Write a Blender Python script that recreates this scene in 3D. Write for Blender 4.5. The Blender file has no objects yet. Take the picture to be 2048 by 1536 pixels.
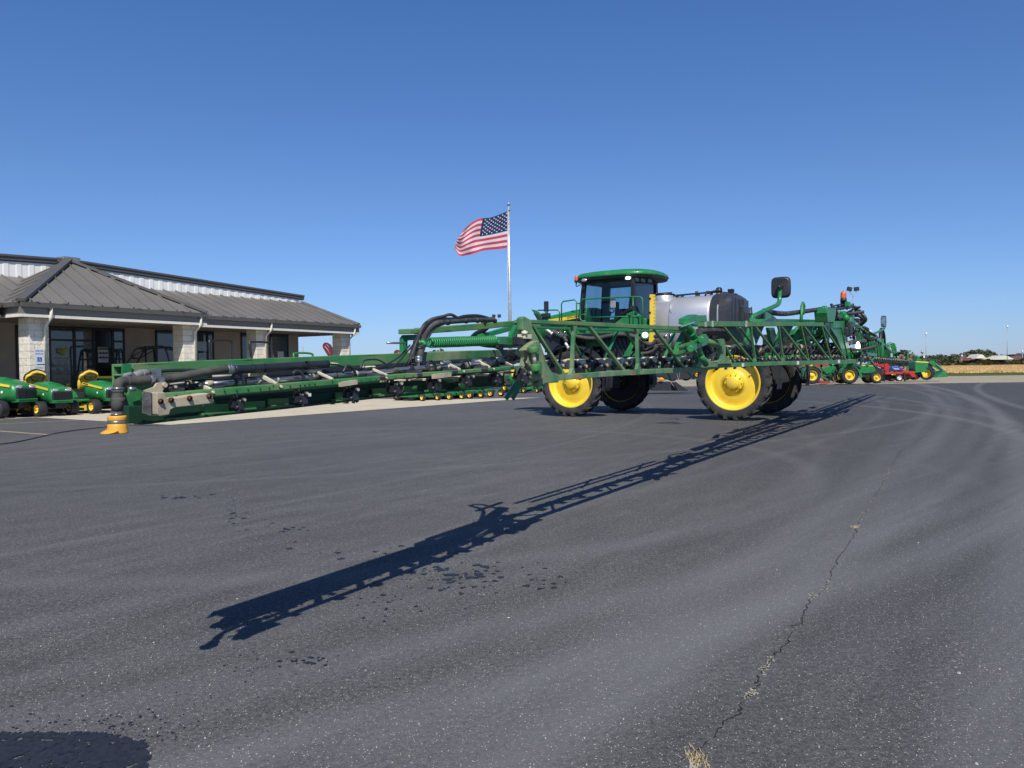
import bpy, math, random
from mathutils import Vector, Matrix, Euler
random.seed(7)
SC = bpy.context.scene
COL = SC.collection
PI = math.pi

# ------------------------------------------------------------------ camera geometry
F_PX, EYE = 1538.0, 1.347
ROLL, PITCH = math.atan(0.0131), -math.atan((768-737.8)/1538.0)
_fw = Vector((0, math.cos(PITCH), math.sin(PITCH)))
_r0 = Vector((1, 0, 0)); _u0 = _r0.cross(_fw)
_rt = _r0*math.cos(ROLL) - _u0*math.sin(ROLL)
_up = _u0*math.cos(ROLL) + _r0*math.sin(ROLL)
CAM = Vector((0, 0, EYE))
def ray(px, py): return _fw + _rt*((px-1024)/F_PX) + _up*((768-py)/F_PX)
def G(px, py, z=0.0):
    d = ray(px, py); return CAM + d*((z-EYE)/d.z)
def W(px, py, dep):
    d = ray(px, py); return CAM + d*(dep/d.y)
cd = bpy.data.cameras.new('camera'); cam = bpy.data.objects.new('camera', cd); COL.objects.link(cam)
m = Matrix((( _rt.x, _up.x, -_fw.x, 0), (_rt.y, _up.y, -_fw.y, 0), (_rt.z, _up.z, -_fw.z, EYE), (0, 0, 0, 1)))
cam.matrix_world = m
cd.sensor_width = 36; cd.lens = 36*F_PX/2048; cd.clip_end = 8000; cd.clip_start = 0.05
SC.camera = cam

# ------------------------------------------------------------------ materials
MATS = {}
def newmat(name):
    mt = bpy.data.materials.new(name); mt.use_nodes = True
    nt = mt.node_tree; b = nt.nodes['Principled BSDF']; MATS[name] = mt
    return mt, nt, b
def N(nt, t, **kw):
    n = nt.nodes.new(t)
    for k, v in kw.items(): setattr(n, k, v)
    return n
def ramp(nt, src, stops):
    r = N(nt, 'ShaderNodeValToRGB'); cr = r.color_ramp
    cr.elements[0].position, cr.elements[0].color = stops[0][0], (*stops[0][1], 1)
    cr.elements[1].position, cr.elements[1].color = stops[-1][0], (*stops[-1][1], 1)
    for p, c in stops[1:-1]:
        e = cr.elements.new(p); e.color = (*c, 1)
    nt.links.new(src, r.inputs[0]); return r.outputs[0]
def noise(nt, vec, scale, detail=4, rough=.55):
    n = N(nt, 'ShaderNodeTexNoise'); n.inputs['Scale'].default_value = scale
    n.inputs['Detail'].default_value = detail; n.inputs['Roughness'].default_value = rough
    if vec is not None: nt.links.new(vec, n.inputs['Vector'])
    return n.outputs[0]
def mixc(nt, fac, a, b, mode='MIX'):
    m_ = N(nt, 'ShaderNodeMix', data_type='RGBA', blend_type=mode)
    for s, v in ((0, fac), (6, a), (7, b)):
        if isinstance(v, (int, float)): m_.inputs[s].default_value = v
        elif isinstance(v, tuple): m_.inputs[s].default_value = (*v, 1)
        else: nt.links.new(v, m_.inputs[s])
    return m_.outputs[2]
def math_(nt, op, a, b=None, clamp=False):
    m_ = N(nt, 'ShaderNodeMath', operation=op, use_clamp=clamp)
    for s, v in ((0, a), (1, b)):
        if v is None: continue
        if isinstance(v, (int, float)): m_.inputs[s].default_value = v
        else: nt.links.new(v, m_.inputs[s])
    return m_.outputs[0]
def bump(nt, b, h, strength=.3, dist=.01):
    bp = N(nt, 'ShaderNodeBump'); bp.inputs['Strength'].default_value = strength
    bp.inputs['Distance'].default_value = dist
    nt.links.new(h, bp.inputs['Height']); nt.links.new(bp.outputs[0], b.inputs['Normal'])
def coords(nt, kind='Object'):
    return N(nt, 'ShaderNodeTexCoord').outputs[kind]
def paint(name, col, rough=.4, metal=0, var=.15, scale=6, dirt=0, dcol=(.28, .25, .17), dscale=2.5, coat=0, bmp=0):
    mt, nt, b = newmat(name); tc = coords(nt)
    n1 = noise(nt, tc, scale, 5)
    dk = tuple(c*(1-var) for c in col); lt = tuple(min(1, c*(1+var)) for c in col)
    c = ramp(nt, n1, [(.3, dk), (.7, lt)])
    if dirt:
        n2 = noise(nt, tc, dscale, 7, .68)
        f = N(nt, 'ShaderNodeMapRange'); f.inputs[1].default_value = .62-dirt*.38; f.inputs[2].default_value = .80-dirt*.22
        f.inputs[4].default_value = min(1, .35+dirt*.55); nt.links.new(n2, f.inputs[0])
        c = mixc(nt, f.outputs[0], c, dcol)
        rr = math_(nt, 'MULTIPLY_ADD', f.outputs[0], .5); rr.node.inputs[2].default_value = rough
        nt.links.new(rr, b.inputs['Roughness'])
    else:
        b.inputs['Roughness'].default_value = rough
    nt.links.new(c, b.inputs['Base Color'])
    b.inputs['Metallic'].default_value = metal
    b.inputs['Coat Weight'].default_value = coat
    if bmp: bump(nt, b, noise(nt, tc, scale*8, 3), bmp, .003)
    return mt
GREEN = paint('green_paint', (.016, .19, .052), .38, dirt=.16, coat=.08)
GREEN_D = paint('dusty_green_paint', (.045, .19, .075), .55, dirt=.6, dscale=3.0, dcol=(.33, .32, .20))
GREEN_M = paint('worn_green_paint', (.038, .195, .058), .5, dirt=.55, dscale=2.6, dcol=(.225, .26, .125))
OLIVE = paint('dust_covered_casting', (.10, .17, .07), .65, dirt=.8, dscale=4, dcol=(.30, .28, .19))
YEL = paint('yellow_paint', (.84, .59, .045), .42, coat=.1, var=.06, dirt=.22, dcol=(.52, .40, .14), dscale=3.5)
YELP = paint('yellow_plastic', (.74, .37, .04), .5, var=.08, dirt=.25, dcol=(.5, .33, .06), dscale=12)
SEATY = paint('yellow_vinyl', (.80, .55, .06), .55, var=.06)
TYRE = paint('tyre_rubber', (.020, .021, .024), .8, var=.35, dirt=.5, dcol=(.095, .09, .08), dscale=4, bmp=.3)
TYRE_N = paint('clean_tyre_rubber', (.02, .021, .024), .7, var=.25, bmp=.2)
BLK = paint('black_plastic', (.022, .024, .03), .45, var=.2, dirt=.15, dcol=(.09, .09, .09))
BLKM = paint('black_metal', (.014, .015, .019), .4, var=.2)
HOSE = paint('dusty_hose_rubber', (.03, .032, .036), .6, dirt=.5, dcol=(.15, .14, .12), dscale=9, bmp=.2)
HOSE_T = paint('tan_dusty_hose', (.035, .035, .034), .7, dirt=.75, dcol=(.12, .112, .088), dscale=8, bmp=.3)
STEEL = paint('dirty_stainless_steel', (.42, .43, .46), .28, metal=.85, dirt=.4, dcol=(.25, .22, .17), dscale=7)
CHROME = paint('bright_steel', (.7, .7, .72), .2, metal=1, var=.1)
TANKM = paint('brushed_tank_steel', (.60, .60, .62), .40, metal=.6, var=.06, scale=2)
CREAM = paint('cream_plastic', (.62, .56, .42), .6, dirt=.3, dcol=(.4, .33, .22), dscale=14)
TANB = paint('beige_dusty_cover', (.44, .37, .265), .75, var=.14, dirt=.22, dcol=(.07, .07, .07), dscale=11, bmp=.4)
ROUGHG = paint('worn_grey_end', (.07, .072, .075), .85, var=.6, scale=30, bmp=1.0)
WHT = paint('white_plastic', (.75, .74, .70), .5, var=.05)
RED = paint('red_paint', (.42, .025, .02), .45, dirt=.2, dcol=(.25, .08, .05))
BLUE = paint('blue_paint', (.03, .10, .45), .35)
BROWN = paint('rusty_brown', (.16, .10, .05), .8, var=.3, dirt=.3, dcol=(.28, .2, .12))
MAROON = paint('maroon_fabric', (.15, .018, .032), .7)
GREY = paint('galvanised_grey', (.32, .34, .36), .5, metal=.3)
ALU = paint('brushed_aluminium_pole', (.62, .63, .64), .35, metal=.6)
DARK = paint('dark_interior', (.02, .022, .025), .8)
ORAN = paint('orange_reflector', (.75, .12, .02), .5)
def glassy(name, tint, alpha, rough=.03):
    mt = bpy.data.materials.new(name); mt.use_nodes = True; nt = mt.node_tree
    nt.nodes.clear(); o = N(nt, 'ShaderNodeOutputMaterial'); t = N(nt, 'ShaderNodeBsdfTransparent')
    t.inputs[0].default_value = (*tint, 1); g = N(nt, 'ShaderNodeBsdfGlossy'); g.inputs['Roughness'].default_value = rough
    g.inputs[0].default_value = (.9, .95, 1, 1)
    fr = N(nt, 'ShaderNodeLayerWeight'); fr.inputs[0].default_value = .5
    ad = math_(nt, 'ADD', math_(nt, 'MULTIPLY', math_(nt, 'POWER', fr.outputs['Facing'], 4), .6), alpha, True)
    mx = N(nt, 'ShaderNodeMixShader'); nt.links.new(ad, mx.inputs[0]); nt.links.new(t.outputs[0], mx.inputs[1])
    nt.links.new(g.outputs[0], mx.inputs[2]); nt.links.new(mx.outputs[0], o.inputs[0]); return mt
GLASS = glassy('tinted_cab_glass', (.50, .62, .66), .04)
def darkglass(name, col=(.012, .018, .026)):
    mt, nt, b = newmat(name)
    tc = coords(nt); n1 = noise(nt, tc, .7, 2)
    nt.links.new(ramp(nt, n1, [(.35, col), (.7, tuple(c*2.2 for c in col))]), b.inputs['Base Color'])
    b.inputs['Roughness'].default_value = .04; b.inputs['Specular IOR Level'].default_value = .9
    b.inputs['Coat Weight'].default_value = .6; b.inputs['Coat Roughness'].default_value = .02
    return mt
WGLASS = darkglass('window_glass', (.02, .032, .045))
def emis(name, col, st):
    mt, nt, b = newmat(name); b.inputs['Base Color'].default_value = (.8, .8, .8, 1)
    b.inputs['Emission Color'].default_value = (*col, 1); b.inputs['Emission Strength'].default_value = st
    n1 = noise(nt, coords(nt), 30, 1); nt.links.new(ramp(nt, n1, [(.3, (.8, .8, .8)), (.7, (.9, .9, .9))]), b.inputs['Base Color'])
    return mt
LAMP = emis('lit_lamp_lens', (1, .98, .93), 3)
MIRR = paint('mirror_glass', (.38, .40, .40), .12, metal=.9, var=.6, scale=14)
def amber():
    mt, nt, b = newmat('amber_lens'); b.inputs['Roughness'].default_value = .15
    n1 = noise(nt, coords(nt), 20, 2); nt.links.new(ramp(nt, n1, [(.3, (.5, .08, .015)), (.7, (.8, .16, .03))]), b.inputs['Base Color'])
    b.inputs['Coat Weight'].default_value = .5; return mt
AMBER = amber()
LENS = paint('clear_headlight', (.6, .62, .65), .1, metal=.6)

# ------------------------------------------------------------------ mesh builder
def frame(d, up=Vector((0, 0, 1))):
    d = d.normalized()
    if abs(d.dot(up)) > .98: up = Vector((1, 0, 0)) if abs(d.x) < .9 else Vector((0, 1, 0))
    s = d.cross(up).normalized(); u = s.cross(d).normalized(); return s, u
class MB:
    def __init__(s): s.v = []; s.f = []; s.sm = []; s.mi = []; s.mats = []; s.cur = 0
    def mat(s, m_):
        if m_ not in s.mats: s.mats.append(m_)
        s.cur = s.mats.index(m_); return s
    def face(s, idx, smooth=False): s.f.append(tuple(idx)); s.sm.append(smooth); s.mi.append(s.cur)
    def add(s, pts): n = len(s.v); s.v += [Vector(p) for p in pts]; return n
    def hexa(s, p):
        n = s.add(p)
        for q in ((0, 3, 2, 1), (4, 5, 6, 7), (0, 1, 5, 4), (1, 2, 6, 5), (2, 3, 7, 6), (3, 0, 4, 7)): s.face([n+i for i in q])
        return s
    def box(s, c, size, R=None):
        c = Vector(c); h = [a/2 for a in size]; P = []
        for z in (-1, 1):
            for x, y in ((-1, -1), (1, -1), (1, 1), (-1, 1)):
                q = Vector((x*h[0], y*h[1], z*h[2])); P.append(c + (R @ q if R else q))
        return s.hexa(P)
    def bar(s, p, q, w, h, up=Vector((0, 0, 1))):
        p, q = Vector(p), Vector(q); a, u = frame(q-p, Vector(up)); P = []
        for e in (p, q):
            P += [e-a*w/2-u*h/2, e+a*w/2-u*h/2, e+a*w/2+u*h/2, e-a*w/2+u*h/2]
        return s.hexa(P)
    def rings(s, R, closed=False, caps=True, smooth=True):
        k = len(R[0]); st = [s.add(r) for r in R]; m_ = len(R)
        for i in range(m_ if closed else m_-1):
            a, b = st[i], st[(i+1) % m_]
            for j in range(k):
                s.face((a+j, a+(j+1) % k, b+(j+1) % k, b+j), smooth)
        if caps and not closed:
            s.face([st[0]+j for j in range(k)][::-1]); s.face([st[-1]+j for j in range(k)])
        return s
    def tube(s, pts, r, seg=8, closed=False, caps=True):
        P = [Vector(p) for p in pts]; R = []; n = len(P)
        rr = r if isinstance(r, (list, tuple)) else [r]*n
        d0 = (P[1]-P[0]); a, u = frame(d0)
        for i in range(n):
            d = (P[min(i+1, n-1)]-P[max(i-1, 0)]) if not closed else (P[(i+1) % n]-P[i-1])
            if d.length < 1e-9: d = d0
            d = d.normalized(); a = (a-d*a.dot(d)); a = a.normalized() if a.length > 1e-6 else frame(d)[0]
            u = d.cross(a)
            R.append([P[i]+(a*math.cos(t)+u*math.sin(t))*rr[i] for t in [2*PI*k/seg for k in range(seg)]])
        return s.rings(R, closed, caps)
    def curve(s, pts, r, seg=8, sub=4):
        return s.tube(smooth_path(pts, sub), r, seg)
    def cyl(s, p, q, r, r2=None, seg=16):
        p, q = Vector(p), Vector(q); a, u = frame(q-p); r2 = r if r2 is None else r2
        R = [[e+(a*math.cos(t)+u*math.sin(t))*rr for t in [2*PI*k/seg for k in range(seg)]] for e, rr in ((p, r), (q, r2))]
        return s.rings(R)
    def lathe(s, prof, c, axis, seg=24, caps=False, smooth=True):
        c = Vector(c); ax = Vector(axis).normalized(); a, u = frame(ax)
        R = [[c+ax*z+(a*math.cos(t)+u*math.sin(t))*max(r, 1e-4) for t in [2*PI*k/seg for k in range(seg)]] for r, z in prof]
        return s.rings(R, caps=caps, smooth=smooth)
    def prism(s, poly, off):
        off = Vector(off); k = len(poly); a = s.add([Vector(p)-off/2 for p in poly]); b = s.add([Vector(p)+off/2 for p in poly])
        s.face([a+i for i in range(k)][::-1]); s.face([b+i for i in range(k)])
        for i in range(k): s.face((a+i, a+(i+1) % k, b+(i+1) % k, b+i))
        return s
    def ell(s, c, r, seg=12, rg=8):
        c = Vector(c); r = (r, r, r) if isinstance(r, (int, float)) else r
        R = [[c+Vector((r[0]*math.sin(p)*math.cos(t), r[1]*math.sin(p)*math.sin(t), r[2]*math.cos(p))) for t in [2*PI*k/seg for k in range(seg)]]
             for p in [PI-(.02+(PI-.04)*i/rg) for i in range(rg+1)]]
        return s.rings(R)
    def poly(s, pts): n = s.add(pts); s.face([n+i for i in range(len(pts))]); return s
    def xform(s, M): s.v = [M @ p for p in s.v]; return s
    def build(s, name, mat=None, parent=None, bev=0, flip=True):
        me = bpy.data.meshes.new(name); me.from_pydata([tuple(p) for p in s.v], [], s.f)
        mats = s.mats if s.mats else [mat]
        for m_ in mats: me.materials.append(m_)
        me.polygons.foreach_set('use_smooth', s.sm); me.polygons.foreach_set('material_index', s.mi if s.mats else [0]*len(s.f))
        me.update(); o = bpy.data.objects.new(name, me); COL.objects.link(o)
        if flip:
            import bmesh
            bm = bmesh.new(); bm.from_mesh(me); bmesh.ops.recalc_face_normals(bm, faces=bm.faces); bm.to_mesh(me); bm.free()
        if parent is not None: o.parent = parent
        if bev:
            bv = o.modifiers.new('bevel', 'BEVEL'); bv.width = bev; bv.segments = 2; bv.limit_method = 'ANGLE'; bv.angle_limit = .7
        return o
def smooth_path(pts, sub=4):
    P = [Vector(p) for p in pts]
    if len(P) < 3: return P
    out = []
    for i in range(len(P)-1):
        p0, p1, p2, p3 = P[max(i-1, 0)], P[i], P[i+1], P[min(i+2, len(P)-1)]
        for k in range(sub):
            t = k/sub
            out.append(.5*((2*p1)+(p2-p0)*t+(2*p0-5*p1+4*p2-p3)*t*t+(3*p1-p0-3*p2+p3)*t**3))
    out.append(P[-1]); return out
def tag(o, label=None, cat=None, group=None, kind=None):
    if label: o['label'] = label
    if cat: o['category'] = cat
    if group: o['group'] = group
    if kind: o['kind'] = kind
    return o
def thing(name, label, cat, loc=(0, 0, 0), rz=0, group=None, s=1):
    o = bpy.data.objects.new(name, None); COL.objects.link(o); o.location = loc; o.rotation_euler = (0, 0, rz); o.scale = (s, s, s)
    o.empty_display_size = .2
    return tag(o, label, cat, group)
def copy_tree(o, parent=None):
    c = o.copy(); COL.objects.link(c)
    if parent is not None: c.parent = parent
    for ch in [x for x in o.children]: copy_tree(ch, c)
    return c
def textmesh(body, size, name, mat, parent, M, ext=.002):
    cu = bpy.data.curves.new('txt', 'FONT'); cu.body = body; cu.size = size; cu.extrude = ext; cu.align_x = 'CENTER'; cu.align_y = 'CENTER'
    to = bpy.data.objects.new('txt', cu); COL.objects.link(to)
    dg = bpy.context.evaluated_depsgraph_get(); dg.update()
    me = bpy.data.meshes.new_from_object(to.evaluated_get(dg)); bpy.data.objects.remove(to)
    o = bpy.data.objects.new(name, me); me.materials.clear(); me.materials.append(mat); COL.objects.link(o)
    me.transform(M)
    if parent is not None: o.parent = parent
    return o
def wheel(mb_t, mb_r, c, axis, R, w, rr, seg=32, lugs=0, dish=1, hub=.25, lugh=None, tm=None, rm=None):
    """tyre into mb_t and rim into mb_r; axis points outward."""
    ax = Vector(axis).normalized(); h = w/2; sh = R*.95
    mb_t.lathe([(rr*1.0, h*.80), (rr*1.03, h*.9), ((rr+R)/2, h*1.06), (R*.93, h*.98), (R*.955, h*.8), (R*.96, 0), (R*.955, -h*.8),
                (R*.93, -h*.98), ((rr+R)/2, -h*1.06), (rr*1.03, -h*.9), (rr*1.0, -h*.8)], c, ax, seg)
    if lugs:
        a, u = frame(ax); lh = lugh or R*.04
        for side in (-1, 1):
            for k in range(lugs):
                t0 = 2*PI*(k+(.5 if side > 0 else 0))/lugs; dt = PI*1.1/lugs
                pts = []
                for (hh, tt) in ((-.05, t0), (.5, t0+dt*.65), (1.03, t0+dt*1.4)):
                    pts.append((hh, tt))
                wt = PI*.62/lugs
                sec = []
                for hh, tt in pts:
                    rad_in = R*.93 if hh < .9 else R*.87; rad_o = R if hh < .9 else R*.975
                    r = []
                    for (rad, dtt) in ((rad_in, -wt/2), (rad_o, -wt/2*.8), (rad_o, wt/2*.8), (rad_in, wt/2)):
                        r.append(Vector(c)+ax*side*h*hh*1.03+(a*math.cos(tt+dtt)+u*math.sin(tt+dtt))*rad)
                    sec.append(r)
                mb_t.rings(sec, smooth=False)
    d = w*.5*dish
    mb_r.lathe([(rr*1.0, -h*.8), (rr*1.05, -h*.85), (rr*.97, -h*.6), (rr*.93, 0), (rr*.95, h*.55), (rr*1.05, h*.86), (rr*1.03, h*.93), (rr*.97, h*.86),
                (rr*.93, h*.5), (rr*.91, -h*.05), (rr*.84, -h*.12), (rr*.76, h*.02), (rr*.55, h*.20), (rr*.3, h*.22), (rr*hub*1.45, h*.22), (rr*hub*1.42, h*.34), (rr*hub, h*.36), (rr*hub*.98, h*.85), (rr*hub*.85, h*.95), (0, h*.97)], c, ax, seg)
    mb_r.lathe([(rr*.85, -h*.1), (rr*.5, h*.1), (0, h*.1)], c, ax, seg)
SKY_SAT, SKY_STR, SUN_STR = 1.15, .085, 4.9
# ------------------------------------------------------------------ light and sky
SUNV = Vector((.07, -.88, 1.0)).normalized()
SUN_EL = math.asin(SUNV.z)
wd = bpy.data.worlds.new('World'); SC.world = wd; wd.use_nodes = True
nt = wd.node_tree; bg = nt.nodes['Background']
sky = N(nt, 'ShaderNodeTexSky', sky_type='NISHITA'); sky.sun_disc = False
sky.sun_elevation = SUN_EL; sky.sun_rotation = math.atan2(SUNV.x, SUNV.y)
sky.air_density = 1.0; sky.dust_density = .25; sky.ozone_density = 2.0; sky.altitude = 200
tc_ = N(nt, 'ShaderNodeTexCoord'); sz_ = N(nt, 'ShaderNodeSeparateXYZ'); nt.links.new(tc_.outputs['Generated'], sz_.inputs[0])
tint = ramp(nt, sz_.outputs[2], [(0, (.61, .80, 1.40)), (.03, (.62, .83, 1.38)), (.09, (.66, .89, 1.36)), (.225, (.69, .93, 1.33)), (.43, (.62, .97, 1.46)), (.62, (.48, .72, 1.12)), (1, (.34, .50, .85))])
for e_ in tint.node.color_ramp.elements: e_.color = (*[c*.6 for c in e_.color[:3]], 1)
sc_ = mixc(nt, 1.0, sky.outputs[0], tint, 'MULTIPLY')
sc2 = N(nt, 'ShaderNodeVectorMath', operation='SCALE'); nt.links.new(sc_, sc2.inputs[0]); sc2.inputs[3].default_value = 1/.6
nt.links.new(sc2.outputs[0], bg.inputs[0]); bg.inputs[1].default_value = SKY_STR
sl = bpy.data.lights.new('sun', 'SUN'); sl.energy = SUN_STR; sl.angle = math.radians(.5); sl.color = (1, .96, .88)
so = bpy.data.objects.new('sun', sl); COL.objects.link(so)
so.rotation_euler = (-SUNV).to_track_quat('-Z', 'Y').to_euler()
SC.view_settings.view_transform = 'Standard'; SC.view_settings.look = 'None'
SC.view_settings.exposure = 0; SC.view_settings.gamma = 1
SC.cycles.max_bounces = 6; SC.cycles.transparent_max_bounces = 8

# ------------------------------------------------------------------ directions of the place
DA = math.radians(59.3)
D = Vector((math.cos(DA), math.sin(DA), 0)); NN = Vector((D.y, -D.x, 0))      # along the shop front / out of it

# ------------------------------------------------------------------ ground sheets
def sheet(name, pts, z, mat, kind='structure'):
    mb = MB(); mb.poly([Vector((p[0], p[1], z)) for p in pts]); o = mb.build(name, mat, flip=False)
    me = o.data
    if me.polygons[0].normal.z < 0: me.flip_normals()
    return tag(o, kind=kind)
def arc3(p, q, r):
    ax, ay, bx, by, cx, cy = p.x, p.y, q.x, q.y, r.x, r.y
    d = 2*(ax*(by-cy)+bx*(cy-ay)+cx*(ay-by))
    ux = ((ax*ax+ay*ay)*(by-cy)+(bx*bx+by*by)*(cy-ay)+(cx*cx+cy*cy)*(ay-by))/d
    uy = ((ax*ax+ay*ay)*(cx-bx)+(bx*bx+by*by)*(ax-cx)+(cx*cx+cy*cy)*(bx-ax))/d
    return ux, uy, math.hypot(ax-ux, ay-uy)
def asphalt():
    mt, nt, b = newmat('asphalt'); L = nt.links
    geo = N(nt, 'ShaderNodeNewGeometry'); P = geo.outputs['Position']
    # large tonal patches and streaks that follow the traffic
    mp = N(nt, 'ShaderNodeMapping', vector_type='TEXTURE'); mp.inputs['Rotation'].default_value = (0, 0, math.radians(44)); mp.inputs['Scale'].default_value = (22, .45, 1)
    L.new(P, mp.inputs[0])
    st = noise(nt, mp.outputs[0], 1.6, 6, .6)
    mp2 = N(nt, 'ShaderNodeMapping', vector_type='TEXTURE'); mp2.inputs['Rotation'].default_value = (0, 0, math.radians(62)); mp2.inputs['Scale'].default_value = (26, .5, 1)
    L.new(P, mp2.inputs[0]); st2 = noise(nt, mp2.outputs[0], 2.2, 6, .65)
    big = noise(nt, P, .16, 4, .5); mid = noise(nt, P, 2.3, 6, .7); fine = noise(nt, P, 38, 4, .8); vf = noise(nt, P, 110, 3, .85)
    base = ramp(nt, big, [(.3, (.076, .076, .077)), (.7, (.098, .0975, .097))])
    base = mixc(nt, .28, base, ramp(nt, st, [(.32, (.28, .28, .29)), (.5, (.5, .5, .5)), (.68, (.74, .74, .72))]), 'OVERLAY')
    base = mixc(nt, .34, base, ramp(nt, st2, [(.32, (.3, .3, .3)), (.52, (.5, .5, .5)), (.75, (.8, .8, .8))]), 'OVERLAY')
    base = mixc(nt, .35, base, ramp(nt, mid, [(.3, (.3, .3, .3)), (.7, (.7, .7, .7))]), 'OVERLAY')
    base = mixc(nt, .75, base, ramp(nt, fine, [(.36, (.2, .2, .2)), (.64, (.8, .8, .8))]), 'OVERLAY')
    base = mixc(nt, .8, base, ramp(nt, vf, [(.36, (.16, .16, .16)), (.64, (.84, .84, .84))]), 'OVERLAY')
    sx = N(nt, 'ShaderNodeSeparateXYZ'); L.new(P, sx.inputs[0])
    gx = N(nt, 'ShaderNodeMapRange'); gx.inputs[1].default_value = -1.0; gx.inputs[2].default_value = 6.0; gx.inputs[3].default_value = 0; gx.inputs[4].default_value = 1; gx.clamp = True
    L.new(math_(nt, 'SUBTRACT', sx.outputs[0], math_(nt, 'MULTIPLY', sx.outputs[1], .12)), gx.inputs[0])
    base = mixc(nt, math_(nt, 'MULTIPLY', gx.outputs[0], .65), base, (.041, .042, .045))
    arcs = [((1300, 1292), (1629, 1190), (2046, 1011), .30, .50), ((1100, 1109), (1373, 1065), (1612, 986), .26, .30),
            ((1202, 1000), (1476, 931), (1766, 808), .20, .22), ((60, 1360), (500, 1270), (1100, 1130), .24, .16),
            ((1960, 784), (1985, 796), (2046, 815), .30, .55), ((1870, 788), (1850, 840), (1790, 900), .35, .25),
            ((1892, 790), (1905, 850), (1800, 960), .35, .25), ((1925, 790), (1950, 860), (1700, 1090), .30, .25),
            ((200, 905), (600, 880), (1100, 800), .12, .35), ((440, 1030), (800, 960), (1250, 850), .10, .28), ((700, 1500), (1300, 1400), (2040, 1130), .22, .12),
            ((1700, 790), (1850, 805), (2040, 900), .3, .2),
            ((1394, 1178), (1760, 960), (1878, 800), .26, .32), ((1000, 1250), (1700, 1085), (1965, 830), .26, .24), ((1180, 915), (1560, 880), (1815, 800), .22, .25), ((2046, 935), (2008, 840), (1930, 790), .35, .5), ((1450, 1260), (1850, 1010), (2000, 850), .22, .35)]
    ln = noise(nt, mp.outputs[0], 3, 5, .7); grn = math_(nt, 'ADD', math_(nt, 'MULTIPLY', fine, .9), math_(nt, 'MULTIPLY', vf, .5))
    for i, (p, q, r, w, a) in enumerate(arcs):
        cx, cy, R = arc3(G(*p), G(*q), G(*r))
        v = N(nt, 'ShaderNodeVectorMath', operation='DISTANCE'); cb = N(nt, 'ShaderNodeCombineXYZ')
        L.new(sx.outputs[0], cb.inputs[0]); L.new(sx.outputs[1], cb.inputs[1]); L.new(cb.outputs[0], v.inputs[0]); v.inputs[1].default_value = (cx, cy, 0)
        dd = math_(nt, 'ABSOLUTE', math_(nt, 'SUBTRACT', v.outputs['Value'], R))
        dd = math_(nt, 'ADD', dd, math_(nt, 'MULTIPLY', math_(nt, 'SUBTRACT', mid, .5), w*.8))
        mr = N(nt, 'ShaderNodeMapRange', interpolation_type='SMOOTHSTEP'); mr.inputs[1].default_value = 0; mr.inputs[2].default_value = w
        mr.inputs[3].default_value = a; mr.inputs[4].default_value = 0; L.new(dd, mr.inputs[0])
        mr.inputs[3].default_value = min(.8, a*1.3)
        f = math_(nt, 'MULTIPLY', mr.outputs[0], math_(nt, 'MULTIPLY', math_(nt, 'MULTIPLY', ln, grn), 2.2), True)
        base = mixc(nt, f, base, (.150, .151, .155))
    # pale aggregate chips
    for sc_, th, am in ((60, .11, .90), (110, .15, .66), (170, .2, .55)):
        vo = N(nt, 'ShaderNodeTexVoronoi', feature='F1'); vo.inputs['Scale'].default_value = sc_; L.new(P, vo.inputs['Vector'])
        sc = N(nt, 'ShaderNodeSeparateColor'); L.new(vo.outputs['Color'], sc.inputs[0])
        near = math_(nt, 'LESS_THAN', vo.outputs['Distance'], math_(nt, 'MULTIPLY', sc.outputs[1], th*2))
        sel = math_(nt, 'GREATER_THAN', math_(nt, 'ADD', sc.outputs[0], math_(nt, 'MULTIPLY', math_(nt, 'SUBTRACT', big, .5), .9)), am)
        f = math_(nt, 'MULTIPLY', near, sel)
        base = mixc(nt, math_(nt, 'MULTIPLY', f, .85), base, ramp(nt, sc.outputs[2], [(0, (.10, .098, .095)), (.75, (.20, .19, .18)), (1, (.70, .68, .62))]))
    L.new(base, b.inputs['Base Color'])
    b.inputs['Roughness'].default_value = .82; b.inputs['Specular IOR Level'].default_value = .35
    bump(nt, b, math_(nt, 'ADD', fine, math_(nt, 'MULTIPLY', vf, .5)), .55, .006)
    return mt
ASPH = asphalt()
def groundmat(name, stops, scale, bmp=.4, sc2=None, stops2=None):
    mt, nt, b = newmat(name); geo = N(nt, 'ShaderNodeNewGeometry'); P = geo.outputs['Position']
    c = ramp(nt, noise(nt, P, scale, 8, .7), stops)
    if sc2: c = mixc(nt, .5, c, ramp(nt, noise(nt, P, sc2, 3, .5), stops2), 'OVERLAY')
    nt.links.new(c, b.inputs['Base Color']); b.inputs['Roughness'].default_value = .95; b.inputs['Specular IOR Level'].default_value = .1
    bump(nt, b, noise(nt, P, scale*4, 4, .7), bmp, .02); return mt
CONC = groundmat('concrete', [(.3, (.46, .40, .30)), (.7, (.58, .52, .40))], 1.2, .15, 12, [(.3, (.42, .42, .42)), (.7, (.58, .58, .58))])
GRAV = groundmat('gravel', [(.25, (.20, .17, .125)), (.5, (.33, .29, .22)), (.75, (.46, .41, .32))], 3.0, .8, .3, [(.3, (.4, .4, .4)), (.7, (.62, .6, .58))])
GRASS = groundmat('grass', [(.3, (.045, .075, .02)), (.55, (.075, .10, .03)), (.75, (.15, .14, .06))], 2.0, .8, .1, [(.3, (.4, .45, .4)), (.7, (.6, .55, .5))])
FIELD = groundmat('dry_crop', [(.25, (.20, .11, .04)), (.5, (.36, .22, .085)), (.75, (.52, .36, .17))], 1.0, 1.0, .15, [(.3, (.42, .4, .4)), (.7, (.62, .58, .5))])
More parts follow.
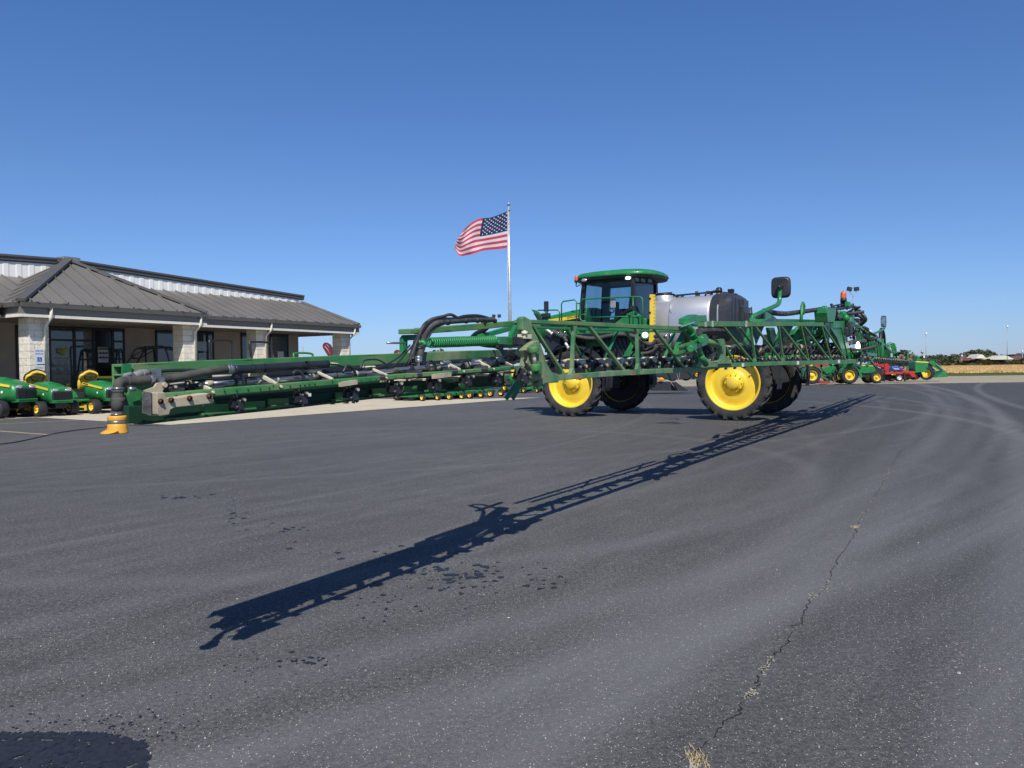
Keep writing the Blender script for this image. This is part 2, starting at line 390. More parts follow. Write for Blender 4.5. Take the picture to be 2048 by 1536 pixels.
EARTH = groundmat('dry_grassland', [(.3, (.10, .10, .045)), (.7, (.22, .19, .09))], .4, .5)
B = 4000
sheet('ground', [(-B, -600), (B, -600), (B, B), (-B, B)], -.016, EARTH)
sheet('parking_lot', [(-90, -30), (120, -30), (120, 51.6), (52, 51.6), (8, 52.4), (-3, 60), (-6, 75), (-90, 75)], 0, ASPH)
A0 = G(340, 850); E0 = G(1082, 795); S0 = G(70, 835)
dA = (E0-A0).normalized()
sheet('concrete_pad', [A0, E0, E0-NN*3-dA*3.2, E0-NN*60-dA*3, A0-NN*60, S0-D*40-NN*20, S0-D*30, S0], .006, CONC)
sheet('gravel_strip', [(8, 52.3), (52, 51.5), (400, 49), (400, 80), (90, 80), (30, 81), (-30, 82), (-2, 60)], -.006, GRAV)
sheet('grass_strip', [(-60, 81), (30, 80.5), (90, 79.5), (400, 74), (400, 108), (-60, 108)], -.002, GRASS)
# painted parking lines
def linemat(name, col, wear):
    mt, nt, b = newmat(name); P = N(nt, 'ShaderNodeNewGeometry').outputs['Position']
    n1 = noise(nt, P, 9, 7, .75)
    c = mixc(nt, ramp(nt, n1, [(wear-.06, (0, 0, 0)), (wear+.06, (1, 1, 1))]), col, (.075, .078, .085))
    nt.links.new(c, b.inputs['Base Color']); b.inputs['Roughness'].default_value = .85; return mt
LY = linemat('faded_yellow_marking', (.46, .36, .20), .58); LO = linemat('faded_orange_marking', (.42, .20, .12), .47)
def stripe(p, q, w, mat, name='painted_line', z=.004):
    p = Vector(p); q = Vector(q); d = (q-p).normalized(); s = Vector((-d.y, d.x, 0))*w/2
    return sheet(name, [p-s, q-s, q+s, p+s], z, mat)
stripe(G(-60, 851), G(158, 840.5), .12, LY); stripe(G(-60, 858), G(104, 870), .10, LY)
for a, b_ in (((1290, 783.6), (1385, 782.6)), ((1590, 781.3), (1640, 780.8)), ((1655, 780.8), (1748, 780)), ((1800, 779.6), (1885, 778.7)), ((1905, 778.6), (1985, 777.8)), ((2010, 777.2), (2120, 776))):
    stripe(G(*a), G(*b_), .16, LO)

# crack in the asphalt, with dry debris caught in it
CR = [(1385, 1545), (1395, 1520), (1415, 1470), (1450, 1440), (1475, 1410), (1503, 1385), (1505, 1360), (1540, 1320), (1580, 1285), (1588, 1250), (1612, 1220), (1635, 1190),
      (1662, 1150), (1677, 1120), (1703, 1070), (1712, 1052), (1735, 1015), (1765, 970), (1785, 930), (1798, 905), (1835, 880), (1852, 850), (1862, 825)]
rc = random.Random(3); cpts = []; wob = 0
for i in range(len(CR)-1):
    a, b_ = G(*CR[i]), G(*CR[i+1]); n_ = 9; d = (b_-a).normalized(); s = Vector((-d.y, d.x, 0))
    for k in range(n_):
        wob = (wob if i+k else 0)*.72+rc.gauss(0, .0085); cpts.append(a.lerp(b_, k/n_)+s*wob)
mb = MB()
for i in range(len(cpts)-1):
    if rc.random() < .1: continue
    a, b_ = cpts[i], cpts[i+1]; d = (b_-a).normalized(); s = Vector((-d.y, d.x, 0)); w0 = rc.uniform(.0008, .0032); w1 = rc.uniform(.0008, .0032)
    z = Vector((0, 0, .004)); mb.poly([a-s*w0+z, b_-s*w1+z, b_+s*w1+z, a+s*w0+z])
tag(mb.build('asphalt_crack', paint('crack_shadow', (.012, .012, .013), .95)), kind='structure')
mb = MB(); DEB = paint('dry_debris', (.33, .30, .23), .95, var=.4, scale=40)
def chip(mb, c, r, h, rnd):
    k = 6; z = c.z; top = [c+Vector((r*rnd.uniform(.6, 1)*math.cos(2*PI*i/k), r*rnd.uniform(.5, 1)*math.sin(2*PI*i/k), h)) for i in range(k)]
    n_ = mb.add([Vector((c.x+(p.x-c.x)*1.3, c.y+(p.y-c.y)*1.3, z)) for p in top]); t_ = mb.add(top)
    for i in range(k): mb.face((n_+i, n_+(i+1) % k, t_+(i+1) % k, t_+i))
    mb.face([t_+i for i in range(k)])
for i, p in enumerate(cpts):
    if math.sin(i*.33)+math.sin(i*.13+1) > .7 or p.y > 6.5 and rc.random() < .35:
        for _ in range(4): chip(mb, p+Vector((rc.gauss(0, .006), rc.gauss(0, .012), .002)), rc.uniform(.002, .006), rc.uniform(.001, .004), rc)
for (x, y) in ((1713, 1053), (1504, 1386)):
    for _ in range(22): chip(mb, G(x+rc.gauss(0, 4), y+rc.gauss(0, 2))+Vector((0, 0, .002)), rc.uniform(.002, .006), .004, rc)
tag(mb.build('crack_debris', DEB), kind='stuff', label='dry tan plant debris caught in the long asphalt crack', cat='debris')
# loose pale stones on the asphalt
mb = MB(); rs = random.Random(11)
for i in range(420):
    px_, py_ = rs.uniform(-20, 2070), 900+640*rs.random()**.8; c = G(px_, py_)
    big = rs.random() < .03
    chip(mb, c+Vector((0, 0, .001)), (rs.uniform(.004, .008) if big else rs.uniform(.0012, .003)), rs.uniform(.002, .006), rs)
tag(mb.build('loose_stones', paint('pale_stone', (.42, .40, .36), .85, var=.4, scale=3)), kind='stuff', label='small pale stones scattered over the asphalt', cat='stones')
# dark wet drips
WETM, nt, b = newmat('wet_asphalt'); P = N(nt, 'ShaderNodeNewGeometry').outputs['Position']
nt.links.new(ramp(nt, noise(nt, P, 50, 4, .7), [(.3, (.012, .014, .020)), (.7, (.032, .035, .044))]), b.inputs['Base Color']); b.inputs['Roughness'].default_value = .5
b.inputs['Specular IOR Level'].default_value = .3
def blob(mb, c, r, rnd, z=.004):
    k = 12; ph = rnd.uniform(0, 6); pts = []
    for i in range(k):
        t = 2*PI*i/k; rr = r*(.75+.28*math.sin(3*t+ph)+.22*rnd.random()); pts.append(Vector((c.x+rr*math.cos(t), c.y+rr*math.sin(t), z)))
    mb.poly(pts)
rw = random.Random(5); mb = MB()
for (cx, cy, sx, sy, n_, r0, r1) in ((930, 1147, 48, 11, 48, .008, .040), (880, 1165, 95, 20, 60, .005, .024), (790, 1215, 45, 14, 18, .006, .018), (615, 1322, 34, 6, 26, .005, .017),
                                     (520, 1332, 50, 12, 22, .003, .008), (500, 1045, 55, 26, 26, .005, .018), (570, 1062, 30, 6, 14, .01, .028), (740, 1100, 70, 10, 12, .01, .03), (1085, 1170, 15, 6, 8, .01, .03),
                                     (1080, 1140, 30, 14, 10, .006, .02), (360, 994, 25, 2, 10, .02, .05), (470, 1022, 10, 14, 16, .01, .03), (220, 1462, 110, 22, 170, .0025, .008), (440, 1400, 60, 30, 14, .0025, .006)):
    for _ in range(n_): blob(mb, G(cx+rw.gauss(0, sx), min(1600, cy+rw.gauss(0, sy))), r0+(r1-r0)*rw.random()**2, rw, .0035+.0008*rw.random())
for _ in range(1000):
    x = rw.uniform(-60, 290); y = 1466+max(0, x-90)*.0+abs(rw.gauss(0, 42)); y = y+max(0, (x-200))*.25
    edge = min(1, (y-1462)/45)
    blob(mb, G(x, min(y, 1600)), rw.uniform(.004, .014)+.022*edge*rw.random()**2, rw, .003+.001*rw.random())
for _ in range(90): blob(mb, G(rw.uniform(-60, 250)-rw.random()*20, rw.uniform(1497, 1590)), rw.uniform(.018, .055), rw, .005+.0004*rw.random())
for (px, py, r) in ((1340, 846, .5), (1350, 838, .25)): blob(mb, G(px, py), r*.6, rw)
tag(mb.build('wet_spots', WETM), kind='stuff', label='dark wet drips and puddle splashes on the asphalt', cat='wet patch')
# dark cord lying over the lot on the left
tcord = MB().curve([G(-60, 894), G(20, 887)+Vector((0, 0, .01)), G(70, 877)+Vector((0, 0, .01)), G(120, 866)+Vector((0, 0, .01)), G(180, 858)+Vector((0, 0, .01)), G(250, 852)+Vector((0, 0, .01)), G(330, 852)], .014, 6)
tag(tcord.build('cord', paint('dark_red_cord', (.05, .02, .022), .6)), 'thin dark cord lying across the asphalt below the yellow hose cap', 'cord')
def tuft(px, py, n_, h, label):
    c = G(px, py); mb = MB(); r_ = random.Random(px)
    for _ in range(n_):
        p = c+Vector((r_.gauss(0, .018), r_.gauss(0, .03), 0)); q = p+Vector((r_.gauss(0, h*.6), r_.gauss(0, h*.6), h*r_.uniform(.2, 1))); w = Vector((.0016, 0, 0))
        mb.poly([p-w, p+w, q])
    tag(mb.build('dry_grass_tuft', paint('dry_grass', (.42, .33, .17), .9, var=.3, scale=30), flip=False), label, 'grass tuft')
tuft(1393, 1520, 110, .024, 'dry straw coloured grass tuft at the near end of the crack')
tuft(1711, 1055, 55, .022, 'small yellowish grass tuft halfway along the crack')
# dry crop beyond the grass: a canopy sheet with uneven top
mb = MB(); rf = random.Random(9); nx, ny = 150, 26; g0 = 0
def fld(i, j):
    x = 20+150*(i/nx); y = 99+150*(j/ny)**1.7
    return Vector((x*(1+j/ny*1.2), y+rf.uniform(-.5, .5), (.05 if j == 0 else .12+.2*rf.random()+.004*(y-99)*.9)))
gr = [[fld(i, j) for i in range(nx+1)] for j in range(ny+1)]
g0 = mb.add([p for r_ in gr for p in r_])
for j in range(ny):
    for i in range(nx): q = g0+j*(nx+1)+i; mb.face((q, q+1, q+nx+2, q+nx+1))
tag(mb.build('crop_field', FIELD), kind='stuff', label='dry golden crop field beyond the gravel and grass', cat='crop')
mb = MB()
for _ in range(12000):
    y = 98+95*rf.random()**1.3; x = rf.uniform(.52, .72)*y; h = rf.uniform(.10, .34); w = rf.uniform(.06, .22); p = Vector((x, y, .05+.0036*(y-99))); a = rf.uniform(0, PI); v = Vector((math.cos(a)*w, math.sin(a)*w*.4, 0))
    l = Vector((rf.uniform(-.1, .1), 0, h)); mb.poly([p-v, p+v, p+l+v*.7, p+l-v*.4])
tag(mb.build('crop_stalks', paint('crop_stalk', (.50, .34, .15), .95, var=.45, scale=.8), flip=False), kind='stuff', label='dry golden stalks along the near edge of the crop field', cat='crop')
# ================================================================== THE SPRAYER
SO = Vector((6.4, 20.5, 0)); SA = math.radians(148)
HX = Vector((math.cos(SA), math.sin(SA), 0)); HY = Vector((-math.sin(SA), math.cos(SA), 0))
def loc(p): q = p-SO; return Vector((q.dot(HX), q.dot(HY), q.z))
def wor(p): p = Vector(p); return SO+HX*p.x+HY*p.y+Vector((0, 0, p.z))
CL = loc(CAM)
def ldir(px, py): d = ray(px, py); return Vector((d.dot(HX), d.dot(HY), d.z))
def R(px, py, x=-2.75):
    if -3.1 < x < -2.15:
        k = min(1, max(0, (px-960)/80.)) if x < -2.3 else 1; x = (1-k)*(-2.575+(x+2.38)*.46)+k*(x+.16)
    d = ldir(px, py); return CL+d*((x-CL.x)/d.x)
def S(px, py, y=1.2): d = ldir(px, py); return CL+d*((y-CL.y)/d.y)
def pr(p, n): return n*wor(p).y/F_PX
SP = thing('field_sprayer', 'large green and yellow self propelled field sprayer with its boom unfolded across the asphalt', 'sprayer', SO, SA)
X1 = Vector((1, 0, 0)); Y1 = Vector((0, 1, 0)); Z1 = Vector((0, 0, 1))
# ---- wheels
def sprayer_wheel(x, y):
    s = 1 if y > 0 else -1; c = Vector((x, y, .93))
    hb = MB(); hb.cyl(c, c-Y1*s*.45, .17, .15, 20)
    for k in range(10):
        t = 2*PI*k/10; q = c+Vector((math.cos(t)*.21, s*.055, math.sin(t)*.21)); hb.cyl(q, q+Y1*s*.035, .018, seg=8)
    o = hb.build('wheel', YEL, SP)
    t_, r_ = MB(), MB(); wheel(t_, r_, c, Y1*s, .93, .38, .66, 48, 22, hub=.24, lugh=.03)
    r_.cyl(c+Vector((-.42*s*0-.40, s*.03, .2)), c+Vector((-.40, s*.075, .2)), .02, seg=8)
    t_.build('tyre', TYRE, o); r_.build('rim', YEL, o)
    mb = MB(); mb.lathe([(.63, -.10), (.5, -.11), (.3, -.13), (0, -.13)], c, Y1*s, 32); mb.lathe([(.25, -.30), (.27, -.14), (.2, -.12)], c, Y1*s, 20, True); mb.build('inner_shade_disc', DARK, o); return o  # disc and drum added dark to stand for shade inside the wheel
for x, y in ((0, 1.66), (4.5, 1.66), (0, -1.66), (4.5, -1.66)): sprayer_wheel(x, y)
# legs, mud flaps
for x in (0, 4.5):
    for s in (1, -1):
        mb = MB(); mb.box((x, s*1.30, 1.25), (.30, .20, .95)); mb.box((x, s*1.28, 1.75), (.36, .26, .25)); mb.cyl((x, s*1.3, .93), (x, s*1.5, .93), .24, .2); mb.bar((x, s*.3, 1.7), (x, s*1.35, 1.7), .28, .22)
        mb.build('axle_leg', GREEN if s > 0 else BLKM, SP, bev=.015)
        mb = MB(); pts = [(x-1.00, 1.52), (x-1.08, 1.30), (x-1.10, 1.05), (x-1.06, .78)]
        if x > 1: pts = [(x-1.02, 1.45), (x-1.08, 1.25), (x-1.10, 1.05), (x-1.08, .80)]
        rg = []
        for a, z in pts:
            rg.append([Vector((a, s*1.48, z)), Vector((a-.02, s*1.66, z)), Vector((a, s*1.84, z)), Vector((a-.03, s*1.84, z)), Vector((a-.06, s*1.66, z)), Vector((a-.03, s*1.48, z))])
        mb.rings(rg, smooth=False); mb.build('mud_flap', BLK, SP)
        mb = MB()                                        # curved fender over the wheel
        if x > 1:
            rg = []
            for k in range(10):
                t = math.radians(-12+150*k/9); cx, cz = x+math.cos(t)*1.02*-1, .93+math.sin(t)*1.02
                rg.append([Vector((cx, s*1.42, cz)), Vector((cx, s*1.88, cz)), Vector((x-math.cos(t)*1.05, s*1.88, .93+math.sin(t)*1.05)), Vector((x-math.cos(t)*1.05, s*1.42, .93+math.sin(t)*1.05))])
            mb.rings(rg, smooth=False); mb.build('fender', BLK, SP)
# ---- frame
mb = MB()
for s in (1, -1): mb.box((2.2, s*.48, 1.52), (8.2, .16, .30))
for x in (-1.5, 0, 1.5, 3.2, 4.5, 6.0): mb.box((x, 0, 1.50), (.16, .90, .2))
mb.build('chassis_frame', GREEN, SP, bev=.01)
mb = MB()                                                # undercarriage, sump, lower plumbing
mb.box((2.3, 0, 1.9), (2.6, 1.5, .55)); mb.box((4.9, 0, 1.95), (2.2, .95, .65)); mb.box((3.5, .9, 1.75), (.7, .35, .4)); mb.box((1.2, .7, 1.62), (1.0, .5, .35)); mb.box((-.9, 0, 1.85), (1.0, 1.0, .6))
mb.build('engine_bay', DARK, SP, bev=.03)
# ---- ribbed side panels (between the wheels)
mb = MB(); c0 = S(1205, 677, 1.05); c1 = S(1282, 672, 1.05)
pl = [S(1198, 684, 1.05), S(1222, 676, 1.05), S(1282, 676, 1.05), S(1284, 706, 1.05), S(1240, 722, 1.05), S(1216, 716, 1.05)]
mb.prism(pl, (0, .10, 0))
for k in range(9):
    a = S(1206+k*8.5, 678, 1.12); b_ = S(1220+k*8.5, 716, 1.12); mb.bar(a, b_, .035, .05, Y1)
mb.build('ribbed_side_panel', BLK, SP)
mb = MB(); mb.prism([S(1246, 713, 1.3), S(1262, 684, 1.3), S(1272, 679, 1.3), S(1280, 680, 1.3), S(1280, 684, 1.3), S(1270, 688, 1.3), S(1262, 703, 1.3), S(1280, 702, 1.3), S(1280, 712, 1.3)], (0, .03, 0))
mb.prism([S(1300, 668, 1.2), S(1250, 668, 1.2), S(1200, 667, 1.2), S(1205, 657, 1.2), S(1300, 655, 1.2)], (0, .05, 0))
mb.prism([S(1130, 655, 1.1), S(1190, 655, 1.1), S(1190, 672, 1.1), S(1130, 672, 1.1)], (0, .05, 0))
mb.build('side_bracket', GREEN, SP)
# ---- hood
def section(x, hw, z0, z1, r=.12):
    return [Vector((x, -hw, z0)), Vector((x, -hw, z1-r)), Vector((x, -hw+r*.35, z1-r*.35)), Vector((x, -hw+r*1.2, z1)), Vector((x, 0, z1+.03)), Vector((x, hw-r*1.2, z1)), Vector((x, hw-r*.35, z1-r*.35)), Vector((x, hw, z1-r)), Vector((x, hw, z0))]
mb = MB(); mb.rings([section(4.55, .66, 2.25, 3.10), section(5.1, .63, 2.25, 3.05), section(5.9, .58, 2.2, 2.93), section(6.6, .52, 2.15, 2.76), section(6.95, .44, 2.15, 2.62), section(7.02, .3, 2.2, 2.5)])
mb.build('hood', GREEN, SP)
mb = MB(); a = [S(1098, 639, .70), S(1158, 630, .70), S(1158, 636, .70), S(1096, 646, .70)]
mb.prism(a, (0, .02, 0)); strp = mb.build('hood_stripe', YEL, SP)
pA, pB = S(1136, 635.3, .715), S(1158, 632.4, .715); dx = (pB-pA).normalized(); up = Z1-dx*dx.z; up.normalize(); nz = dx.cross(up)
M = Matrix((( dx.x, up.x, nz.x, 0), (dx.y, up.y, nz.y, 0), (dx.z, up.z, nz.z, 0), (0, 0, 0, 1))); M.translation = (pA+pB)/2
textmesh('JOHN DEERE', .075, 'hood_lettering', BLKM, strp, M)
mb = MB(); mb.prism([S(1100, 655, .68), S(1155, 643, .68), S(1155, 646, .68), S(1100, 658, .68)], (0, .02, 0)); mb.build('hood_vent', BLKM, SP)
mb = MB(); mb.box((6.0, 0, 2.5), (1.6, 1.0, .5)); mb.box((7.0, 0, 2.0), (.12, .9, .5)); mb.build('radiator_housing', BLK, SP, bev=.02)
# ---- cab
CX0, CX1, CY = 3.02, 4.62, .86
cb = MB(); cb.mat(BLKM)
cols = [(CX1, CY), (CX0, CY), (CX0, -CY), (CX1, -CY)]
top = 3.90; bot = 2.60
for (x, y) in cols:
    cb.bar((x+(.05 if x > 4 else -.02), y*1.02, bot-.25), (x-(.10 if x > 4 else 0), y*.95, top), .13, .11)
cb.bar((CX0, CY*.95, top-.05), (CX1-.05, CY*.95, top-.05), .12, .16); cb.bar((CX0, -CY*.95, top-.05), (CX1-.05, -CY*.95, top-.05), .12, .16)
cb.bar((CX0, -CY, top-.05), (CX0, CY, top-.05), .12, .16); cb.bar((CX1-.1, -CY, top-.05), (CX1-.1, CY, top-.05), .12, .16)
cb.bar((CX0, CY, bot-.02), (CX1, CY, bot-.25), .10, .09); cb.bar((CX0, -CY, bot-.02), (CX1, -CY, bot-.2), .10, .12); cb.bar((CX0, -CY, bot), (CX0, CY, bot), .10, .14); cb.bar((CX1, -CY, bot), (CX1, CY, bot), .10, .14)
# black hose-like lower window edge sweeping up to the rear
cb.curve([S(1196, 657, .93), S(1222, 652, .93), S(1235, 637, .93), S(1252, 624, .93), S(1264, 616, .93)], .06, 8)
cb.box(((CX0+CX1)/2, 0, bot-.32), (1.5, 1.6, .06))
cab = cb.build('cab', BLKM, SP, bev=.01)
def pane(name, pts, mat=GLASS):
    mb = MB(); mb.poly(pts); return mb.build(name, mat, cab, flip=False)
pane('window', [(CX1-.02, CY*.98, bot-.2), (CX0+.02, CY*.98, bot), (CX0+.02, CY*.93, top-.1), (CX1-.1, CY*.93, top-.1)])
pane('window', [(CX1-.02, -CY*.98, bot-.2), (CX0+.02, -CY*.98, bot), (CX0+.02, -CY*.93, top-.1), (CX1-.1, -CY*.93, top-.1)])
pane('windscreen', [(CX1+.03, -CY*.95, bot), (CX1+.03, CY*.95, bot), (CX1-.08, CY*.92, top-.1), (CX1-.08, -CY*.92, top-.1)])
pane('rear_window', [(CX0-.01, -CY*.95, bot), (CX0-.01, CY*.95, bot), (CX0-.01, CY*.92, top-.1), (CX0-.01, -CY*.92, top-.1)], glassy('rear_glass', (.03, .045, .06), .06))
# operator seat, column, screens seen through the glass
mb = MB(); mb.box((3.55, .05, 2.75), (.50, .52, .14)); mb.box((3.34, .05, 3.08), (.14, .50, .62), Matrix.Rotation(-.12, 3, 'Y')); mb.box((3.30, .05, 3.45), (.1, .28, .18)); mb.box((3.5, 0, 2.5), (.3, .3, .3))
mb.build('operator_seat', paint('grey_seat_fabric', (.14, .14, .14), .9), cab, bev=.04)
mb = MB(); mb.bar((4.3, .05, 2.4), (4.1, .05, 3.0), .10, .1); mb.tube([Vector((4.05+.06*math.cos(t)*.3, .05+.19*math.sin(t), 3.03+.19*math.cos(t)*.35)) for t in [2*PI*k/16 for k in range(16)]], .016, 6, True)
mb.build('steering_wheel', BLK, cab)
mb = MB(); mb.box((4.0, -.52, 2.95), (.35, .12, .3)); mb.box((3.7, -.5, 2.75), (.9, .3, .3)); mb.box((4.1, -.45, 3.2), (.05, .3, .22)); mb.bar((CX1-.12, -.3, 2.4), (CX1-.2, -.3, 3.85), .22, .08); mb.box((3.75, .5, 2.6), (.7, .2, .25)); mb.build('console', DARK, cab, bev=.02)
# roof: dark underside ring, green cap
def rsec(z, x0, x1, hw, k=28, e=3.2):
    cx, hx = (x0+x1)/2, (x1-x0)/2; out = []
    for i in range(k):
        t = 2*PI*i/k; c, s_ = math.cos(t), math.sin(t)
        out.append(Vector((cx+hx*math.copysign(abs(c)**(2/e), c), hw*math.copysign(abs(s_)**(2/e), s_), z)))
    return out
mb = MB(); mb.rings([rsec(3.80, 2.78, 4.70, .92), rsec(3.83, 2.50, 4.90, 1.05), rsec(3.90, 2.46, 4.96, 1.09)]); mb.build('roof_liner', BLK, cab)
mb = MB(); mb.rings([rsec(3.902, 2.45, 4.98, 1.10), rsec(3.98, 2.47, 4.97, 1.09), rsec(4.06, 2.58, 4.86, 1.0), rsec(4.10, 2.8, 4.6, .8), rsec(4.115, 3.1, 4.3, .5)]); mb.build('cab_roof', GREEN, cab)
mb = MB(); mb.ell(S(1256, 556, 1.12), (.085, .03, .045)); mb.build('work_light', LAMP, cab)
mb = MB(); mb.ell(S(1168, 560.5, 1.10), (.085, .03, .05)); mb.build('work_light', LENS, cab)
for i, px in enumerate((1274, 1286, 1300)):
    mb = MB(); mb.box(R(px, 560+i*1.5, 2.46), (.06, .2, .1)); mb.build('work_light', BLK, cab, bev=.02)
mb = MB(); mb.curve([S(1180, 556, 1.1), S(1183, 549, 1.05), S(1200, 545, .8), S(1240, 543.5, .5)], .012, 6); mb.build('antenna_wire', BLKM, cab)
def beacon(p, s=1):
    mb = MB(); mb.mat(BLK); mb.cyl(p-Z1*.03*s, p+Z1*.05*s, .075*s, .07*s); mb.cyl(p-Z1*.10*s, p-Z1*.03*s, .03*s)
    o = mb.build('beacon', BLK, SP); mb = MB(); mb.lathe([(.068*s, .05*s), (.07*s, .08*s), (.066*s, .17*s), (.045*s, .215*s), (0, .225*s)], p, Z1, 16); mb.build('amber_lens', AMBER, o); return o
bp = S(1152.5, 563, 1.1); beacon(bp, .75)
mb = MB(); mb.curve([bp-Z1*.06, bp-Z1*.14, S(1160, 570, 1.1), S(1170, 567, 1.0)], .013, 6); mb.build('beacon_bracket', BLKM, SP)
# body below the cab
mb = MB(); mb.prism([S(1165, 656, .9), S(1220, 655, .9), S(1240, 640, .9), S(1262, 624, .9), S(1272, 622, .9), S(1282, 632, .9), S(1284, 656, .9), S(1284, 664, .9), S(1165, 668, .9)], (0, .14, 0))
mb.box((3.7, 0, 2.2), (1.7, 1.5, .5)); mb.box((3.05, .75, 2.5), (.5, .25, .5)); mb.prism([S(1288, 636, .95), S(1296, 638, .95), S(1297, 652, .95), S(1287, 652, .95)], (0, .3, 0)); mb.build('cab_base', GREEN, SP, bev=.02)
# walkway and hand rails
mb = MB(); mb.box((4.1, 1.12, 2.28), (2.6, .42, .06)); mb.build('walkway', BLKM, SP)
def rail(pts, r=.019, close=False): return MB().curve(pts, r, 8, 3).build('hand_rail', GREEN, SP)
y = 1.32
MB().tube([S(1123, 645, y), S(1123, 608, y), S(1126, 603, y), S(1149, 599.5, y), S(1153, 603, y), S(1153.5, 645, y)], .02, 8).build('hand_rail', GREEN, SP)
MB().tube([S(1173, 643, y), S(1164, 642, y), S(1160, 638, y), S(1160, 605, y), S(1165, 598.5, y), S(1262, 593.5, y), S(1281, 594, y), S(1285, 598, y), S(1285, 650, y)], .02, 8).build('hand_rail', GREEN, SP)
for a, b_ in (((1173, 598), (1173, 646)), ((1266, 593.5), (1266, 652)), ((1173, 635), (1285, 632)), ((1154, 607), (1160, 607)), ((1161, 629), (1173, 629))):
    MB().tube([S(*a, y), S(*b_, y)], .017, 8).build('hand_rail', GREEN, SP)
MB().tube([S(1076, 620.5, y), S(1115, 620, y), S(1119, 624, y), S(1119, 642, y)], .02, 8).build('hand_rail', GREEN, SP)
# cab mirror hoop seen through the window
MB().tube([S(1221, 621, 1.25), S(1221, 600, 1.25), S(1228, 597, 1.25), S(1230, 601, 1.25), S(1230, 618, 1.25)], .012, 6).build('mirror_bracket', GREEN, SP)
mb = MB(); mb.box(S(1226, 607, 1.27), (.16, .04, .26)); mb.build('mirror', GREY, SP, bev=.02)
# ---- stainless tank
def tsec(x, hy, z0, z1, e=3.0, k=40):
    cz, hz = (z0+z1)/2, (z1-z0)/2
    return [Vector((x, hy*math.copysign(abs(math.cos(t))**(2/e), math.cos(t)), cz+hz*math.copysign(abs(math.sin(t))**(2/e), math.sin(t)))) for t in [2*PI*i/k for i in range(k)]]
mb = MB(); mb.rings([tsec(2.62, .70, 1.9, 3.05), tsec(2.52, .92, 1.75, 3.22), tsec(2.40, .98, 1.7, 3.27), tsec(.90, .98, 1.7, 3.27), tsec(.84, .965, 1.72, 3.25)]); tank = mb.build('tank', TANKM, SP)
mb = MB(); mb.lathe([(.28, 0), (.29, .02), (.29, .32), (.27, .34)], (2.28, .42, 2.98), Z1, 28, caps=True); mb.build('tank_neck', TANKM, tank)
mb = MB(); mb.lathe([(.29, 0), (.30, .01), (.30, .03), (.15, .055), (.0, .055)], (2.28, .42, 3.325), Z1, 24); mb.bar((2.05, .42, 3.39), (2.5, .42, 3.39), .03, .03); mb.cyl((2.5, .42, 3.33), (2.5, .42, 3.42), .03); mb.build('tank_lid', BLKM, tank)
def strap(px0, px1, y0=1.0):
    pts = []
    for t in [math.radians(a) for a in range(-30, 100, 10)]:
        e = 3.0; pts.append(Vector((0, .99*math.copysign(abs(math.cos(t))**(2/e), math.cos(t)), 2.485+.795*math.copysign(abs(math.sin(t))**(2/e), math.sin(t)))))
    return pts
x_s = S(1338, 640, .98).x; st = strap(0, 0); MB().tube([p+X1*(x_s-.02+.06*max(0, p.z-2.9)) for p in st], .028, 6).build('tank_strap', GREY, tank)
mb = MB(); mb.tube([S(1342, 619, 1.02)+Vector((.03*math.cos(t), 0, .03*math.sin(t))) for t in [2*PI*k/12 for k in range(12)]], .008, 6, True); mb.build('strap_ring', GREY, tank)
mb = MB()
for k in range(2): mb.curve([(2.0, .45-k*.1, 3.30), (1.6, .5-k*.1, 3.31), (1.0, .5-k*.1, 3.33), (.75, .4-k*.1, 3.40)], .02, 6)
for x in (1.9, 1.75, 1.35, 1.3, .95): mb.cyl((x, .42, 3.26), (x, .42, 3.26+.07+.05*(x == 1.35)), .04); mb.cyl((x, .5, 3.26), (x, .5, 3.31), .02)
mb.build('tank_fitting', BLKM, tank)
# black plastic rear cover of the tank
mb = MB(); mb.rings([tsec(.83, .985, 1.68, 3.29, 3.2), tsec(.60, .985, 1.66, 3.31, 3.4), tsec(.42, .95, 1.66, 3.29, 4), tsec(.30, .82, 1.70, 3.20, 6)], smooth=False)
mb.box((.34, -.38, 3.03), (.12, .80, .24)); mb.box((.30, -.42, 2.40), (.14, .74, 1.1))
for k in range(6): mb.box((.18, -.1-.14*k, 2.3), (.03, .05, 1.0))
for yy in (.6, -.1): mb.box((.24, yy, 2.5), (.05, .05, 1.3))
cov = mb.build('tank_rear_cover', paint('charcoal_plastic', (.035, .037, .043), .38, var=.15), SP, bev=.012)
MB().tube([p+X1*(.62) for p in st], .024, 6).build('cover_strap', GREY, cov)
mb = MB(); mb.bar((.15, -.55, 2.95), (.15, -.85, 2.2), .035, .035); mb.build('cover_prop', STEEL, cov)
p = S(1438, 584, .35); mb = MB(); mb.cyl(p-Z1*.25, p-Z1*.02, .075); mb.build('exhaust_stack', STEEL, SP)
mb = MB(); mb.cyl(p-Z1*.02, p+Z1*.08, .085); mb.ell(p+Z1*.08, (.085, .085, .05)); mb.build('exhaust_cap', BLKM, SP)
mb = MB(); mb.tube([S(1411, 598, .5), S(1411, 590, .5), S(1413, 585, .5)], .025, 6); mb.tube([S(1412, 583, .4), S(1440, 584, .35), S(1464, 586, .2)], .016, 6); mb.tube([S(1412, 588, .4), S(1445, 583, .3)], .012, 6); mb.cyl(S(1460, 590, .2), S(1466, 580, .2), .05); mb.box(S(1462, 582, .2), (.14, .14, .1)); mb.box(S(1462, 590, .2), (.3, .2, .06)); mb.build('vent_plumbing', BLKM, SP)
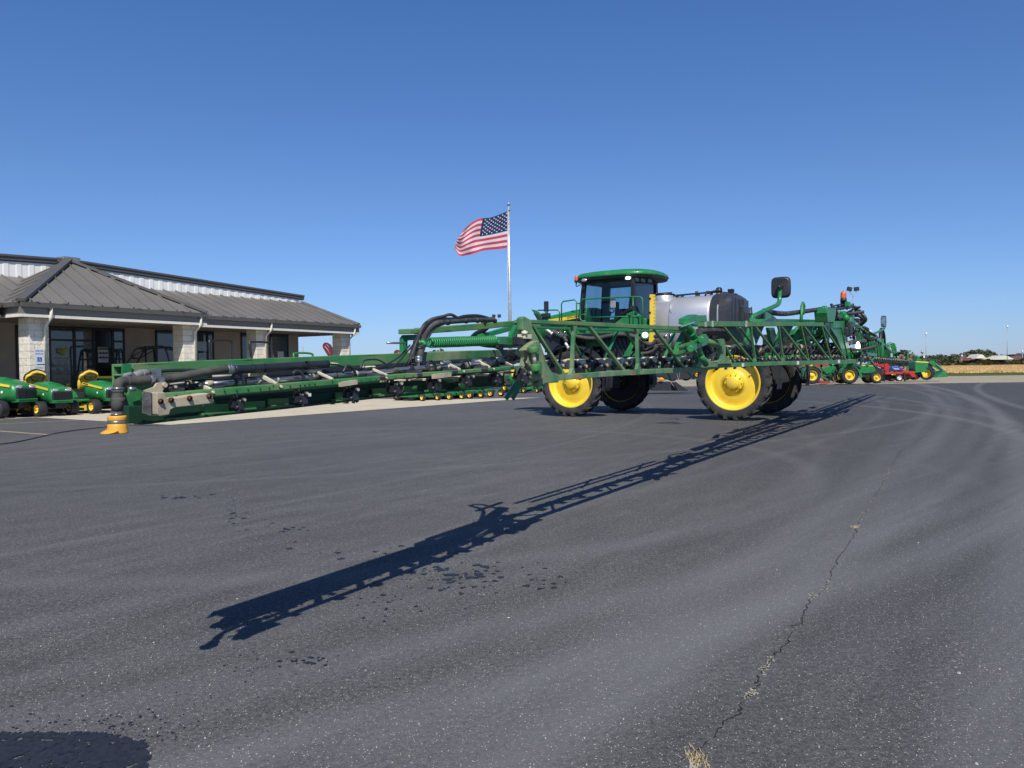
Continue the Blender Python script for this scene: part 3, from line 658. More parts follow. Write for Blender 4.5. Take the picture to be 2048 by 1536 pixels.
# yellow gauge board
mb = MB(); mb.prism([S(1300, 589, 1.2), S(1310, 589, 1.2), S(1310, 652, 1.2), S(1300, 652, 1.2)], (0, .05, 0)); mb.prism([S(1300, 652.5, 1.2), S(1308, 652.5, 1.2), S(1310, 676, 1.2), S(1305, 686, 1.2), S(1298, 686, 1.2)], (0, .05, 0))
g = mb.build('gauge_board', YEL, SP); mb = MB()
for k in range(9): mb.box(S(1308.5, 593+k*7, 1.23), (.025, .01, .012)); 
for yy in (597, 625): mb.box(S(1299.5, yy, 1.23), (.07, .03, .04))
mb.build('gauge_mark', BLKM, g)
# work light on the side under the gauge (lit) with housing
mb = MB(); mb.ell(S(1290, 670, 1.45), (.085, .05, .075)); mb.build('work_light', LAMP, SP)
mb = MB(); mb.cyl(S(1290, 671, 1.42), S(1293, 673, 1.25), .11, .06); mb.build('lamp_housing', GREEN, SP)
# plumbing between tank and boom
rp = random.Random(21)
def hose(pts, r, mat=HOSE, name='hose', seg=8): return MB().curve(pts, r, seg, 4).build(name, mat, SP)
Y = 1.35
hose([S(1136, 668, Y), S(1150, 672, Y), S(1175, 676.5, Y), S(1195, 676, Y), S(1222, 671, Y), S(1240, 668.5, Y), S(1262, 671, Y), S(1280, 678, Y), S(1292, 686, Y), S(1302, 688.5, Y), S(1308, 685, Y), S(1313, 678, Y)], .055, HOSE_T)
hose([S(1282, 707, Y), S(1295, 706, Y), S(1307, 701, Y), S(1313, 692, Y)], .045, HOSE_T)
hose([S(1290, 700, Y), S(1300, 695, Y), S(1312, 690, Y)], .03); hose([S(1300, 715, Y), S(1308, 708, Y), S(1314, 697, Y)], .022)
mb = MB(); mb.cyl(S(1308, 673, Y), S(1334, 673, Y), .04); mb.cyl(S(1340, 672, Y), S(1346, 672, Y), .06); mb.build('plumbing_pipe', BLK, SP)
for px in (1334, 1343): mb = MB(); mb.lathe([(.075, -.02), (.085, 0), (.075, .02)], S(px, 673, Y), X1, 14, True); mb.build('hose_clamp', CHROME, SP)
# clutter: valves and hoses hanging under the tank and around the engine bay
for k in range(46):
    px = rp.uniform(1155, 1480); py = rp.uniform(662, 722); yy = rp.uniform(.85, 1.15); a = S(px, py, yy)
    if px < 1285 and py < 712: continue
    q = [a, a+Vector((rp.uniform(-.25, .25), rp.uniform(-.1, .15), rp.uniform(-.15, .15)))]; q.append(q[1]+Vector((rp.uniform(-.25, .25), 0, rp.uniform(-.2, .15))))
    hose(q, rp.uniform(.015, .04), rp.choice([HOSE, BLK, BLK, HOSE_T]))
for k in range(30):
    px = rp.choice([rp.uniform(1150, 1200), rp.uniform(1300, 1390), rp.uniform(1440, 1500)]); a = S(px, rp.uniform(665, 722), rp.uniform(.9, 1.2)); mb = MB(); s_ = rp.uniform(.04, .1)
    if rp.random() < .5: mb.cyl(a, a+Vector((s_*rp.choice([-1, 1]), s_*.3, s_*rp.uniform(-1, 1))), s_*.5, seg=10)
    else: mb.box(a, (s_*1.4, s_, s_))
    mb.build('valve', rp.choice([BLK, BLK, STEEL, HOSE_T, BLKM]), SP, bev=.004)
# filler/induction assembly left of the cab, in front of the hood, with white plugs
mb = MB(); mb.box(S(1112, 690, 1.5), (.5, .45, .42)); mb.box(S(1116, 672, 1.5), (.6, .4, .16)); mb.box(S(1100, 720, 1.4), (.5, .3, .3)); mb.build('valve_housing', BLK, SP, bev=.02)
mb = MB(); mb.curve([S(1104, 663, 1.8), S(1116, 668, 1.8), S(1126, 673, 1.8), S(1136, 668, 1.7)], .07, 12); mb.curve([S(1118, 664, 1.8), S(1128, 674, 1.8), S(1133, 684, 1.8)], .06, 10); mb.build('fill_hose', HOSE, SP)
for a, b_ in (((1092, 658), (1103, 666)), ((1131, 686), (1136, 694))):
    mb = MB(); mb.cyl(S(*a, 1.85), S(*b_, 1.85), .035); mb.cyl(S(*b_, 1.85), S(b_[0]+2, b_[1]+2, 1.85), .05); mb.build('white_coupler', WHT, SP)
for c in ((1117, 668), (1130, 667)):
    mb = MB(); mb.lathe([(.075, -.012), (.085, 0), (.075, .012)], S(*c, 1.82), Vector((1, 0, .6)), 14, True); mb.build('hose_clamp', CHROME, SP)
# front ladder / light panel
mb = MB(); mb.prism([S(1069, 627, 1.6), S(1074, 627, 1.6), S(1095, 652, 1.6), S(1092, 656, 1.6), S(1085, 654, 1.6)], (0, .14, 0)); mb.build('step_pad', BLK, SP, bev=.01)
mb = MB(); mb.prism([S(1064, 619, 1.5), S(1073, 621, 1.5), S(1084, 630, 1.5), S(1080, 634, 1.5), S(1070, 628, 1.5)], (0, .08, 0)); mb.bar(S(1075, 640, 1.4), S(1100, 634, 1.4), .06, .06); mb.build('step_bracket', GREEN, SP)
mb = MB(); mb.box(S(1092.5, 613, 1.4), (.12, .08, .30)); mb.build('front_mast', BLK, SP, bev=.01); mb = MB(); mb.bar(S(1093, 622, 1.42), S(1093, 640, 1.42), .06, .06); mb.build('mast_post', GREEN, SP)
mb = MB(); mb.box(S(1092, 631, 1.45), (.26, .12, .13)); mb.build('front_box', BLK, SP, bev=.02)
# lower green arms and stays hanging between the wheels
for a, b_ in (((1336, 745), (1344, 762)), ((1376, 744), (1388, 758))):
    mb = MB(); mb.bar(S(*a, -.9), S(*b_, -.9), .03, .13, Y1); mb.build('stay_arm', GREEN, SP)
# ================================================================== BOOM
XR = -2.80      # rear face of the boom trusses, the one seen
def plate(pts, x=XR, th=.02): return MB().prism([R(*p, x) for p in pts], (th, 0, 0))
def chord(name, pts, x, wpx=None, depth=.06, mat=GREEN_M, h=None, bev=.004):
    """box-section chord through (px, top, bottom) stations on plane x"""
    mb = MB(); rg = []
    for px, t, b_ in pts:
        T, Bm = R(px, t, x), R(px, b_, x); rg.append([T, Bm, Bm+X1*depth, T+X1*depth])
    mb.rings(rg, smooth=False); return mb.build(name, mat, SP, bev=bev)
# ---- tip section (breakaway): upper channel, back plate, lower channel, guard rail
UX = -2.38
mb = MB(); rg = []
for px, t, b_ in ((264, 727.5, 752), (420, 720.5, 744.5), (560, 715.5, 738), (740, 709, 731), (830, 705.5, 727)):
    T, Bm = R(px, t, UX), R(px, b_, UX); rg.append([T+Z1*0, Bm, Bm+X1*.015, T+X1*.015+Z1*-.012])
mb.rings(rg, smooth=False)                                    # web
rg = []
for px, t in ((264, 727.5), (420, 720.5), (560, 715.5), (740, 709), (830, 705.5)):
    T = R(px, t, UX); rg.append([T, T-Z1*.012, T+X1*.13-Z1*.012, T+X1*.13])
mb.rings(rg, smooth=False)                                    # top flange
rg = []
for px, t in ((264, 752), (420, 744.5), (560, 738), (740, 731), (830, 727)):
    T = R(px, t, UX)+Z1*.008; rg.append([T, T-Z1*.008, T+X1*.13-Z1*.008, T+X1*.13])
mb.rings(rg, smooth=False)
T0, B0 = R(264, 727.5, UX), R(264, 752, UX)
mb.hexa([T0+X1*.13-Z1*.13, T0+X1*.13+Y1*0, T0+X1*.142, T0+X1*.142-Z1*.13]+[R(830, 727, UX)+X1*.13, R(830, 705.5, UX)+X1*.13, R(830, 705.5, UX)+X1*.142, R(830, 727, UX)+X1*.142])
mb.build('boom_channel', GREEN_M, SP, bev=.003)
mb = MB(); rg = []
for px, t, b_ in ((826, 705, 727), (900, 702, 723), (980, 700, 719), (1038, 698, 716)):
    T, Bm = R(px, t, UX-.01), R(px, b_, UX-.01); rg.append([T, Bm, Bm+X1*.12, T+X1*.12])
mb.rings(rg, smooth=False); mb.build('boom_beam', GREEN_D, SP, bev=.005)
# back plate and its bottom flange
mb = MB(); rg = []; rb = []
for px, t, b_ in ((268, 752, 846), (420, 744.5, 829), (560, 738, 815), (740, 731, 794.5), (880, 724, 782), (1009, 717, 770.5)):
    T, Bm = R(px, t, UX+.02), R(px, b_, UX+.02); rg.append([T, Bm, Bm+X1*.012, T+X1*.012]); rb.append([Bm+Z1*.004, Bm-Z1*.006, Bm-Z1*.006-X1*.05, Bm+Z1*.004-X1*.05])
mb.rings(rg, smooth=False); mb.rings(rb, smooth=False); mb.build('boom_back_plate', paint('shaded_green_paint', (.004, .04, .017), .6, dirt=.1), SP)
chord('boom_lower_channel', [(256, 812, 847), (300, 812, 843.5), (420, 801, 831), (560, 792, 816.5), (740, 776, 795.5)], UX, depth=.05, mat=paint('shade_darkened_green', (.004, .038, .017), .6, dirt=.1))  # shade painted in as darker green, as on the back plate
# tabs under the lower channel
for px in (432, 508, 556, 688, 760, 820, 870, 930):
    c = R(px, {432: 827, 508: 820, 556: 814, 688: 800, 760: 791, 820: 786, 870: 781, 930: 776}[px], UX-.03); mb = MB(); mb.box(c, (.05, .16, .012)); mb.box(c+Z1*.02, (.012, .12, .04)); mb.build('boom_tab', GREEN_M, SP)
# end bracket (lit green), guard rail
mb = plate([(262, 773), (283, 782), (283, 810), (260, 811), (254, 790)], -2.55, .015); mb.build('boom_end_plate', GREEN, SP); mb = MB(); mb.prism([R(245, 727.5, UX-.02), R(262, 728, UX-.02), R(262, 766, UX-.02), R(243, 755, UX-.02)], (.01, 0, 0)); mb.build('boom_end_flange', GREEN, SP)
RX = -2.90
chord('guard_rail', [(310, 788, 801), (420, 778.5, 793.5), (500, 772, 786.5), (620, 762.5, 774.5), (740, 753.5, 764), (800, 748, 757.5), (900, 741.5, 749.5), (980, 736, 743), (1048, 731, 738)], RX, depth=.045, mat=GREEN_M)
mb = MB()
for px in (352, 379, 401, 413, 426, 449, 473, 496, 520, 538, 559, 580, 600, 609, 618, 629, 680, 704, 722, 740, 752, 771, 790, 808, 826, 844, 866, 888, 906, 930, 948, 966, 985, 1003, 1020, 1035):
    yv = 794+(px-317)*(734-794)/(1048-317.); c = R(px, yv, RX-.002); mb.cyl(c, c-X1*.004, pr(c, 1.5 if px < 700 else 1.0), seg=8)
mb.build('rail_hole', DARK, SP)
mb = MB()
for px in (425, 561, 772, 927, 987):
    yv = 793+(px-317)*(734-794)/(1048-317.); c = R(px, yv, RX-.002); mb.cyl(c, c-X1*.008, pr(c, 3 if px < 700 else 2), seg=8)
mb.build('rail_bolt', CREAM, SP)
# beige tip cover with four bolt recesses and worn end
mb = plate([(302, 785), (317, 784), (321, 795), (328, 797), (404, 786), (412, 788), (417, 802), (414, 806.5), (338, 815), (330, 819), (327, 829), (308, 832), (303, 828)], RX-.035, .07)
cv = mb.build('tip_cover', TANB, SP, bev=.003)
mb = MB(); mb.hexa([R(284, 783, RX-.02), R(284, 826, RX-.02), R(303, 831, RX-.06), R(303, 785, RX-.06), R(284, 783, RX+.03), R(284, 826, RX+.03), R(303, 831, RX-.01), R(303, 785, RX-.01)]); mb.build('worn_end', ROUGHG, cv)
mb = MB()
for px, py in ((308.5, 802.5), (329.5, 800), (366.5, 796.5), (405.5, 792.5)):
    c = R(px, py, RX-.035)-X1*.037; a_ = pr(c, 4.6); mb.lathe([(a_*.6, .012), (a_, .0), (a_*1.15, -.004), (a_*1.2, .006)], c, -X1, 14)
    mb.cyl(c+X1*.005, c-X1*.004, a_*.55, seg=6)
mb.build('bolt', paint('rusty_bolt', (.12, .05, .03), .8, var=.4, scale=40), cv)
mb = MB(); mb.prism([R(288, 781, -2.8), R(308, 774, -2.8), R(313, 766, -2.8), R(330, 764, -2.8), R(331, 772, -2.8), R(325, 778, -2.8), R(322, 787, -2.8), R(290, 787, -2.8)], (.012, 0, 0)); c = R(326.5, 770, -2.81); mb.cyl(c, c-X1*.015, .009, seg=8); mb.build('hose_bracket', TANB, SP)
# struts of the tip section
for a, b_ in (((392, 767), (421, 779.5)), ((518, 749), (553, 768.5)), ((632, 743), (665, 758.5)), ((741, 736.5), (774, 751)), ((894, 726.5), (920, 739.5)), ((955, 722), (980, 735)), ((1001, 720), (1024, 732))):
    p, q = R(*a, -2.62), R(*b_, -2.88); mb = MB(); mb.bar(p, q, .012, pr(p, 7.5 if a[0] < 600 else 5), Z1)
    if a[0] > 400:
        c = p+Z1*pr(p, 1); mb.cyl(c-Y1*.03, c+Y1*.05, pr(p, 6 if a[0] < 600 else 4.5), seg=12); mb.bar(c, c-Z1*pr(p, 16)-Y1*.01, .02, pr(p, 7))
    mb.build('strut', CREAM, SP, bev=.002)
# stainless nozzle pipe of the tip section with couplings
pp = [(408, 768.5), (476, 764.5), (530, 760.5), (600, 756), (653, 752), (700, 748), (760, 743.5), (800, 739), (880, 733), (960, 727), (1046, 721)]
mb = MB(); mb.tube([R(*p, -2.65) for p in pp], [pr(R(*p, -2.65), 5.2 if i < 4 else 4.6) for i, p in enumerate(pp)], 12); mb.build('nozzle_pipe', STEEL, SP)
for px, py, l, r_ in ((412, 768, 14, 6.5), (466, 765, 6, 7.5), (486, 764, 4, 7), (512, 762, 8, 7), (552, 760, 4, 6.4), (617, 754, 10, 6.5), (632, 753, 6, 7), (669, 751, 3, 6), (705, 748, 9, 6.5), (742, 745, 8, 6.5), (785, 741, 9, 6.2), (815, 738, 10, 7), (858, 735, 9, 6.5), (870, 734, 8, 6.5), (893, 732, 4, 6), (918, 730.5, 8, 6), (932, 729.5, 6, 6), (956, 728, 4, 5.5), (982, 726, 8, 6), (1003, 724.5, 4, 5), (1022, 723, 8, 6)):
    c = R(px, py, -2.65); r0 = pr(c, r_); d = (R(px+l, py-l*.07, -2.65)-c); mb = MB(); mb.lathe([(r0*.8, 0), (r0, .1*d.length), (r0, .9*d.length), (r0*.8, d.length)], c, d, 12, True)
    mb.build('pipe_coupling', rp.choice([HOSE_T, CREAM, TANB, HOSE, BLK]), SP)
# large air/product hoses along the tip
hose([R(300, 759, -2.73), R(330, 757, -2.72), R(346, 755.5, -2.72), R(380, 749.5, -2.8), R(420, 742.5, -2.78), R(460, 738, -2.76)], pr(R(350, 755, -2.8), 8.6), HOSE_T, 'feed_hose', 16)
hose([R(252, 763, -2.75), R(275, 761.5, -2.74), R(303, 758.5, -2.73)], pr(R(270, 760, -2.74), 9.6), HOSE_T, 'feed_hose', 16)
hose([R(467, 739, -2.72), R(500, 738, -2.7), R(536, 735.5, -2.68), R(600, 731.5, -2.66), R(655, 728, -2.64)], pr(R(560, 735, -2.7), 8.4), BLK, 'feed_hose', 16)
for px, py, r_ in ((254, 763, 11), (258, 763, 10.5), (303, 758.5, 9.5), (456, 738.5, 10), (461, 738, 10.2), (470, 738.5, 10), (474, 738.3, 9.6), (506, 737, 9), (531, 736, 9), (615, 730.5, 9)):
    c = R(px, py, -2.74 if px < 310 else (-2.77 if px < 465 else -2.7)); mb = MB(); r0 = pr(c, r_); mb.lathe([(r0*.9, -.008), (r0, -.004), (r0, .004), (r0*.9, .008)], c, Vector((0, 1, -.04)), 16); mb.build('hose_clamp', STEEL if px < 480 else BLKM, SP)
hose([R(296, 747, -2.6), R(320, 743, -2.6), R(355, 740.5, -2.6), R(400, 741, -2.62), R(440, 743, -2.64)], pr(R(330, 743, -2.6), 3.6), BLK, 'hose', 10)
mb = MB(); mb.cyl(R(268, 752, -2.7), R(283, 746, -2.7), pr(R(270, 750, -2.7), 8)); mb.cyl(R(246, 752, -2.7), R(262, 748, -2.7), pr(R(250, 750, -2.7), 4.5)); mb.cyl(R(284, 746, -2.68), R(293, 746, -2.66), pr(R(280, 748, -2.7), 7.5)); mb.build('hose_fitting', paint('grey_plastic_fitting', (.22, .22, .22), .5, dirt=.3), SP, bev=.002)
mb = MB(); mb.box(R(313, 750, -2.72), (.03, .02, .05)); mb.box(R(321, 763, -2.76), (.02, .022, .03)); mb.build('hose_bracket', STEEL, SP)
mb = MB(); a_ = R(238, 762, -2.75)
mb.curve([R(252, 763, -2.75), R(242, 763.5, -2.76), R(237, 769, -2.77), R(236, 778, -2.77)], pr(a_, 9.5), 16)
mb.tube([R(236, 778, -2.77), R(236, 786, -2.77), R(235, 806, -2.78), R(234.5, 822, -2.78)], [pr(a_, v) for v in (10.5, 11, 11.5, 11)], 18); mb.build('drop_hose', HOSE_T, SP)
mb = MB()
for py, r_, h_ in ((779, 12, 7), (795, 14, 10), (783, 11, 4)):
    c = R(236, py, -2.77); mb.lathe([(pr(c, r_)*.9, 0), (pr(c, r_), .1*pr(c, h_)), (pr(c, r_), pr(c, h_)*.9), (pr(c, r_)*.9, pr(c, h_))], c, -Z1, 18, True)
mb.build('drop_collar', HOSE, SP)
mb = MB()
for py, r_, h_ in ((775, 12, 3), (822, 12, 3.5), (827, 11.6, 3)):
    c = R(236-(py-775)*.03, py, -2.77); mb.lathe([(pr(c, r_), 0), (pr(c, r_)*1.04, pr(c, h_)*.5), (pr(c, r_), pr(c, h_))], c, -Z1, 18, True)
c = R(247, 778.5, -2.9); mb.cyl(c-Y1*.02, c+Y1*-.045, .008, seg=8); mb.build('drop_clamp', STEEL, SP)
c = R(234, 831, -2.78); k = pr(c, 1)
mb = MB(); mb.lathe([(16*k, 0), (18*k, -2*k), (18*k, -9*k), (16.2*k, -10.5*k), (16*k, -15*k), (17.5*k, -17*k), (18.5*k, -24*k), (19.8*k, -32*k), (20.5*k, -35*k), (19*k, -36*k), (0, -34*k)], c, Z1, 28)
q = R(233, 862, -2.78); dv = (R(205, 868, -2.78)-q); perp = X1
rg_ = []
for u_, w_, t_ in ((.30, .042, .007), (.6, .040, .006), (.85, .030, .005), (1.02, .012, .004)): e_ = q+dv*u_+Z1*(.012*(1-u_)**2); rg_.append([e_+perp*w_, e_+perp*w_*.5+Z1*t_, e_-perp*w_*.5+Z1*t_, e_-perp*w_, e_-perp*w_*.5-Z1*.002, e_+perp*w_*.5-Z1*.002])
mb.rings(rg_); cp = mb.build('hose_end_cap', YELP, SP, bev=.002)
mb = MB(); mb.lathe([(17.0*k, -10.2*k), (18*k, -11*k), (18*k, -15*k), (17*k, -15.6*k)], c, Z1, 28); mb.build('cap_clamp', STEEL, cp)
# ---- nozzle bodies ---------------------------------------------------------
mb = MB(); mb.mat(BLK)
mb.cyl((0, -.03, 0), (0, .03, 0), .028, seg=10); mb.cyl((0, 0, 0), (-.05, 0, -.01), .022, seg=10); mb.box((-.03, 0, -.04), (.05, .045, .06)); mb.cyl((-.055, 0, .01), (-.075, 0, .01), .02, seg=8)
for t in (-.6, .3, 1.2): mb.cyl((-.03, 0, -.04), (-.03+.0*t, .05*math.sin(t), -.04-.055*math.cos(t)), .012, .014, seg=8)
mb.box((0, .05, -.03), (.05, .04, .05)); mb.mat(TANB); mb.cyl((-.075, 0, .01), (-.083, 0, .01), .012, seg=8); mb.box((.01, .02, .035), (.03, .02, .03)); mb.mat(HOSE); mb.curve([(0, .02, .0), (-.01, .035, .035), (-.01, .06, .045), (-.01, .08, .03), (0, .085, -.02)], .008, 6, 3)
proto = mb.build('nozzle_body', None, SP); NB = proto.data; first = [True]
def nozzle(p, s=1, rx=0):
    o = proto if first[0] else proto.copy()
    if not first[0]: COL.objects.link(o)
    first[0] = False; o.parent = SP; o.location = p; o.scale = (s, s, s); o.rotation_euler = (rp.uniform(-.1, .1), rp.uniform(-.1, .1), rx+rp.uniform(-.2, .2))
for px, py, s_ in ((476, 802, .50), (601, 791, .55), (703, 782.5, .62), (790, 769, .68), (865, 762, .68), (932, 754, .68), (990, 751, .7), (1038, 746, .7)):
    nozzle(R(px, py, -2.84), s_)
for px in (356, 436, 536, 655, 752, 828, 900, 962, 1014):
    yr = 794+(px-317)*(734-794)/(1048-317.); yp = 769-(px-408)*.0735; mb = MB(); mb.bar(R(px, yp+4, -2.66), R(px, yr-2, -2.87), .05 if px < 700 else .09, .02); mb.build('nozzle_bracket', BLK, SP, bev=.003)
mb = MB(); c = R(604, 789.5, -2.84)-X1*.05; mb.box(c, (.003, .014, .014)); mb.build('white_label', WHT, SP)
# curved jumper hoses on the tip pipe
for pts, r_ in (([(463, 757), (472, 747), (484, 752), (489, 772)], 3.6), ([(586, 748), (592, 742), (604, 748), (609, 762)], 3.4), ([(686, 745), (694, 732), (706, 737), (712, 752)], 3.0), ([(852, 734), (860, 722), (869, 727), (873, 740)], 2.2), ([(921, 725), (932, 720), (938, 728), (939, 737)], 2.0), ([(975, 722), (986, 715), (994, 721), (996, 731)], 2.0), ([(1028, 720), (1036, 714), (1044, 720), (1047, 730)], 2.4), ([(1010, 716), (1020, 712), (1030, 718)], 1.6)):
    q = [R(*p, -2.72) for p in pts]; hose(q, pr(q[0], r_), BLK, 'jumper_hose')
for pts in ([(655, 728), (672, 729), (690, 734), (720, 737), (745, 735)], [(720, 738), (728, 722), (742, 719), (757, 720), (770, 727)], [(730, 739), (760, 734), (780, 733), (800, 744)], [(745, 740), (775, 728), (800, 712), (820, 690)], [(760, 745), (790, 730), (812, 706), (826, 690)]):
    hose([R(*p, -2.66) for p in pts], pr(R(*pts[1], -2.66), 1.8), BLK, 'hose')
mb = MB(); mb.cyl(R(661, 728, -2.64), R(676, 729, -2.64), pr(R(665, 728, -2.64), 3)); mb.build('hose_fitting', CREAM, SP)
# dark clutter behind the pipe (cable tray)
mb = MB(); mb.tube([R(p, q, -2.5) for p, q in ((420, 757), (560, 750), (740, 737), (900, 726), (1030, 716))], .02, 8); mb.tube([R(p, q, -2.55) for p, q in ((330, 772), (460, 757), (600, 748), (780, 735), (1030, 716))], .013, 6); mb.build('wiring_loom', BLKM, SP)
for px in (342, 385): nozzle(R(px, 777 if px < 360 else 773, -2.7), .5)
for px, py in ((650, 772), (900, 747), (960, 744)):
    pass
for a, b_ in (((680, 769), (712, 764)), ((866, 753), (900, 749))):
    mb = MB(); mb.bar(R(*a, RX-.02), R(*b_, RX-.02), .02, pr(R(*a, RX), 9), Z1); mb.build('rail_splice', TANB, SP)
for a, b_ in (((560, 776), (576, 774)), ((776, 763), (796, 760)), ((832, 760), (848, 758)), ((894, 757), (916, 753)), ((954, 751), (972, 748)), ((1000, 747), (1020, 744))):
    mb = MB(); mb.bar(R(*a, -2.62), R(*b_, -2.62), .12, .008); mb.build('cross_strap', CREAM, SP)
# ---- upper arm, coil spring and hose arch
def RA(px, py, x=None):
    xa = -2.50 if x is None else x
    if py > 668 and x is None: xa += min(1, (py-668)/60.)*(-2.6-xa)
    d = ldir(px, py); return CL+d*((xa-CL.x)/d.x)
mb = MB(); rg = []
for px, t, b_ in ((845, 655, 668), (900, 651.5, 664), (960, 647, 659.5), (1030, 641.5, 652)):
    T = RA(px, t); Bm = RA(px, min(b_, 668)); rg.append([T, Bm, Bm+X1*.07, T+X1*.07])
mb.rings(rg, smooth=False); mb.prism([RA(808, 658), RA(818, 658.5), RA(848, 656), RA(848, 667), RA(808, 668)], (.09, 0, 0)); mb.build('upper_arm', GREEN_M, SP, bev=.004)
mb = MB(); mb.prism([RA(802, 677, -2.46), RA(807, 670, -2.46), RA(840, 669, -2.46), RA(840, 680, -2.46), RA(812, 681, -2.46), RA(811, 742, -2.46), RA(803, 742, -2.46)], (.03, 0, 0)); mb.prism([RA(829, 681, -2.44), RA(840, 681, -2.44), RA(838, 742, -2.44), RA(829, 742, -2.44)], (.03, 0, 0)); mb.build('arm_post', GREEN, SP, bev=.004)
mb = MB(); mb.cyl(R(774, 686, -2.72), R(812, 686, -2.72), pr(R(800, 686, -2.72), 2)); mb.build('guide_rod', STEEL, SP)
A_, B_ = R(859, 685.5, -2.78), R(990, 681, -2.78); ax = (B_-A_); aL = ax.length; axn = ax.normalized(); s1, s2 = frame(axn); n_t = 33; pts = []
for i in range(n_t*14+1):
    t = i/(n_t*14); r_ = pr(A_+ax*t, 9.0 if t < .5 else 8.6); an = 2*PI*n_t*t; pts.append(A_+ax*t+(s1*math.cos(an)+s2*math.sin(an))*r_)
MB().tube(pts, [pr(A_+ax*(i/len(pts)), 2.05) for i in range(len(pts))], 6).build('coil_spring', GREEN, SP)
mb = MB(); mb.tube([R(848, 684, -2.78), R(850, 692, -2.78), R(857, 693, -2.78), R(860, 687, -2.78), R(870, 684, -2.78)], pr(A_, 2), 8); mb.curve([R(838, 686, -2.72), R(846, 684, -2.76), R(850, 690, -2.78)], .012, 8); mb.build('spring_hook', GREEN, SP)
mb = MB(); mb.prism([R(990, 674, -2.78), R(1002, 673, -2.78), R(1030, 675, -2.78), R(1030, 692, -2.78), R(1002, 690, -2.78), R(990, 689, -2.78)], (.07, 0, 0)); mb.bar(R(985, 681, -2.78), R(1045, 679, -2.78), .05, .02); mb.build('spring_anchor', GREEN, SP, bev=.004)
mb = MB(); mb.cyl(R(1025, 680, -2.82), R(1050, 681, -2.82), .022); mb.box(R(1036, 682, -2.86), (.06, .12, .05)); mb.build('locking_pin', BLK, SP); mb = MB(); mb.cyl(R(990, 692, -2.8), R(1003, 697, -2.8), .015); mb.build('locking_pin', BLK, SP)
mb = MB(); rg = []
for px, t, b_ in ((965, 669, 676), (1000, 659, 668), (1028, 651, 660)):
    T, Bm = R(px, t, -2.3), R(px, b_, -2.3); rg.append([T, Bm, Bm+X1*.05, T+X1*.05])
mb.rings(rg, smooth=False); mb.build('stay_arm', GREEN, SP)
for pts, r_ in (([(821, 748), (822, 735), (823, 715), (828, 690), (836, 668), (848, 652), (862, 646)], 6.6), ([(862, 646), (900, 643), (930, 641), (955, 640), (968, 639.5), (976, 643)], 5.2), ([(803, 730), (806, 705), (813, 685), (825, 662), (836, 646), (858, 637), (880, 638), (900, 637), (930, 635), (958, 637), (972, 641)], 2.6),
                ([(800, 738), (806, 712), (818, 680), (830, 655), (846, 640), (870, 634), (886, 630), (900, 637)], 3.4), ([(900, 637), (915, 633), (940, 632), (962, 637)], 3.0), ([(809, 720), (816, 690), (828, 664), (845, 645), (880, 640), (940, 638)], 3.0),
                ([(823, 735), (830, 702), (842, 672), (856, 655), (872, 648)], 3.4), ([(790, 735), (806, 712), (820, 680), (833, 652)], 1.5)):
    q = [RA(*p)-X1*.06 for p in pts]; hose(q, pr(q[1], r_), BLK if r_ < 3.2 else HOSE, 'arch_hose', 10)
hose([RA(966, 641, -2.50), RA(975, 641, -2.38), RA(977, 650, -2.22), RA(966, 661, -2.08), RA(950, 670, -1.95), RA(945, 681, -1.88), RA(975, 690, -1.95), RA(1035, 690, -2.35)], pr(RA(970, 650), 6.5), BLK, 'arch_hose', 12)
for px, py, r_ in ((823, 698, 8), (821, 716, 8), (821, 722, 7.6), (880, 645, 6.6), (917, 642, 6.2), (940, 641, 6.2), (826, 688, 8)):
    c = RA(px, py)-X1*.06; r0 = pr(c, r_); mb = MB(); mb.lathe([(r0*.85, -.012), (r0, -.006), (r0, .006), (r0*.85, .012)], c, Z1 if px < 830 else Vector((0, 1, .1)), 12, True); mb.build('hose_clamp', STEEL if py > 700 else BLKM, SP)
# ---- breakaway hinge casting
mb = plate([(1039, 636), (1044, 633), (1056, 640), (1060, 658), (1070, 676), (1080, 700), (1088, 727), (1098, 744), (1112, 749), (1112, 765), (1084, 767), (1074, 775), (1070, 768), (1075, 755), (1071, 735), (1064, 700), (1056, 672), (1047, 665), (1040, 660)], -2.84, .05)
mb.build('hinge_plate', GREEN_D, SP, bev=.006)
mb = plate([(1043, 700), (1050, 690), (1060, 683), (1071, 681), (1076, 692), (1080, 712), (1084, 742), (1080, 758), (1066, 762), (1050, 756), (1044, 736), (1048, 716)], -2.90, .06); hc = mb.build('hinge_casting', OLIVE, SP, bev=.008)
mb = MB()
for poly in ([(1048, 701), (1053, 700), (1056, 708), (1054, 715), (1050, 716)], [(1048, 724), (1055, 727), (1060, 736), (1061, 742), (1053, 738)]): mb.prism([R(*p, -2.932) for p in poly], (.004, 0, 0))
mb.build('casting_hole', DARK, hc)
mb = MB(); mb.cyl(R(1065, 693, -2.96), R(1066, 705, -2.96), .036); mb.cyl(R(1070, 728, -2.96), R(1071, 742, -2.96), .036); mb.box(R(1068, 699, -2.93), (.06, .06, .07)); mb.box(R(1073, 735, -2.93), (.06, .06, .09)); mb.build('hinge_boss', GREEN_M, hc, bev=.004)
mb = MB(); mb.cyl(R(1066, 705, -2.96), R(1070, 728, -2.96), .014); mb.build('hinge_pin', CREAM, hc)
mb = MB(); mb.cyl(R(1049, 669, -2.9), R(1049, 663, -2.9), .022); mb.cyl(R(1049, 663, -2.9), R(1049, 661, -2.9), .012); mb.box(R(1049, 673, -2.88), (.06, .09, .03)); mb.build('hinge_nut', CREAM, hc)
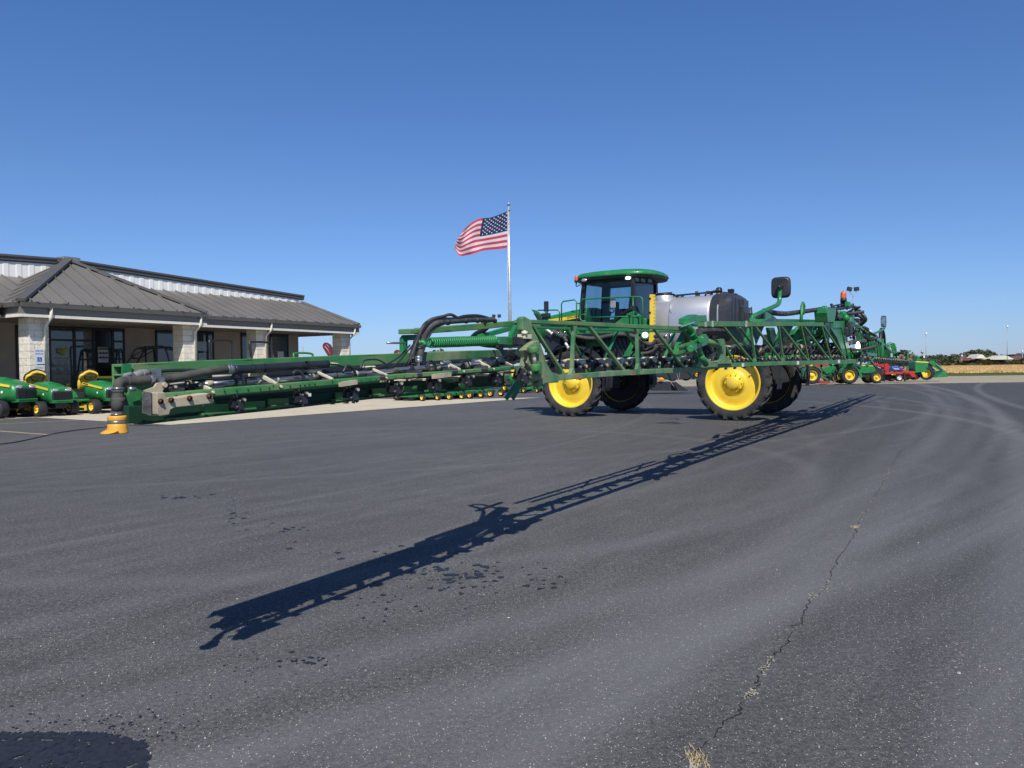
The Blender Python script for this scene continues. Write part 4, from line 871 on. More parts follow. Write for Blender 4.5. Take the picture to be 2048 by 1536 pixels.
mb = plate([(1040, 636), (1058, 640), (1064, 662), (1050, 664), (1040, 668), (1020, 692), (1010, 690), (1028, 655)], -2.72, .03); mb.build('hinge_gusset', GREEN, SP)
mb = plate([(1022, 700), (1046, 698), (1052, 708), (1046, 716), (1024, 720)], -2.66, .05); mb.build('hinge_gusset', OLIVE, SP)
mb = MB(); mb.cyl(R(1036, 704, -2.74), R(1046, 712, -2.80), .03, .02); mb.build('stop_bolt', CREAM, SP)
nozzle(R(1043, 748, -2.9), .9)
for a, b_ in (((1036, 762), (1012, 797)), ((1042, 765), (1025, 797))):
    mb = MB(); mb.bar(R(*a, -2.5), R(*b_, -2.5), .012, .035, Y1); mb.build('parking_foot', GREEN, SP)
# ---- middle truss (between the hinges)
chord('upper_chord', [(1045, 638.5, 646), (1150, 642.5, 650.5), (1260, 648, 656), (1372, 653, 661.5)], XR, depth=.07)
chord('lower_chord', [(1083, 752, 764.5), (1150, 748, 758.5), (1240, 741, 751.5), (1330, 737, 747), (1403, 733.5, 743)], XR, depth=.07, mat=GREEN_D)
def member(name, a, b_, wpx, x=XR+.02, mat=GREEN_D, th=.03, flare=0):
    p, q = R(*a, x), R(*b_, x); mb = MB(); w = pr(p, wpx); mb.bar(p, q, th, w, Vector((0, 1, 0)) if abs((q-p).normalized().y) < .9 else Z1)
    d = (q-p).normalized()
    if flare:
        for e, s_ in ((p, 1), (q, -1)):
            v = Vector((0, 1, 0)); mb.prism([e+v*w*1.6, e-v*w*1.6, e-v*w*.5+d*s_*w*1.9, e+v*w*.5+d*s_*w*1.9], (th*1.05, 0, 0))
    return mb.build(name, mat, SP, bev=.003)
for a, b_ in (((1147.5, 650), (1143, 748)), ((1273, 656), (1275.5, 739))): member('truss_upright', a, b_, 6.2, flare=1)
for a, b_ in (((1062, 648), (1127, 749)), ((1176, 651), (1247, 741)), ((1308, 657), (1367, 735))): member('truss_diagonal', a, b_, 6.2, flare=1)
chord('rear_lower_chord', [(1090, 748, 752), (1240, 739.5, 743), (1400, 731, 734)], XR+.45, depth=.05, mat=GREEN)
chord('rear_upper_chord', [(1060, 652, 657), (1230, 658, 662.5), (1380, 662, 666)], XR+.35, depth=.05, mat=GREEN)
for a, b_ in (((1130, 655), (1180, 745)), ((1200, 744), (1235, 660)), ((1250, 660), (1300, 738)), ((1320, 737), (1350, 663))): member('rear_brace', a, b_, 3.2, XR+.42, GREEN)
pipe = [(1084, 731), (1120, 729.5), (1180, 726.5), (1240, 723.5), (1300, 721), (1360, 718.5), (1400, 717)]
mb = MB(); mb.tube([R(*p, -2.55) for p in pipe], .028, 10); mb.build('nozzle_pipe', STEEL, SP)
pz = [R(*p, -2.55) for p in pipe]
for px in (1092, 1116, 1134, 1160, 1172, 1198, 1212, 1240, 1262, 1268, 1290, 1306, 1318, 1330, 1352, 1362):
    py = 731-(px-1084)*14/316.; c = R(px, py, -2.55); mb = MB(); mb.lathe([(.03, -.05), (.042, -.04), (.042, .04), (.03, .05)], c, Y1, 12, True); mb.build('pipe_coupling', rp.choice([HOSE_T, CREAM, TANB, BLK, HOSE]), SP)
# nozzle bodies at even spacing along the middle, inner and far wings
def chordz(y):      # height of the nozzle line along the boom
    return 1.33+(15.6-y)*.0125 if y > 0 else 1.52-(-y)*.006
y = 15.35
while y > 1.2:
    nozzle(Vector((-2.44, y, chordz(y)+.02)), 1.15, 0); y -= .42
y = -1.6
while y > -14.8:
    nozzle(Vector((-2.44, y, chordz(y))), 1.3, 0); y -= .6
for k in range(26):
    y0 = 15.4-k*.55; z = chordz(y0)+.1; q = [Vector((-2.42, y0, z)), Vector((-2.48, y0-.04, z+.08)), Vector((-2.48, y0-.11, z+.08)), Vector((-2.44, y0-.15, z-.04))]; hose(q, .011, BLK, 'jumper_hose', 6)
# brown rag stickers
for px in (1159, 1266, 1372):
    mb = MB(); yv = 753-(px-1159)*.068; mb.prism([R(px-4, yv-4, XR-.004), R(px+5, yv-4.3, XR-.004), R(px+5, yv+4, XR-.004), R(px-4, yv+4.5, XR-.004)], (.004, 0, 0)); mb.build('chord_decal', paint('faded_decal', (.28, .17, .12), .7, var=.3, scale=30), SP)
for px, yv in ((1486, 730.3), (1596, 726), (1678, 723)):
    mb = MB(); mb.prism([R(px-2, yv-3.5, XR-.004), R(px+2, yv-3.6, XR-.004), R(px+2, yv+3.2, XR-.004), R(px-2, yv+3.3, XR-.004)], (.004, 0, 0)); mb.build('reflector', WHT, SP)
for px in (1411.5, 1425.5, 1493):
    mb = MB(); mb.prism([R(px-1.6, 641.5, XR-.006), R(px+1.6, 641.5, XR-.006), R(px+1.6, 653.5, XR-.006), R(px-1.6, 653.5, XR-.006)], (.006, 0, 0)); mb.build('chord_strap', paint('pale_strap', (.35, .45, .36), .6), SP)
# ---- folding joint between the middle and inner wing
mb = plate([(1366, 637), (1383, 629), (1389, 631), (1404, 630.5), (1406, 643.5), (1390, 645), (1388, 652), (1366, 648)], -2.86, .1); mb.build('joint_bracket', GREEN, SP, bev=.006)
mb = MB(); mb.cyl(R(1372, 646, -2.92), R(1384, 665, -2.92), .036); mb.cyl(R(1382, 664, -2.92), R(1391, 678, -2.92), .03); mb.cyl(R(1395, 694, -2.92), R(1406, 716, -2.92), .026); mb.cyl(R(1402, 711, -2.92), R(1412, 729, -2.92), .032)
mb.lathe([(.05, -.012), (.05, .012)], R(1383, 665, -2.92), R(1384, 665, -2.92)-R(1372, 646, -2.92), 14, True); mb.build('joint_cylinder', GREEN, SP)
mb = plate([(1375, 690), (1390, 680), (1398, 673), (1409, 668), (1415, 678), (1411, 690), (1398, 695), (1384, 702), (1376, 702)], -2.94, .04); mb.cyl(R(1403, 680, -2.97), R(1403, 680, -3.02), .035); mb.cyl(R(1381, 698, -2.9), R(1381, 698, -3.0), .035); mb.build('joint_link', GREEN, SP, bev=.006)
mb = MB(); mb.cyl(R(1408, 680, -2.85), R(1434, 691, -2.85), .036); mb.prism([R(1430, 680, -2.85), R(1443, 678, -2.85), R(1447, 690, -2.85), R(1436, 692, -2.85)], (.06, 0, 0)); mb.build('joint_cylinder', GREEN_M, SP)
mb = plate([(1347, 718), (1356, 685), (1368, 662), (1373, 661), (1377, 668), (1365, 688), (1358, 718)], -2.76, .06); mb.build('joint_frame', GREEN, SP, bev=.005)
mb = plate([(1369, 661), (1378, 664), (1396, 690), (1404, 712), (1418, 722), (1432, 724), (1432, 734), (1404, 736), (1386, 734), (1394, 722), (1389, 706), (1376, 684)], -2.80, .05); mb.build('joint_frame', GREEN_D, SP, bev=.005)
mb = plate([(1436, 684), (1447, 684), (1448, 712), (1458, 722), (1462, 727), (1420, 729), (1420, 724), (1438, 720)], -2.80, .05); mb.build('joint_frame', GREEN_D, SP, bev=.005)
for yy in (686, 698): mb = MB(); mb.bar(R(1356, yy+8, -2.9), R(1384, yy, -2.9), .02, .025); mb.build('joint_rod', GREEN_M, SP)
mb = MB(); mb.bar(R(1361, 653.5, -2.95), R(1388, 644, -2.95), .012, .012); mb.build('lock_rod', CHROME, SP)
hose([R(1398, 665, -2.6), R(1412, 663, -2.6), R(1435, 663, -2.6), R(1448, 668, -2.6), R(1454, 676, -2.6)], .055, HOSE); hose([R(1402, 655, -2.6), R(1416, 652, -2.6), R(1446, 655, -2.6), R(1452, 664, -2.55)], .04, BLK)
for k in range(12):
    px = 1395+rp.uniform(0, 60); a = R(px, rp.uniform(655, 712), -2.5); hose([a, a+Vector((0, rp.uniform(-.2, .2), rp.uniform(-.15, .1))), a+Vector((.1, rp.uniform(-.4, .4), rp.uniform(-.2, .1)))], rp.uniform(.015, .03), BLK)
# ---- inner wing truss
chord('upper_chord', [(1400, 642.5, 653), (1500, 643, 653), (1590, 644, 652), (1648, 645, 652.5)], XR, depth=.09)
chord('lower_chord', [(1404, 734, 743), (1437, 727, 736), (1560, 722.5, 730.5), (1692, 719.5, 728), (1716, 718, 726)], XR, depth=.09)
for a, b_ in (((1501, 652), (1510.6, 723.5)), ((1556.8, 652), (1566.5, 722.3)), ((1601.7, 652), (1617, 720.5)), ((1643, 651), (1662, 719.7))): member('truss_upright', a, b_, 4.6, mat=GREEN_M, flare=1)
for a, b_ in (((1446, 652.5), (1506, 724.5)), ((1508.5, 651), (1563, 722)), ((1561, 651), (1615, 720.5)), ((1607, 651), (1659, 720)), ((1646.5, 651), (1692, 720)), ((1450, 692), (1468, 725))): member('truss_diagonal', a, b_, 4.0, mat=GREEN_M)
# dark infill webs behind the diagonals
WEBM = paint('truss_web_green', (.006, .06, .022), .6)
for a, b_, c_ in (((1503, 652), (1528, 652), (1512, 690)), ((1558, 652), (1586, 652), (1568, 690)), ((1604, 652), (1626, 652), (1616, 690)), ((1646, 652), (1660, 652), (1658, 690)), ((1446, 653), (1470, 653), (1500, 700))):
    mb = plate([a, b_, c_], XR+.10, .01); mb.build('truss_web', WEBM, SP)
RX2 = XR+.75
chord('rear_lower_chord', [(1440, 719, 723), (1560, 716, 720), (1700, 714, 717.5)], RX2, depth=.06, mat=GREEN)
chord('rear_upper_chord', [(1540, 637.5, 643.5), (1600, 638.5, 643.8), (1660, 640, 644)], RX2-.1, depth=.12, mat=GREEN)
for a, b_ in (((1480, 655), (1525, 717)), ((1540, 717), (1560, 655)), ((1570, 655), (1600, 716)), ((1620, 715), (1632, 655)), ((1640, 655), (1668, 714))): member('rear_brace', a, b_, 3.2, RX2, GREEN)
mb = plate([(1490, 700), (1484, 690), (1494, 672), (1498, 656), (1507, 656), (1500, 676)], -1.9, .05); mb.build('lift_bracket', GREEN, SP)
for poly in ([(1592, 655), (1603, 650), (1610, 652), (1596, 690), (1587, 692), (1590, 676)], [(1633, 656), (1643, 654), (1640, 676), (1632, 696), (1626, 694), (1632, 676)], [(1534, 655), (1546, 655), (1550, 672), (1558, 700), (1546, 700), (1538, 676)]):
    plate(poly, -1.9, .06).build('lift_bracket', GREEN, SP, bev=.01)
mb = MB(); mb.cyl(R(1589, 689, -1.9), R(1638, 664, -1.9), .09); mb.cyl(R(1636, 668, -1.9), R(1660, 658, -1.9), .12); mb.build('lift_cylinder', GREEN, SP)
mb = MB(); mb.tube([R(*p, -2.3) for p in ((1440, 702), (1520, 700), (1600, 700), (1690, 703))], .05, 8); mb.build('boom_pipe', HOSE, SP)
for k in range(34):
    px = 1455+k*6.8+rp.uniform(-2, 2); a = R(px, 700+rp.uniform(-8, 5), -2.35); mb = MB(); mb.cyl(a-Y1*.08, a+Y1*.08, rp.uniform(.04, .075), seg=9); mb.build('pipe_valve', rp.choice([HOSE_T, BLK, HOSE, TANB, BLK]), SP)
for k in range(18):
    px = 1450+k*13; a = R(px, 697, -2.4); hose([a, a+Vector((0, -.2, rp.uniform(-.02, .12))), a+Vector((0, -.45, rp.uniform(-.2, .0)))], .028, rp.choice([HOSE_T, BLK]), 'boom_hose', 6)
hose([R(1528, 622, -2.5), R(1545, 625.5, -2.5), R(1570, 627.5, -2.5), R(1600, 624, -2.5), R(1642, 618, -2.5)], .045, HOSE, 'boom_hose', 10)
mb = plate([(1518, 632), (1527, 624), (1534, 628), (1543, 634), (1548, 640), (1548, 646), (1514, 646)], -2.5, .12); mb.build('joint_bracket', GREEN, SP, bev=.01)
mb = MB(); mb.box(R(1521, 631, -2.6), (.12, .12, .1)); mb.build('junction_box', BLK, SP, bev=.01)
mb = MB(); mb.tube([R(1602, 644, -2.6), R(1603, 628, -2.6), R(1604, 612, -2.6), R(1606, 606, -2.6), R(1608, 612, -2.6), R(1606, 628, -2.6)], .03, 8); mb.build('hose_hook', GREEN, SP)
# transport mirrors
def boom_mirror(pts, c, w, h, depth_y, glass_side):
    arm = MB().tube(smooth_path(pts, 3), .035, 8).build('mirror_arm', GREEN, SP)
    mb = MB(); rg = []
    for dy, sc in ((0, .82), (.02, .95), (.05, 1.0), (.07, .98)):
        r_ = []
        for i in range(24):
            t = 2*PI*i/24; e = 4.5; r_.append(c+Y1*(dy*glass_side)+X1*(w/2*sc*math.copysign(abs(math.cos(t))**(2/e), math.cos(t)))+Z1*(h/2*sc*math.copysign(abs(math.sin(t))**(2/e), math.sin(t))))
        rg.append(r_)
    mb.rings(rg); m_ = mb.build('mirror', BLK, arm)
    r_ = []
    for i in range(24):
        t = 2*PI*i/24; e = 4.5; r_.append(c+Y1*(.074*glass_side)+X1*(w*.43*math.copysign(abs(math.cos(t))**(2/e), math.cos(t)))+Z1*(h*.43*math.copysign(abs(math.sin(t))**(2/e), math.sin(t))))
    MB().poly(r_).build('mirror_glass', MIRR, m_) if 0 else MB().poly(r_).build('mirror_glass', MIRR, arm)
MX = -2.7
c1_ = R(1559, 574, MX)
boom_mirror([R(1500, 645, MX), R(1504, 638, MX), R(1509, 631, MX), R(1548, 613, MX), R(1556, 608, MX), R(1559, 600, MX), R(1560, 570, MX)], c1_-Y1*.05, .31, .345, 0, -1)
c2_ = R(1767.5, 643, MX); 
boom_mirror([R(1742, 676, MX), R(1743, 671, MX), R(1748, 667.5, MX), R(1766, 659, MX), R(1769, 655, MX), R(1768.5, 648, MX)], c2_, .16, .36, 0, 1)
mb = MB(); mb.ell(c1_+Y1*.02, (.03, .03, .03)); mb.cyl(c1_-Y1*.03, c1_+Y1*.03, .045); mb.build('mirror_clamp', BLK, SP)
# ---- centre frame
mb = MB()
P = lambda px, py, x=-2.6: R(px, py, x)
mb.prism([P(1641, 617), P(1660, 617), P(1660, 626), P(1657, 645), P(1643, 645), P(1641, 626)], (.25, 0, 0)); mb.cyl(P(1649, 617)+X1*.04, P(1649, 617)-X1*.04, .06)
mb.prism([P(1646, 612), P(1652, 612), P(1653, 618), P(1645, 618)], (.05, 0, 0)); mb.build('frame_tower', GREEN, SP, bev=.01)
mb = MB(); mb.prism([P(1655, 645), P(1675, 648), P(1682, 672), P(1693, 712), P(1682, 712), P(1668, 676), P(1655, 656)], (.12, 0, 0)); mb.prism([P(1676, 655), P(1683, 653), P(1696, 716), P(1690, 718)], (.16, 0, 0)); mb.build('frame_leg', GREEN, SP, bev=.01)
mb = MB(); mb.prism([P(1660, 620, -2.3), P(1672, 618, -2.3), P(1674, 632, -2.3), P(1664, 640, -2.3), P(1660, 650, -2.3)], (.1, 0, 0)); mb.prism([P(1676, 622, -2.2), P(1688, 622, -2.2), P(1690, 640, -2.2), P(1682, 654, -2.2), P(1674, 654, -2.2)], (.1, 0, 0)); mb.prism([P(1700, 622, -2.2), P(1709, 622, -2.2), P(1704, 645, -2.2), P(1698, 645, -2.2)], (.1, 0, 0)); mb.build('frame_upright', GREEN, SP, bev=.012); mb = MB(); mb.box(P(1691, 609), (.2, .25, .12)); mb.build('beacon_mount', GREEN, SP, bev=.01); mb = MB(); mb.bar(P(1660, 650), P(1705, 648), .16, .16)
mb.bar(P(1645, 648), P(1672, 653), .1, .12); mb.box(P(1700, 712), (.4, .5, .16)); mb.box(P(1712, 718), (.3, .6, .1)); mb.cyl(P(1672, 652), P(1688, 656), .07); mb.bar((-2.4, -.7, 1.6), (-2.4, .9, 1.6), .2, .3); mb.build('centre_frame', GREEN, SP, bev=.012)
for a, b_, w_ in (((-2.0, .5, 1.6), (-.8, .5, 1.6), .18), ((-2.0, -.5, 1.6), (-.8, -.5, 1.6), .18), ((-2.2, .5, 2.5), (-.9, .5, 2.1), .13), ((-2.2, -.5, 2.5), (-.9, -.5, 2.1), .13)): MB().bar(a, b_, w_, w_).build('lift_arm', GREEN, SP, bev=.01)
bc = P(1687, 601); beacon(bc, 1.0)
mb = MB(); mb.cyl(bc-Z1*.16, bc-Z1*.03, .03); mb.build('beacon_post', BLK, SP)
mb = MB(); mb.box(P(1698.5, 656, -2.75), (.12, .27, .30)); mb.box(P(1692, 662, -2.72), (.1, .12, .16)); mb.build('control_box', BLK, SP, bev=.02)
mb = MB(); mb.box(P(1714, 641, -2.6), (.12, .18, .11)); mb.build('radio_box', BLK, SP, bev=.015); mb = MB(); mb.box(P(1721, 640.5, -2.64), (.05, .04, .09)); mb.build('radio_label', WHT, SP)
mb = MB(); mb.cyl(P(1713, 634), P(1713, 621), .05); mb.curve([P(1713, 622), P(1713, 616), P(1706, 613), P(1695, 615), P(1680, 617), P(1668, 617), P(1656, 618)], .035, 8); mb.curve([P(1664, 618), P(1668, 612), P(1680, 609), P(1690, 610), P(1704, 613), P(1710, 618)], .018, 6); mb.build('frame_hose', BLK, SP)
for k in range(9): mb = MB(); a = P(1680+k*2.6, 617+rp.uniform(-2, 3)); mb.cyl(a, a+Vector((.05, .03, .06)), .035, seg=8); mb.build('hydraulic_fitting', rp.choice([BLK, STEEL, BLK]), SP)
mb = MB(); mb.ell(P(1692, 636, -2.7), (.08, .08, .09)); mb.cyl(P(1683, 628), P(1703, 630), .05); mb.build('accumulator', GREEN, SP)
for k in range(60):
    a = Vector((rp.uniform(-2.8, -1.6), rp.uniform(-.9, 1.5), rp.uniform(1.55, 2.75))); q = [a, a+Vector((rp.uniform(-.2, .2), rp.uniform(-.2, .2), rp.uniform(-.25, .15))), a+Vector((rp.uniform(-.3, .3), rp.uniform(-.3, .3), rp.uniform(-.45, .1)))]
    hose(q, rp.uniform(.014, .04), rp.choice([BLK, BLK, HOSE, HOSE_T]), 'frame_hose', 6)
mb = MB(); mb.cyl(P(1706, 655), P(1709, 685), .035); mb.curve([P(1692, 690), P(1705, 684), P(1718, 684), P(1732, 683)], .06, 8); mb.curve([P(1712, 708), P(1722, 700), P(1733, 697), P(1752, 692)], .035, 8); mb.build('frame_hose', HOSE_T, SP)
mb = MB(); mb.ell(P(1716, 693, -2.8), (.05, .13, .12)); mb.build('work_light', LAMP, SP)
mb = MB(); mb.bar(Vector((-2.65, .6, 1.62)), Vector((-2.65, -3.0, 1.60)), .08, .09); mb.bar(Vector((-2.65, -1.2, 1.30)), Vector((-2.65, -2.9, 1.60)), .06, .06); mb.cyl(Vector((-2.5, .5, 1.36)), Vector((-2.5, .9, 1.36)), .13); mb.build('cross_beam', GREEN, SP, bev=.01)
# ---- far wing, receding behind the centre frame
def fw(yv, z, dx=0): return Vector((-2.50+dx+(-yv)*.045, yv, z))
mb = MB(); rg = []
top = lambda y: 2.36+.030*(y+1.4) if y > -9.4 else 2.12-.05*(-9.4-y)
bot_ = lambda y: 1.50-.006*(-y)
def wingbar(name, ya, za, yb, zb, w, h, dx=0, mat=GREEN): return MB().bar(fw(ya, za, dx), fw(yb, zb, dx), w, h, Z1).build(name, mat, SP)
wingbar('upper_chord', -1.3, top(-1.3), -9.3, top(-9.3), .10, .11); wingbar('upper_chord', -9.3, top(-9.3), -15.3, 1.85, .08, .08)
wingbar('lower_chord', -.9, bot_(-.9), -9.3, bot_(-9.3), .10, .11); wingbar('lower_chord', -9.3, bot_(-9.3), -15.3, 1.42, .08, .10)
wingbar('rear_lower_chord', -1.3, 1.5, -9.3, 1.45, .06, .06, .6)
for k in range(7):
    y0 = -1.5-k*1.12; y1 = y0-1.0
    wingbar('truss_upright', y0, top(y0), y0-.12, bot_(y0), .05, .05); wingbar('truss_diagonal', y0-.1, top(y0), y1, bot_(y1), .05, .06)
    MB().prism([fw(y0, top(y0)-.05, .1), fw(y0-.75, top(y0-.7)-.05, .1), fw(y0-.75, bot_(y0)+.25, .1)], (.02, 0, 0)).build('truss_web', GREEN, SP)
for k in range(9):
    y0 = -9.5-k*.62; wingbar('truss_upright', y0, 2.05-.033*k, y0-.25, 1.44, .04, .05)
MB().tube([fw(-1.4, 1.72, .2), fw(-9, 1.66, .2), fw(-15, 1.58, .2)], .045, 8).build('boom_pipe', HOSE, SP)
mb = MB(); mb.cyl(fw(-9.4, 1.35), fw(-9.4, 2.25), .09); mb.prism([fw(-9.0, 2.2), fw(-9.9, 2.25), fw(-10.1, 1.5), fw(-9.2, 1.35)], (.1, 0, 0)); mb.build('hinge_casting', GREEN, SP)
hose([fw(-9.0, 2.1), fw(-9.3, 2.5), fw(-9.9, 2.6), fw(-10.8, 2.4), fw(-11.2, 1.9)], .06, BLK, 'arch_hose')
# ================================================================== THE SHOP BUILDING
BO = Vector((-16.13, 25.53, 0)); BA = DA
BL = thing('shop_building', 'long low shop with grey standing seam roofs, hipped entrance porch and pale block columns', 'building', BO, BA)
BX = Vector((math.cos(BA), math.sin(BA), 0)); BY = Vector((-math.sin(BA), math.cos(BA), 0))
def bdir(v): return Vector((v.dot(BX), v.dot(BY), v.z))
BC = bdir(CAM-BO)
def BW(px, py, y):       # pixel on the building's own plane y
    d = bdir(ray(px, py)); return BC+d*((y-BC.y)/d.y)
ROOFM = paint('grey_roof_metal', (.165, .155, .140), .5, metal=.0, var=.10, scale=.6)
TRIMG = paint('grey_trim', (.20, .19, .175), .5, var=.05); TRIMD = paint('dark_grey_trim', (.095, .09, .083), .45, var=.05)
CREAMT = paint('cream_trim', (.72, .68, .59), .6, var=.05); WHITEP = paint('white_wall_panel', (.86, .84, .79), .5, var=.05, scale=1.5)
STUC = paint('tan_stucco', (.30, .265, .225), .9, var=.08, scale=1.5, bmp=.15); FRAMEB = paint('black_window_frame', (.010, .011, .016), .4)
def blockstone():
    mt, nt, b = newmat('split_face_block'); tc = N(nt, 'ShaderNodeTexCoord').outputs['Object']
    sx = N(nt, 'ShaderNodeSeparateXYZ'); nt.links.new(tc, sx.inputs[0]); cb = N(nt, 'ShaderNodeCombineXYZ')
    nt.links.new(math_(nt, 'ADD', sx.outputs[0], sx.outputs[1]), cb.inputs[0]); nt.links.new(sx.outputs[2], cb.inputs[1])
    br = N(nt, 'ShaderNodeTexBrick'); br.inputs['Scale'].default_value = 1; br.inputs['Brick Width'].default_value = .44; br.inputs['Row Height'].default_value = .24; br.inputs['Mortar Size'].default_value = .01
    br.inputs['Color1'].default_value = (.74, .68, .56, 1); br.inputs['Color2'].default_value = (.82, .76, .65, 1); br.inputs['Mortar'].default_value = (.58, .53, .44, 1)
    nt.links.new(cb.outputs[0], br.inputs['Vector'])
    n1 = noise(nt, tc, 7, 8, .72); c = mixc(nt, .5, br.outputs[0], ramp(nt, n1, [(.3, (.33, .33, .33)), (.7, (.72, .72, .72))]), 'OVERLAY')
    nt.links.new(c, b.inputs['Base Color']); b.inputs['Roughness'].default_value = .95
    bump(nt, b, math_(nt, 'ADD', n1, math_(nt, 'MULTIPLY', br.outputs[1], -.5)), .9, .05); return mt
BLOCK = blockstone()
HG = 3.79
def bb(mb, x0, x1, y0, y1, z0, z1): mb.box(((x0+x1)/2, (y0+y1)/2, (z0+z1)/2), (x1-x0, y1-y0, z1-z0)); return mb
LX = -24.0
# walls
YW = 3.9
xe = BW(597, 700, YW).x
mb = MB(); bb(mb, LX, xe, YW, YW+.25, -.02, 3.45); bb(mb, xe-.25, xe, YW+.26, 24, -.02, 3.45); wall = mb.build('wall', STUC, BL)
# upper gable wall with ribbed panels
YU = 4.2; pkx = 3.84
def utop(x): return 5.80-.04*abs(x-pkx)
mb = MB(); mb.prism([(LX, YU, 3.6), (16.2, YU, 3.6), (16.2, YU, utop(16.2)), (pkx, YU, utop(pkx)), (LX, YU, utop(LX))], (0, .1, 0))
x = LX+.2
while x < 16.1:
    mb.hexa([(x-.14, YU-.045, 4.7), (x+.14, YU-.045, 4.7), (x+.08, YU-.065, 4.7), (x-.08, YU-.065, 4.7), (x-.14, YU-.045, utop(x)-.05), (x+.14, YU-.045, utop(x)-.05), (x+.08, YU-.065, utop(x)-.05), (x-.08, YU-.065, utop(x)-.05)])
    if 0: pass
    x += .46
mb.build('upper_wall', WHITEP, BL)
mb = MB()
for x0, x1 in ((LX, pkx), (pkx, 16.5)):
    for dy, h0, h1 in ((-.13, -.02, .16), (-.10, -.07, -.02), (-.17, .11, .19)):
        mb.hexa([(x0, YU+dy, utop(x0)+h0), (x1, YU+dy, utop(x1)+h0), (x1, YU+.1, utop(x1)+h0), (x0, YU+.1, utop(x0)+h0), (x0, YU+dy, utop(x0)+h1), (x1, YU+dy, utop(x1)+h1), (x1, YU+.1, utop(x1)+h1), (x0, YU+.1, utop(x0)+h1)])
mb.build('fascia', TRIMD, BL)
mb = MB(); mb.hexa([(pkx-.30, YU-.32, 5.84), (pkx+.30, YU-.32, 5.84), (pkx+.30, YU+.2, 5.84), (pkx-.30, YU+.2, 5.84), (pkx-.33, YU-.35, 6.04), (pkx+.33, YU-.35, 6.04), (pkx+.33, YU+.2, 6.04), (pkx-.33, YU+.2, 6.04)]); mb.build('ridge_cap', GREY, BL)
mb = MB(); mb.hexa([(LX, YU+.11, 3.5), (16.2, YU+.11, 3.5), (16.2, 30, 3.5), (LX, 30, 3.5), (LX, YU+.11, utop(LX)+.1), (16.2, YU+.11, utop(16.2)+.1), (16.2, 30, utop(16.2)+.1), (LX, 30, utop(LX)+.1)]); mb.build('main_roof', TRIMD, BL)
# lean-to roof with seams
YM = .9; Z1_, Z0_ = 5.07, HG
def roofz(y): return Z0_+(Z1_-Z0_)*(y-YM)/(YU-.1-YM)
mb = MB(); xr0, xr1 = 17.3, 16.35
def quad(mb, a, b_, c, d, th=.06):
    a, b_, c, d = map(Vector, (a, b_, c, d)); t = Vector((0, 0, th)); mb.hexa([a-t, b_-t, c-t, d-t, a, b_, c, d])
quad(mb, (LX, YM, Z0_), (xr0, YM, Z0_), (xr1, YU-.1, Z1_), (LX, YU-.1, Z1_))
quad(mb, (xr0, YM, Z0_), (xr0, 14, Z0_), (xr1, 14, Z1_), (xr1, YU-.1, Z1_), .05)
x = LX+.3
while x < 17.2:
    ye = YU-.1 if x < xr1 else YM+(YU-YM)*(17.3-x)/.95
    a = Vector((x, YM, Z0_)); b_ = Vector((x, ye, roofz(ye))); mb.bar(a+Z1*.03, b_+Z1*.03, .04, .07)
    x += .61
mb.bar(Vector((xr0, YM, Z0_+.05)), Vector((xr1, YU-.1, Z1_+.05)), .26, .08); mb.build('roof', ROOFM, BL)
# entrance porch roof (hipped) reaching up to the gable
PX0, PX1 = -.12, 7.1; ap = Vector(((PX0+PX1)/2, 3.5, 5.80)); ap2 = Vector((ap.x, YU-.1, 5.80))
mb = MB(); f0, f1 = Vector((PX0, -.02, HG)), Vector((PX1, -.02, HG)); b0, b1 = Vector((PX0, YU-.1, HG)), Vector((PX1, YU-.1, HG))
n_ = mb.add([f0, f1, b1, b0, ap, ap2]); mb.face((n_, n_+1, n_+4)); mb.face((n_+1, n_+2, n_+5, n_+4)); mb.face((n_+3, n_, n_+4, n_+5)); mb.face((n_+2, n_+3, n_+5)); mb.face((n_+3, n_+2, n_+1, n_))
x = PX0+.35
while x < PX1-.2:
    u = 1-abs(x-ap.x)/(ap.x-PX0); a = Vector((x, -.02, HG)); b_ = a.lerp(Vector((x, ap.y, ap.z)), u); mb.bar(a+Z1*.035, b_+Z1*.035, .04, .07); x += .61
y = .5
while y < 4.0:
    for sx_, ex in ((PX0, 1), (PX1, -1)):
        u = min(1, y/3.5); a = Vector((sx_, y, HG)); b_ = a.lerp(Vector((ap.x, y, ap.z)), u); mb.bar(a+Z1*.035, b_+Z1*.035, .04, .07)
    y += .61
mb.build('porch_roof', ROOFM, BL)
mb = MB(); mb.bar(f0+Z1*.05, ap+Z1*.07, .30, .10); mb.bar(f1+Z1*.05, ap+Z1*.07, .30, .10); mb.bar(ap+Z1*.05, ap2+Z1*.05, .3, .1); mb.build('hip_cap', TRIMD, BL)
# gutters, fascia boards, trim, soffit
def eave(pts, z=HG):
    g, f, c = MB(), MB(), MB()
    for (a, b_, o) in pts:
        a, b_ = Vector(a), Vector(b_); o = Vector(o)
        for mb_, z0, z1, d0, d1 in ((g, -.17, -.02, -.14, .02), (f, -.40, -.171, .0, .06), (c, -.50, -.401, -.02, .05)):
            p0, p1, q0, q1 = a-o*d0*-1, b_-o*d0*-1, a, b_
            A0_, A1_ = a+o*(-d0), b_+o*(-d0); C0_, C1_ = a-o*d1, b_-o*d1
            mb_.hexa([A0_+Z1*(z+z0), A1_+Z1*(z+z0), C1_+Z1*(z+z0), C0_+Z1*(z+z0), A0_+Z1*(z+z1), A1_+Z1*(z+z1), C1_+Z1*(z+z1), C0_+Z1*(z+z1)])
    g.build('gutter', TRIMD, BL); f.build('fascia', TRIMG, BL); c.build('trim', CREAMT, BL)
